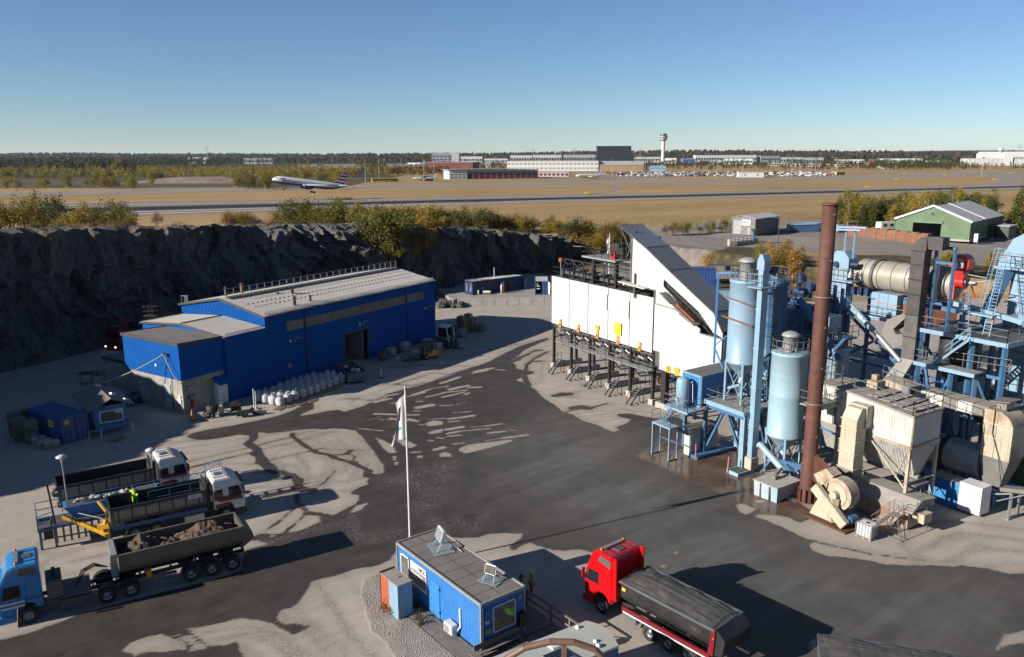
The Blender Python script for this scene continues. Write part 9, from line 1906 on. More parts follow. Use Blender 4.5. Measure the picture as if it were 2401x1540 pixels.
bus('yellow articulated bus, left of two parked beyond the airliner',893,427,.35,16);bus('yellow bus, right of two parked beyond the airliner',917,426.5,.35,12);bus('yellow bus driving at the right end of the far car park',1968,410.5,.5)
mb=MB();a,b_=gf_(822,424),gf_(915,422.5);mb.bar(a+Vector((0,0,4.2)),b_+Vector((0,0,4.2)),6,.4)
for k in range(8):p=a.lerp(b_,(k+.5)/8);mb.box((p.x,p.y,p.z+2),(.3,.3,4.2))
tag(mb.B('bus_canopy','dgrey',None),'long thin dark canopy on posts left of the yellow buses','canopy')
mb=MB().bx(-5,5,0,6,0,4);o=mb.B('black_hut','dgrey',None);o.location=gf_(1003,424);o.rotation_euler.z=.4;tag(o,'small dark grey hut at the left end of the white station','hut')
for i,(px,py,lab)in enumerate(((1377,456,'yellow airfield sign beside the curved taxiway link'),(2033,441,'yellow airfield sign at the far side of the runway above the chimney'),(2103,422,'yellow airfield sign on the taxiway verge right of the chimney'),(2332,423,'wide yellow airfield sign near the right edge'),(2120,409,'yellow airfield sign beyond the taxiway, left of a scattered row'),(2215,411.5,'yellow airfield sign in the middle of the far grass island'),(2365,407,'yellow airfield sign farthest to the right'))):
 t=thing('airfield_sign',lab,'sign',gf_(px,py),.2);s=1+.5*(i==3);mb=MB().bx(-1.6*s,1.6*s,-.15,.15,.3,1.6);mb.B('sign_box','sign_yel',t);mb=MB().bx(-1.2,-1,-.1,.1,0,.3);mb.bx(1,1.2,-.1,.1,0,.3);mb.B('sign_foot','black',t)
t0=thing('light_mast','thin grey light mast among the airport buildings','mast',gf_(1512,401),0,'airport light masts');mb=MB().tube((0,0,0),(0,0,18),.28,.16,6);mb.B('mast_pole','grey_s',t0);mb=MB().bx(-1.6,1.6,-.3,.3,17.8,18.4);mb.B('mast_head','dgrey',t0)
for i,(px,py)in enumerate(((857,428),(889,427),(993,427),(1018,428),(1434,418),(1486,418),(1540,420),(1627,418),(1680,420),(1740,420),(1855,419),(1910,417),(1960,415),(2300,415),(940,400),(780,396),(700,400),(600,405),(1230,392),(1340,395))):dup(t0,gf_(px,py))
def airliner(label,mb_,mt,fin,L_=37.6,gear=True,name='airliner'):
 t=thing(name,label,'aeroplane');R=1.98;k=L_/37.6
 def fus(nm,m,a0,a1,dr=0):
  P=[(18.6,.12,-.35),(18.2,.75,-.25),(17.3,1.3,-.12),(15.8,1.8,-.02),(14,R,0),(-7,R,0),(-11,1.75,.22),(-15,1.1,.75),(-18,.42,1.25),(-19,.1,1.4)];n=20;vs=[]
  for x,r,dz in P:
   for i in range(n+1):a=a0+(a1-a0)*i/n;vs.append((x*k,(r+dr)*math.cos(a)*k,((r+dr)*math.sin(a)+dz)*k))
  mb=MB().add(vs,[(j*(n+1)+i,j*(n+1)+i+1,(j+1)*(n+1)+i+1,(j+1)*(n+1)+i)for j in range(len(P)-1)for i in range(n)],True);return mb.build(nm,m,t,recalc=False)
 f=fus('fuselage',M_[mt],-.38,math.pi+.38);fus('belly',M_[mb_],math.pi+.38,2*math.pi-.38)
 mb=MB()
 for y in(-1,1):
  for i in range(36):x=13.6-i*.75;mb.box((x*k,y*1.965*k,.55*k),(.26*k,.06,.36*k))
  mb.box((16.6*k,y*.9*k,.95*k),(.8*k,.6*k,.35*k))
 mb.build('cabin_window',M_['glass'],f,kind='stuff')
 for y in(-1,1):
  mb=MB().add([(4*k,y*1.7*k,-.9*k),(-3.2*k,y*1.7*k,-.8*k),(-6.5*k,y*17*k,.6*k),(-5.0*k,y*17*k,.6*k),(4*k,y*1.7*k,-1.25*k),(-3.2*k,y*1.7*k,-.95*k),(-6.5*k,y*17*k,.5*k),(-5.0*k,y*17*k,.5*k)],[(0,1,2,3),(4,5,6,7),(0,3,7,4),(3,2,6,7),(2,1,5,6)]);mb.build('wing',M_[mt],t)
  mb=MB().lathe((1.5*k,y*5.7*k,-1.9*k),[(.95*k,2.4*k),(1.12*k,1.8*k),(1.1*k,-.2*k),(.6*k,-1.8*k),(.3*k,-2.3*k)],18,'x');mb.bar((1*k,y*5.7*k,-1.0*k),(-1.5*k,y*5.7*k,-.7*k),.3,.8*k);e=mb.build('engine',M_[mb_],t);mb=MB().lathe((3.95*k,y*5.7*k,-1.9*k),[(.95*k,0),(1.02*k,-.35*k)],18,'x');mb.B('engine_lip','inox',e);mb=MB().lathe((3.7*k,y*5.7*k,-1.9*k),[(0,0),(.93*k,0)],18,'x');mb.B('engine_fan','black',e)
  mb=MB().add([(-14*k,y*.7*k,1.0*k),(-17*k,y*.5*k,1.2*k),(-18.3*k,y*6.2*k,1.6*k),(-17.0*k,y*6.2*k,1.6*k),(-14*k,y*.7*k,.8*k),(-17*k,y*.5*k,1.0*k),(-18.3*k,y*6.2*k,1.5*k),(-17.0*k,y*6.2*k,1.5*k)],[(0,1,2,3),(4,5,6,7),(0,3,7,4),(3,2,6,7),(2,1,5,6)]);mb.build('tailplane',M_[mt],t)
 def finp(nm,m,u0,u1,v0,v1):
  F=lambda u,v:((-11.2-v*5.2-u*(5.6-v*3.6))*k,(1.6+v*6.2)*k);P=[F(u0,v0),F(u1,v0),F(u1,v1),F(u0,v1)];mb=MB().prism(P,-.16*k,.16*k,'y');return mb.build(nm,M_[m],t)
 if fin:
  for i,(m,v0,v1)in enumerate(fin):finp('fin_band',m,0,1,v0,v1)
 else:finp('fin',mt,0,1,0,1)
 if gear:
  for x,y,zz in((12.6,0,-1.7),(-1.6,3.6,-1.2),(-1.6,-3.6,-1.2)):
   mb=MB().tube((x*k,y*k,zz*k),(x*k,y*k,-3.9*k),.14);g_=mb.B('landing_gear','grey_s',t)
   for d in(-.45,.45):mb=MB().tube((x*k,(y+d)*k-.18,-3.95*k),(x*k,(y+d)*k+.18,-3.95*k),(.58 if x<0 else.4)*k,n=14);mb.B('wheel','tyre',g_)
 return t
ap=airliner('white and navy airliner with a red, white and blue tail just lifting off the runway','plane_b','plane_w',[('plane_b',0,.18),('plane_w',.18,.3),('plane_r',.3,.48),('plane_w',.48,.58),('plane_b',.58,.74),('plane_w',.74,.82),('plane_r',.82,1)])
best=None
for Y0 in np.arange(280,480,1.0):
 a,b_=Vector(gy(636.5,419.5,Y0)),Vector(gy(814,441.5,Y0+15.0));e=abs((a-b_).length-37.6)
 if best is None or e<best[0]:best=(e,a,b_)
a,b_=best[1],best[2];X=(a-b_).normalized();Yv=Vector((0,0,1)).cross(X).normalized();Zv=X.cross(Yv);M=Matrix((X,Yv,Zv)).transposed().to_4x4();M.translation=(a+b_)/2;ap.matrix_world=M
for s in(1,-1):text_obj('BRITISH AIRWAYS',1.15,M_['plane_b'],ap,(9.2,s*1.98,-.15),(RDN(90),0,math.pi if s>0 else 0),'airline_name',.03,.02)
for y in(-1,1):mb=MB().add([(15.6,y*1.86,.7),(14.2,y*2.0,1.0),(11.5,y*1.93,1.15),(12.5,y*1.99,.75),(14.6,y*1.97,.45)],[(0,1,2,3,4)]);mb.B('red_ribbon','plane_r',ap)
j1=airliner('small white business jet parked right of the white station','plane_w','plane_w',None,30,True);j1.location=gf_(1383,419.5)+Vector((0,0,3.1));j1.rotation_euler.z=RDN(200)
j2=airliner('pale grey aeroplane parked left of the white station','far_roof','far_roof',None,22,True);j2.location=gf_(997,424)+Vector((0,0,2.3));j2.rotation_euler.z=RDN(185)
j3=airliner('distant airliner with a red tail standing on the left apron','plane_w','plane_w',[('plane_r',0,1)],40,True);j3.location=gf_(749,391)+Vector((0,0,4));j3.rotation_euler.z=RDN(-100)
j4=airliner('distant airliner with a blue tail left of the brick building','plane_w','plane_w',[('far_blue',0,1)],45,True);j4.location=gf_(975,388)+Vector((0,0,4));j4.rotation_euler.z=RDN(170)
def ubox(t,nm,x0,x1,y0,y1,z0,z1,m,**k):mb=MB().bx(x0,x1,y0,y1,z0,z1);return mb.build(nm,M_[m]if isinstance(m,str)else m,t,**k)
def gable(name,label,A_,B_,C_,he,hp,wm,rm,cat='hall',eave=.4):
 """A front left, B front right (gable end), C back right"""
 t=thing(name,label,cat,A_,math.atan2((B_-A_).y,(B_-A_).x));W_=(B_-A_).length;D_=(C_-B_).length
 mb=MB().corr((0,0),(W_/2,0),0,he,.4,.05,0,hp);mb.corr((W_/2,0),(W_,0),0,hp,.4,.05,0,he);mb.corr((W_,0),(W_,D_),0,he,.4,.05);mb.corr((W_,D_),(0,D_),0,he,.4,.05);mb.corr((0,D_),(0,0),0,he,.4,.05);mb.build('wall',M_[wm],t,recalc=False)
 for x0,z0,x1,z1 in((-eave,he-.1,W_/2,hp),(W_/2,hp,W_+eave,he-.1)):
  n=9;mb=MB()
  for i in range(n):y0,y1=-eave+(D_+2*eave)*i/n,-eave+(D_+2*eave)*(i+1)/n-.08;mb.add([(x0,y0,z0+.1),(x1,y0,z1+.1),(x1,y1,z1+.1),(x0,y1,z0+.1),(x0,y0,z0),(x1,y0,z1),(x1,y1,z1),(x0,y1,z0)],[(0,1,2,3),(7,6,5,4),(0,4,5,1),(1,5,6,2),(2,6,7,3),(3,7,4,0)])
  mb.build('roof_slope',M_[rm],t)
 return t,W_,D_
A_,B_=gt(1716,548),gt(1769,553);C_=gt(1848,547);C_=B_+(C_-B_).normalized()*min(18,(C_-B_).length)
nc,W_,D_=gable('corrugated_shed','grey corrugated shed with a white NCC sign beyond the white hoist cover',A_,B_,C_,4.6,5.4,'shed_grey','roof_white','shed')
p_=ubox(nc,'sign_plate',W_*.42,W_*.42+2.6,-.2,-.08,2.6,4.2,'sign_wht');text_obj('NCC',.95,M_['sign_blk'],p_,(W_*.42+1.3,-.22,3.4),(RDN(90),0,0),bold=.03)
ubox(nc,'gate',W_*.06,W_*.4,-.12,-.07,.1,3.9,'grey_hood');ubox(nc,'door',W_*.68,W_*.8,-.14,-.07,.1,2.1,'grey_hood')
A_,B_=gt(2097,556),gt(2270,573);C_=gt(2388,545);C_=B_+(C_-B_).normalized()*34
gh,W_,D_=gable('green_hall','large green steel hall with pale roof and a shade-black painted doorway at upper right',A_,B_,C_,5.2,9.0,'green','roof_white')
ubox(gh,'doorway',W_*.24,W_*.62,-.15,.3,0,4.4,'shade_black');ubox(gh,'door_hood',W_*.22,W_*.64,-.35,-.05,4.4,5.0,'green');ubox(gh,'gable_vent',W_*.47,W_*.51,-.15,-.05,6.6,7.3,'dgreen')  # black slab on the wall paints the shade of an opening
mb=MB().bar((-.4,-.45,5.2),(W_/2,-.45,9.15),.1,.5);mb.bar((W_/2,-.45,9.15),(W_+.4,-.45,5.2),.1,.5);mb.bar((W_/2,D_*.38,9.3),(W_+.4,D_*.38,5.4),.8,.12);mb.B('verge','sign_wht',gh)
ubox(gh,'plinth',-.1,W_+.1,-.2,D_,0,.5,'conc_lt');o=ubox(gh,'white_tank',W_+1,W_+1.9,.3,1.2,0,2.2,'sign_wht')
for i,(px,py,lab)in enumerate(((2325,560,'dark green container, left of two behind the green hall'),(2362,562,'dark green container, right of two at the right edge'))):
 t=thing('green_container',lab,'container',gt(px,py),.75);ubox(t,'container_wall',0,7,0,3,0,3.6,'dgreen');ubox(t,'container_lid',-.2,7.2,-.2,3.2,3.6,3.8,'far_roof' if i else 'dgreen');ubox(t,'base_frame',0,7,-.1,3,0,.4,'conc_lt')
P0,P1=gt(1985,552),gt(2172,574)
for i in range(8):
 a=P0.lerp(P1,i/8);b_=P0.lerp(P1,(i+1)/8);L_=(b_-a).length*.96;t=thing('rusty_container','%s in the row of open rust-red containers before the green hall'%('leftmost container','second container','third container','fourth container','fifth container','sixth container','seventh container','eighth container')[i],'container',a,math.atan2((b_-a).y,(b_-a).x));ubox(t,'side_plate',0,L_,0,.1,0,2.7,'rust_or');ubox(t,'rear_plate',0,L_,2.3,2.4,0,2.7,'rust_or');ubox(t,'end_plate',0,.1,.1,2.3,0,2.7,'rust_or');ubox(t,'end_plate',L_-.1,L_,.1,2.3,0,2.7,'rust_or');ubox(t,'container_floor',.1,L_-.1,.1,2.3,0,.2,'rust')
 for x in(0,L_):ubox(t,'corner_post',x-.12,x+.12,-.1,.0,0,2.85,'brownsteel')
t=thing('rust_hopper','tall rust-orange hopper plates rising behind the elevator tower','hopper',pl(30.5,30));t.location.z=1;ubox(t,'hopper_wall',0,5,0,.3,6,12.5,'rust_or');ubox(t,'hopper_side',0,.3,.3,4,6,12.5,'rust_or');ubox(t,'hopper_leg',.2,.6,0,.3,0,6,'dgrey');ubox(t,'hopper_leg',4.4,4.8,0,.3,0,6,'dgrey')
t=thing('parked_caravan','small white caravan parked behind the row of rusty containers','caravan',gt(2063,543),.3);ubox(t,'caravan_body',0,6,0,2.3,.5,2.8,'sign_wht',bevel=.2);ubox(t,'caravan_window',1,2.2,-.03,0,1.5,2.2,'glass');ubox(t,'caravan_window',3.4,4.6,-.03,0,1.5,2.2,'glass');mb=MB().tube((3,-.02,.4),(3,2.3,.4),.35,n=12);mb.B('wheel','tyre',t)
t=thing('truck_cab_unit','old white lorry cab lying in front of the rusty containers','truck cab',gt(1962,546),.2);ubox(t,'cab_shell',0,3.2,0,2.2,.3,2.4,'grey_hood',bevel=.3);ubox(t,'cab_glass',1.2,2.8,-.03,.1,1.2,1.9,'glass')
for i,(px,py,lab)in enumerate(((1855,545,'blue open-topped container just right of the NCC shed'),(1888,541,'long blue container behind the one by the NCC shed'))):
 t=container(lab,gt(px,py),.25,9,M_['mblue'],Hc_=2.2,roofm=M_['lblue'])
for i,(px,py,z,m,lab)in enumerate(((1618,690,3.1,'cont_blue','dark blue container, upper of a stacked pair behind the hoist cover roof'),(1618,690,.5,'cont_blue','dark blue container, lower of a stacked pair behind the hoist cover roof'),(1682,672,2.3,'cream','pale green-grey container half hidden behind the tall silo'),(1662,712,.5,'lblue','light blue container low behind the tall silo'))):
 q=Vector(g(px,py,.6));t=container(lab,(q.x-1.5,q.y,z),-.05,6.06 if m!='cream' else 5,M_[m],roofm=M_['dgrey'])
GB2='white wrapped blocks in front of the NCC shed'
bl=thing('wrapped_block','grey-white wrapped block in the double row on the gravel before the NCC shed','block',gt(1712,577),.3,GB2);ubox(bl,'block_wrap',-.62,.62,-.55,.55,.15,1.35,'conc_lt',bevel=.08);ubox(bl,'block_pallet',-.6,.6,-.5,.5,0,.15,'pallet')
for i in range(1,14):dup(bl,gt(1712+(i%7)*9.5,577-(i%7)*1.0-(i//7)*4),.3)
t=thing('blue_pump_stand','blue upright pump standing among the wrapped blocks','pump',gt(1764,572));mb=MB().tube((0,0,0),(0,0,3.4),.35,n=10);mb.B('pump_column','mblue',t);ubox(t,'pump_head',-.5,.5,-.5,.5,3.4,3.9,'dgrey')
for i,(px,py,h,lab)in enumerate(((1822,594,8.5,'thin rusty lamp post on the gravel right of the wrapped blocks'),(1848,548,4.5,'short lamp post beside the NCC shed'))):
 t=thing('lamp_post',lab,'lamp',gt(px,py));mb=MB().tube((0,0,0),(0,0,h),.09,n=8);mb.B('post','rust',t);mb=MB().bx(-1.6,0,-.12,.12,h-.1,h);mb.B('lamp_arm','grey_s',t)
for i,(s,w,L_,h,lab)in enumerate(((34,30,12,4.5,'low white corrugated shed seen through the tower legs'),(48,26,16,4.6,'long white-walled shed with a dark roof behind the service platform'))):
 t=plt('white_shed',lab,'shed',s,w);mb=MB().corr((0,0),(L_,0),0,h,.4,.05);mb.corr((L_,0),(L_,8),0,h,.4,.05);mb.corr((0,8),(0,0),0,h,.4,.05);mb.build('shed_wall',M_['white'],t,recalc=False);ubox(t,'shed_roof',-.3,L_+.3,-.3,8.3,h,h+.4,'dgrey')
wl=plt('wheel_loader','yellow wheel loader parked behind the platform legs','loader',42.5,27);wl.rotation_euler.z=-.2
mb=MB().prism([(-3,.9),(-3,2.2),(-1.2,2.4),(-1.2,1.9),(1.6,1.7),(1.6,.9)],-1,1,'y');mb.build('loader_body',M_['yellow'],wl,bevel=.08);ubox(wl,'loader_cab',-1.1,.3,-.7,.7,1.9,3.4,'glass');ubox(wl,'cab_roof',-1.2,.4,-.8,.8,3.4,3.5,'yellow')
for x in(-1.9,1.3):
 for y in(-1.1,1.1):wheel(wl,x,y,.8,.6,'yellow')
mb=MB().bar((1.2,0,1.6),(3.2,0,.9),1.0,.3);mb.prism([(3.0,.2),(3.0,1.3),(3.3,1.4),(3.9,.2)],-1.3,1.3,'y');mb.B('bucket','yellow',wl)
def fence(label,pts,h,name='perimeter_fence'):
 pts=[gt(*p)for p in pts];t=thing(name,label,'fence',pts[0]);mb=MB().tube((0,0,0),(0,0,h),.06,n=6);mb.tube((0,0,h),(.45,-.2,h+.5),.05,n=6);s_=mb.B('fence_post','grey_s',t);first_=True;ps=[]
 for a,b_ in zip(pts[:-1],pts[1:]):
  n=max(1,round((b_-a).length/5.0))
  for i in range(n):ps.append(a.lerp(b_,i/n))
 ps.append(pts[-1])
 for p in ps:
  p.z=max(0,tz(p.x,p.y));M=MTR(p-pts[0])
  if first_:s_.matrix_local=M;first_=False
  else:piece(s_,M,t)
 mb=MB()
 for a,b_ in zip(ps[:-1],ps[1:]):
  for z in(.6,1.2,1.8,h-.05):mb.bar(a+Vector((0,0,z)),b_+Vector((0,0,z)),.02)
 mb.build('fence_wire',M_['grey_s'],t,world=True,kind='stuff')
fence('grey wire airport fence with angled post tops along the top of the rock face',[(-40,545),(330,533),(580,531),(750,529),(930,527),(1180,530),(1330,537)],2.6)
fence('grey wire fence running across the grass towards the NCC shed',[(1345,541),(1450,547),(1580,543),(1713,536)],2.4)
def leafmat(name,stops,sc=.25):
 m,nt,b=newmat(name);L=nt.links;pos=nn(nt,'ShaderNodeNewGeometry').outputs['Position'];oi=nn(nt,'ShaderNodeObjectInfo').outputs['Random']
 n1=noise_node(nt,pos,sc,4,.7);n2=noise_node(nt,pos,sc*8,3,.7);f=mth(nt,'ADD',mth(nt,'MULTIPLY',n1.outputs[0],.5),mth(nt,'ADD',mth(nt,'MULTIPLY',n2.outputs[0],.4),mth(nt,'MULTIPLY',mth(nt,'SUBTRACT',oi,.35),.32)))
 L.new(ramp(nt,f,stops).outputs[0],b.inputs['Base Color']);b.inputs['Roughness'].default_value=.7;b.inputs['Specular IOR Level'].default_value=.25
 tr=nn(nt,'ShaderNodeBsdfTranslucent');L.new(ramp(nt,f,stops).outputs[0],tr.inputs[0]);ms=nn(nt,'ShaderNodeMixShader');ms.inputs[0].default_value=.3;L.new(b.outputs[0],ms.inputs[1]);L.new(tr.outputs[0],ms.inputs[2]);L.new(ms.outputs[0],nt.nodes['Material Output'].inputs[0]);return m
LM=dict(olive=leafmat('leaves_olive',[(.3,(.08,.08,.01)),(.5,(.20,.17,.02)),(.65,(.34,.25,.03)),(.8,(.42,.27,.035))]),green=leafmat('leaves_green',[(.3,(.035,.05,.01)),(.5,(.085,.10,.016)),(.7,(.17,.155,.025)),(.85,(.28,.2,.035))]),gold=leafmat('leaves_gold',[(.3,(.22,.12,.02)),(.55,(.42,.24,.03)),(.8,(.5,.22,.03))]),rust=leafmat('leaves_rust',[(.3,(.09,.045,.02)),(.55,(.20,.10,.035)),(.8,(.3,.16,.06))]),pine=leafmat('needles_dark',[(.3,(.014,.022,.01)),(.55,(.03,.042,.017)),(.8,(.06,.065,.025))]),yelg=leafmat('leaves_yellow_green',[(.3,(.15,.13,.02)),(.5,(.30,.24,.035)),(.7,(.40,.29,.045)),(.85,(.46,.27,.04))]),dry=leafmat('dry_scrub',[(.3,(.07,.055,.025)),(.55,(.16,.12,.06)),(.8,(.26,.2,.11))]))
def quads(rs,C,size,n_up=.0):
 """C: (N,3) centres -> random leaf quads"""
 N=len(C);a=rs.normal(size=(N,3));a[:,2]+=n_up;a/=np.linalg.norm(a,axis=1)[:,None];b=rs.normal(size=(N,3));b-=a*(a*b).sum(1)[:,None];b/=np.linalg.norm(b,axis=1)[:,None];c=np.cross(a,b);s=size*rs.uniform(.5,1.2,N)[:,None]
 V=np.stack([C-b*s*.5,C-c*s*.35,C+b*s*.6,C+c*s*.35],1).reshape(-1,3);return V
def fastmesh(name,V,m,k=4):
 me=bpy.data.meshes.new(name);n=len(V);me.vertices.add(n);me.vertices.foreach_set('co',V.astype(np.float32).ravel());me.loops.add(n);me.loops.foreach_set('vertex_index',np.arange(n,dtype=np.int32));me.polygons.add(n//k);me.polygons.foreach_set('loop_start',np.arange(0,n,k,dtype=np.int32));me.polygons.foreach_set('loop_total',np.full(n//k,k,np.int32));me.update();me.materials.append(m);return me
def make_tree(kind,seed,n,h=5.0,leaf=.22,mat_='olive',name='bush',cat='bush',label='x'):
 rs=np.random.RandomState(seed);C=[]
 if kind=='bush':
  nc=16;cx=rs.normal(0,.24,(nc,3))*np.array([h,h,h*.55])+np.array([0,0,h*.5]);cx[:,2]=np.clip(cx[:,2],h*.12,h*.92)
  for c in cx:C.append(c+rs.normal(0,h*.085,(n//nc,3)))
  for k in range(22):a=rs.uniform(0,6.28);r=rs.uniform(.05,.38)*h;z=h*rs.uniform(.8,1.12)*(1-.5*(r/h)**1);C.append(np.array([r*math.cos(a),r*math.sin(a),0])+np.stack([rs.normal(0,.03*h,9),rs.normal(0,.03*h,9),np.linspace(z*.55,z,9)],1))
 elif kind=='birch':
  for k in range(24):a=rs.uniform(0,6.28);z=rs.uniform(.2,.98);r=h*.20*math.sin(math.pi*min(1,.12+z*.86))**.7*rs.uniform(.3,1.1);C.append(np.array([r*math.cos(a),r*math.sin(a),z*h])+rs.normal(0,1,(n//24,3))*np.array([.055,.055,.075])*h)
 else:
  for k in range(30):z=.08+.9*k/30;R=h*.19*(1-z)**.8+.02*h;m_=max(4,int(n/30*1.6*(1-z)+3));a=rs.uniform(0,6.28,m_);r=R*rs.uniform(.25,1.1,m_)**.7;C.append(np.stack([r*np.cos(a),r*np.sin(a),z*h-r*.25+rs.normal(0,.012*h,m_)],1))
 C=np.concatenate(C);C=C[C[:,2]>.05]
 t=thing(name,label,cat);me=fastmesh('crown',quads(rs,C,leaf,.2),LM[mat_]);o=bpy.data.objects.new('crown',me);COL.objects.link(o);o.parent=t
 mb=MB();rnd=random.Random(seed)
 if kind=='bush':
  for k in range(6):a=rnd.uniform(0,6.28);mb.tube((rnd.uniform(-.2,.2),rnd.uniform(-.2,.2),-.3),(math.cos(a)*h*.22,math.sin(a)*h*.22,h*.75),.05,.015,5)
 else:
  mb.tube((0,0,-.3),(.1,0,h*.9),h*.018,.02,6)
  for k in range(7):a=rnd.uniform(0,6.28);z=h*rnd.uniform(.3,.8);mb.tube((0,0,z),(math.cos(a)*h*.13,math.sin(a)*h*.13,z+h*.08),.03,.01,4)
 mb.build('trunk',M_['birch' if kind=='birch' else 'trunk'],t);return t
TR={}
for k,(kind,sd,n,h,lf,mm,nm,ct)in dict(b1=('bush',1,3000,5,.22,'olive','birch_bush','bush'),b2=('bush',2,3000,5,.22,'green','birch_bush','bush'),b3=('bush',3,2600,5,.22,'olive','birch_bush','bush'),bg=('bush',4,2600,5,.22,'gold','golden_bush','bush'),br=('bush',5,1800,5,.2,'rust','rusty_bush','bush'),bd=('bush',6,800,5,.25,'dry','dry_scrub_bush','bush'),t1=('birch',7,2000,7,.26,'yelg','birch_tree','tree'),t2=('birch',8,2000,7,.26,'olive','birch_tree','tree'),tg=('birch',9,1800,7,.26,'gold','golden_birch_tree','tree'),p1=('pine',10,2600,8,.34,'pine','spruce_tree','tree'),p2=('pine',11,2400,8,.34,'green','pine_tree','tree')).items():TR[k]=[make_tree(kind,sd,n,h,lf,mm,nm,ct),h,False]
def put(k,p,h,label,grp=None,w=1.0):
 T,H0,used=TR[k];s=h/H0
 if not used:TR[k][2]=True;o=T;o.location=p;o['label']=label
 else:o=dup(T,p,0,label)
 if grp:o['group']=grp
 elif 'group' in o:del o['group']
 o.rotation_euler.z=RUN(0,6.28);o.scale=(s*w,s*w,s);return o
random.seed(21)
def hpx(px,py,n):
 q=gt(px,py);return n*math.hypot(q.x,q.y)/FPX,q
rim=[(25,548,62,'b1',.9),(62,549,78,'b1',1.0),(95,548,60,'b3',.9),(130,549,74,'b2',.8),(160,549,50,'b3',.9),(198,548,62,'b1',.7),(228,547,48,'br',.8),(256,545,66,'b1',.8),(284,545,60,'b2',.8),(300,545,40,'b3',.8),(370,534,26,'br',.6),(-10,550,60,'b2',1),(540,536,26,'br',.9),(575,535,30,'b3',.8),(600,535,20,'bd',1),(655,540,36,'br',.8),(680,542,46,'b1',.8),(705,545,54,'b2',.9),(735,546,56,'b1',.9),(765,548,52,'b3',.9),(795,548,58,'b2',.9),(825,544,52,'b1',.8),(862,545,46,'b2',.7),(885,575,68,'b1',.9),(905,590,70,'b2',.9),(930,575,62,'b3',.9),(955,570,56,'b2',.9),(985,565,52,'b1',.9),(1015,560,46,'b3',.9),(1040,552,40,'br',.9),(930,600,40,'p2',1.3),(1000,598,66,'tg',1.1),(975,600,30,'bg',.8),(940,605,24,'b3',1),(962,600,24,'bd',1),(1060,548,30,'bd',1),(1080,552,44,'b1',.9),(1105,556,50,'b1',.9),(1130,552,46,'b2',.9),(1155,548,44,'b2',.8),(1180,545,30,'br',1),(1205,545,34,'br',.9),(1230,547,34,'b3',.9),(1250,545,28,'br',.9),(1293,548,32,'b1',.7),(1345,578,44,'b2',.9),(1368,580,48,'b1',.9),(1395,582,46,'b3',.9),(1420,580,44,'br',.9),(1380,605,44,'bg',1.0),(1405,600,40,'bg',.8),(1440,570,36,'br',1),(1460,560,30,'bd',1),(1580,552,24,'br',.9),(1602,552,28,'b3',.8),(1560,552,18,'bd',.9),(1640,548,16,'bd',1),(1665,547,22,'b1',.8),(1700,540,22,'b3',.8),(1690,545,14,'bd',1)]
side=lambda x:'on the left part of the cliff top' if x<330 else 'on the middle of the cliff top' if x<860 else 'on the slope at the cliff centre' if x<1065 else 'on the right part of the cliff top' if x<1310 else 'behind the white bins' if x<1500 else 'by the far fence'
kn=dict(b1='olive-yellow',b2='green',b3='thin olive',bg='golden',br='rust-brown sparse',bd='low dry',tg='golden',p2='green conifer')
for px,py,n,k,w in rim:
 py2=py if not(860<px<1065)else py;h,q=hpx(px,min(py,552)if px<1310 else py,n)
 if 860<px<1065 and py>556:d=gy(px,py,152+(px-880)*.12-(py-560)*.25);q=Vector((d[0],d[1],d[2]));h=n*154/FPX
 put(k,q,h*(1.12 if px<330 else 1.42),'%s %s %s'%(kn[k],TR[k][0]['category'],side(px)),'%s growth %s'%(kn[k],side(px)),w*1.25)
for i in range(75):
 px=random.choice((RUN(540,860),RUN(860,1310),RUN(1310,1480)));k=random.choice(('b1','b1','b3','b2','br'));h,q=hpx(px,532+(px>1000)*10+(px>1320)*22+RUN(0,6),RUN(20,40));put(k,q,h,'%s bush filling the hedge-like growth %s'%(kn[k],side(px)),'filler %s bushes %s'%(kn[k],side(px)),1.5)
for i in range(150):
 c=CT[random.randrange(60,len(CT)-30)];j=RUN(-1.5,7);k_=CS_n[0];x,y=c[0]-.7*j+RUN(-2,2),c[1]+.7*j+RUN(-2,2);z=tz(x,y)
 if z<3:continue
 put(random.choice(('bd','bd','br','b3')),Vector((x,y,z-.1)),RUN(.7,1.9),'low dry scrub tuft along the edge of the rock face','scrub tufts along the cliff edge',1.3)
for px,py,n,k in((945,565,52,'b1'),(965,555,50,'b2'),(985,552,54,'b1'),(1005,550,50,'b3'),(1025,548,48,'b1'),(1045,546,40,'b2'),(900,560,50,'b1'),(920,552,52,'b1'),(880,552,44,'b3')):
 h,q=hpx(px,min(py,552),n);put(k,q+Vector((.5,-2.0,-.6)),h*1.5,'%s bush in the thick thicket hanging over the cliff centre'%kn[k],'thicket over the cliff centre, '+kn[k],1.5)
belt=[(1985,540,80,'t1'),(2000,545,70,'p2'),(1965,545,60,'p2')]
for i in range(84):
 px=RUN(1955,2330);py=RUN(512,540)-(px-1955)*.035;n=RUN(40,62)*(1.0 if px<2250 else.8);k=random.choice(('p2','p2','p1','t2','t2','b2','t1')if px>2020 else('p2','t1','tg','t2'));h,q=hpx(px,py,n)
 put(k,q,h,{'p2':'green pine in the belt of trees behind the containers','p1':'dark spruce in the belt of trees behind the containers','t2':'olive birch in the belt of trees behind the containers','b2':'green bush in the belt of trees behind the containers','t1':'yellow-green birch in the belt of trees behind the containers','tg':'golden birch in the belt of trees behind the containers'}[k],'tree belt behind the containers: '+k.replace('p1','spruces').replace('p2','pines').replace('t1','yellow birches').replace('t2','olive birches').replace('b2','bushes').replace('tg','golden birches'),1.3)
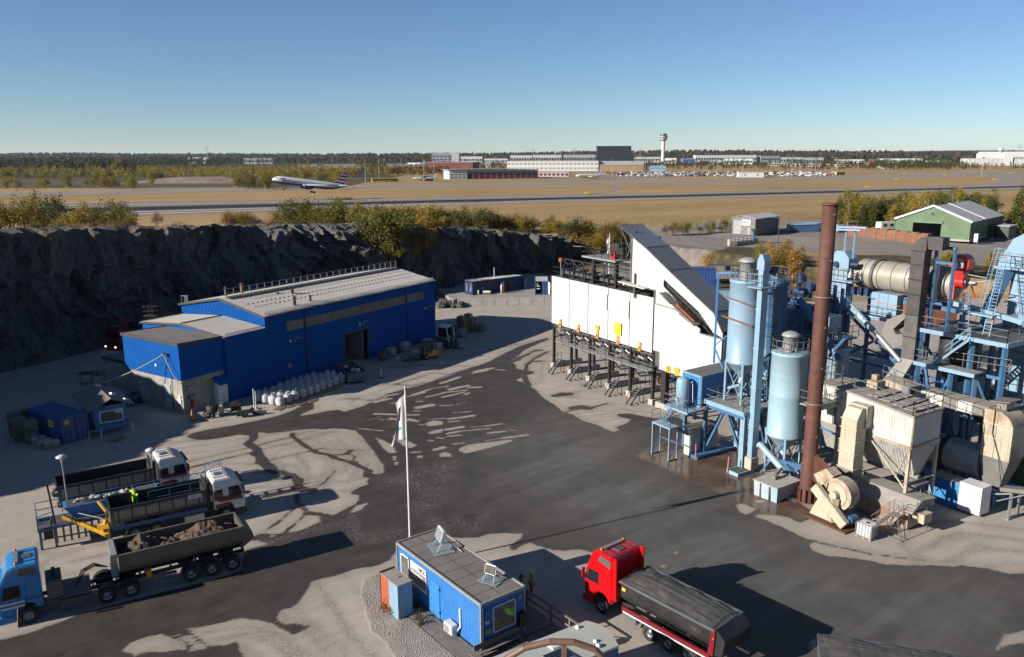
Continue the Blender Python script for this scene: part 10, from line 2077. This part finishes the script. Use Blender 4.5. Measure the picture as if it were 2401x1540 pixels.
for px,py,n,k in((2385,545,95,'p2'),(2370,540,60,'t2'),(2398,500,60,'rust')):
 if k in TR:h,q=hpx(px,py,n);put(k,q,h,'tall tree at the right edge beyond the green hall' if k=='p2' else 'shorter olive tree at the right edge beyond the green hall',None,1.3)
for i in range(46):
 px=random.choice((RUN(1640,1960),RUN(1790,1900),RUN(2200,2400)));py=RUN(618,668);q=gt(px,py);k=random.choice(('bd','bd','br','b3','tg','t1'));put(k,q,RUN(.8,2.2)if k[0]=='b' else RUN(3.5,6),{'b':'low scrub on the waste ground behind the plant','t':'slender autumn birch on the waste ground behind the plant'}[k[0]],'growth behind the plant '+('scrub' if k[0]=='b' else 'birches'),1.2)
for px,py,n,k in((1840,640,62,'tg'),(1858,640,66,'tg'),(1872,645,50,'t1'),(1825,635,62,'t1')):h,q=hpx(px,py,n);put(k,q,h,'taller %s birch right behind the silos'%kn.get(k,'yellow'),'taller birches behind the silos',1.2)
nm_={'t1':'yellow-green birch','t2':'olive birch','tg':'golden birch','p1':'dark spruce','b1':'olive bush'}
for i in range(210):
 px=RUN(-30,1000)if i<170 else RUN(-30,330);py=RUN(407,424)if i<120 else RUN(424,446)if i<170 else RUN(396,408)
 if i>=120 and i<170:px=random.choice((RUN(0,360),RUN(0,360),RUN(540,640),RUN(640,800)))
 if 380<px<540 and py>411:continue
 if px>800 and py>414:py=414-random.random()*8
 k=random.choice(('t1','t1','t2','t2','b1','tg' if random.random()<.3 else 't2'))if i<170 else random.choice(('p1','p1','t2'));h,q=0,gf_(px,py);h=RUN(6,11)if i<170 else RUN(13,19)
 put(k,q,h,'%s across the runway, %s'%(nm_[k],'left of the gravel mound' if px<400 else 'between the mound and the bus stop'),'%ses across the runway, %s part'%(nm_[k].replace('spruce','spruc'),'left' if px<400 else 'middle'),1.5)
def woods(name,label,cells,m,size,ht,seed,per=26):
 rs=np.random.RandomState(seed);C=[]
 for(x,y)in cells:
  h=rs.uniform(*ht);c=np.stack([rs.normal(0,h*.17,per),rs.normal(0,h*.17,per),h*(.12+.88*rs.beta(1.6,1.5,per))],1);c[:,:2]*=(1.25-c[:,2:3]/h);C.append(c+np.array([x,y,tz0(x,y)]))
 o=bpy.data.objects.new(name,fastmesh(name,quads(rs,np.concatenate(C),size,.3),m));COL.objects.link(o);tag(o,label,'woods',None,'stuff')
def tz0(x,y):return float(base_z(np.array([x]),np.array([y]))[0])
rs=np.random.RandomState(5)
def cells(n,pxr,pyr,mx=2500):
 out=[]
 for _ in range(n):q=gf_(rs.uniform(*pxr),rs.uniform(*pyr),mx);out.append((q.x+rs.normal(0,8),q.y*rs.uniform(.97,1.03)))
 return out
woods('mixed_young_wood','young mixed wood of yellowing birches in the middle distance on the left',cells(900,(-40,760),(398,418))+cells(260,(640,1000),(396,412)),LM['olive'],1.5,(6,11),1)
woods('dark_spruce_wood','dark spruce wood behind the birches at far left',cells(420,(-40,240),(392,404))+cells(420,(200,520),(386,398))+cells(160,(500,1000),(385,390)),LM['pine'],2.6,(15,24),2)
woods('rusty_scrub_wood','autumn-coloured scrub around the airport buildings',cells(420,(1080,1560),(387,400))+cells(420,(1560,2260),(386,400))+cells(180,(1900,2400),(386,398))+cells(160,(940,1050),(398,412)),LM['rust'],1.7,(5,10),3)
woods('green_wood_patches','dark green tree groups between the airport buildings',cells(160,(1000,1500),(386,394))+cells(200,(1500,2000),(386,394))+cells(220,(2040,2240),(388,398))+cells(60,(860,900),(398,404)),LM['green'],2.2,(8,15),4)
def ridge(name,label,Y0,Y1,n,m,ht,size,seed):
 out=[];r2=np.random.RandomState(seed)
 for _ in range(n):
  Y=r2.uniform(Y0,Y1);X=r2.uniform(-.68,.68)*Y;out.append((X,Y))
 woods(name,label,out,m,size,ht,seed,14)
ridge('far_forest','far dark forest along the horizon',2500,4200,3000,LM['pine'],(9,17),9,6);ridge('far_autumn_forest','far forest with autumn patches along the horizon',2450,5200,2000,LM['rust'],(9,17),9,7);ridge('horizon_forest','forest on the last low hills at the horizon',4200,7800,3000,LM['pine'],(10,20),18,8)
for i,(x,y,s,k)in enumerate(((300,980,1.0,'rust'),(370,1010,.8,'rust'),(600,1070,1.0,'dry'),(620,1110,.7,'olive'),(500,1000,.7,'rust'),(565,960,.8,'dry'))):
 r3=np.random.RandomState(i);C=r3.normal(0,.16,(260,3))*np.array([1,1,1.3])*s+np.array([0,0,.4*s]);C[:,2]=np.abs(C[:,2]);me=fastmesh('weed_clump',quads(r3,C,.09),LM[k]);o=bpy.data.objects.new('weed_clump',me);COL.objects.link(o);o.location=g(*cr(x,y,1400,2000,2.1827));tag(o,('reddish dry weeds' if k=='rust' else 'straw-coloured dry weeds' if k=='dry' else 'small green-brown weed')+' growing beside the steel locker','weed','weeds beside the steel locker, '+k)
for i,(px,h)in enumerate(((488,50),(1500,40),(2385,45),(1250,40),(1345,42))):
 q=gf_(px,380,2450);mb=MB().tube((0,0,0),(0,0,h),1.2,.5,5);mb.bx(-9,9,-.4,.4,h*.86,h*.88);mb.bx(-6,6,-.4,.4,h*.95,h*.97);o=mb.build('power_mast',M_['far_gry']);o.location=q;tag(o,'thin power mast on the horizon, %s'%['far left','left of the control tower','at the right edge','above the brick building side','just left of the hotel block'][i],'mast')
KALB=.6
for m in bpy.data.materials:
 if not m.use_nodes or m.name in('haze_air','headlight_lit'):continue
 nt=m.node_tree
 for nd in list(nt.nodes):
  s=nd.inputs.get('Base Color')if nd.type=='BSDF_PRINCIPLED' else nd.inputs.get('Color')if nd.type=='BSDF_TRANSLUCENT' else None
  if s is None:continue
  k=KALB*(1.15 if m.name.startswith(('leaves','needles','yard_surface'))else 1)
  if s.links:src=s.links[0].from_socket;nt.links.new(mix(nt,1.0,src,(k,k,k),'MULTIPLY'),s)
  else:c=s.default_value;s.default_value=(c[0]*k,c[1]*k,c[2]*k,1)
hm=bpy.data.materials.new('haze_air');hm.use_nodes=True;nt=hm.node_tree;nt.nodes.clear();pv=nt.nodes.new('ShaderNodeVolumePrincipled');pv.inputs['Color'].default_value=(.8,.87,1,1);pv.inputs['Density'].default_value=.000022;pv.inputs['Anisotropy'].default_value=.2;ho=nt.nodes.new('ShaderNodeOutputMaterial');nt.links.new(pv.outputs[0],ho.inputs['Volume'])
HAZE=True
if HAZE:
 mb=MB().bx(-15500,15500,-15500,15800,-90,125);o=mb.build('haze',hm,None,kind='stuff')
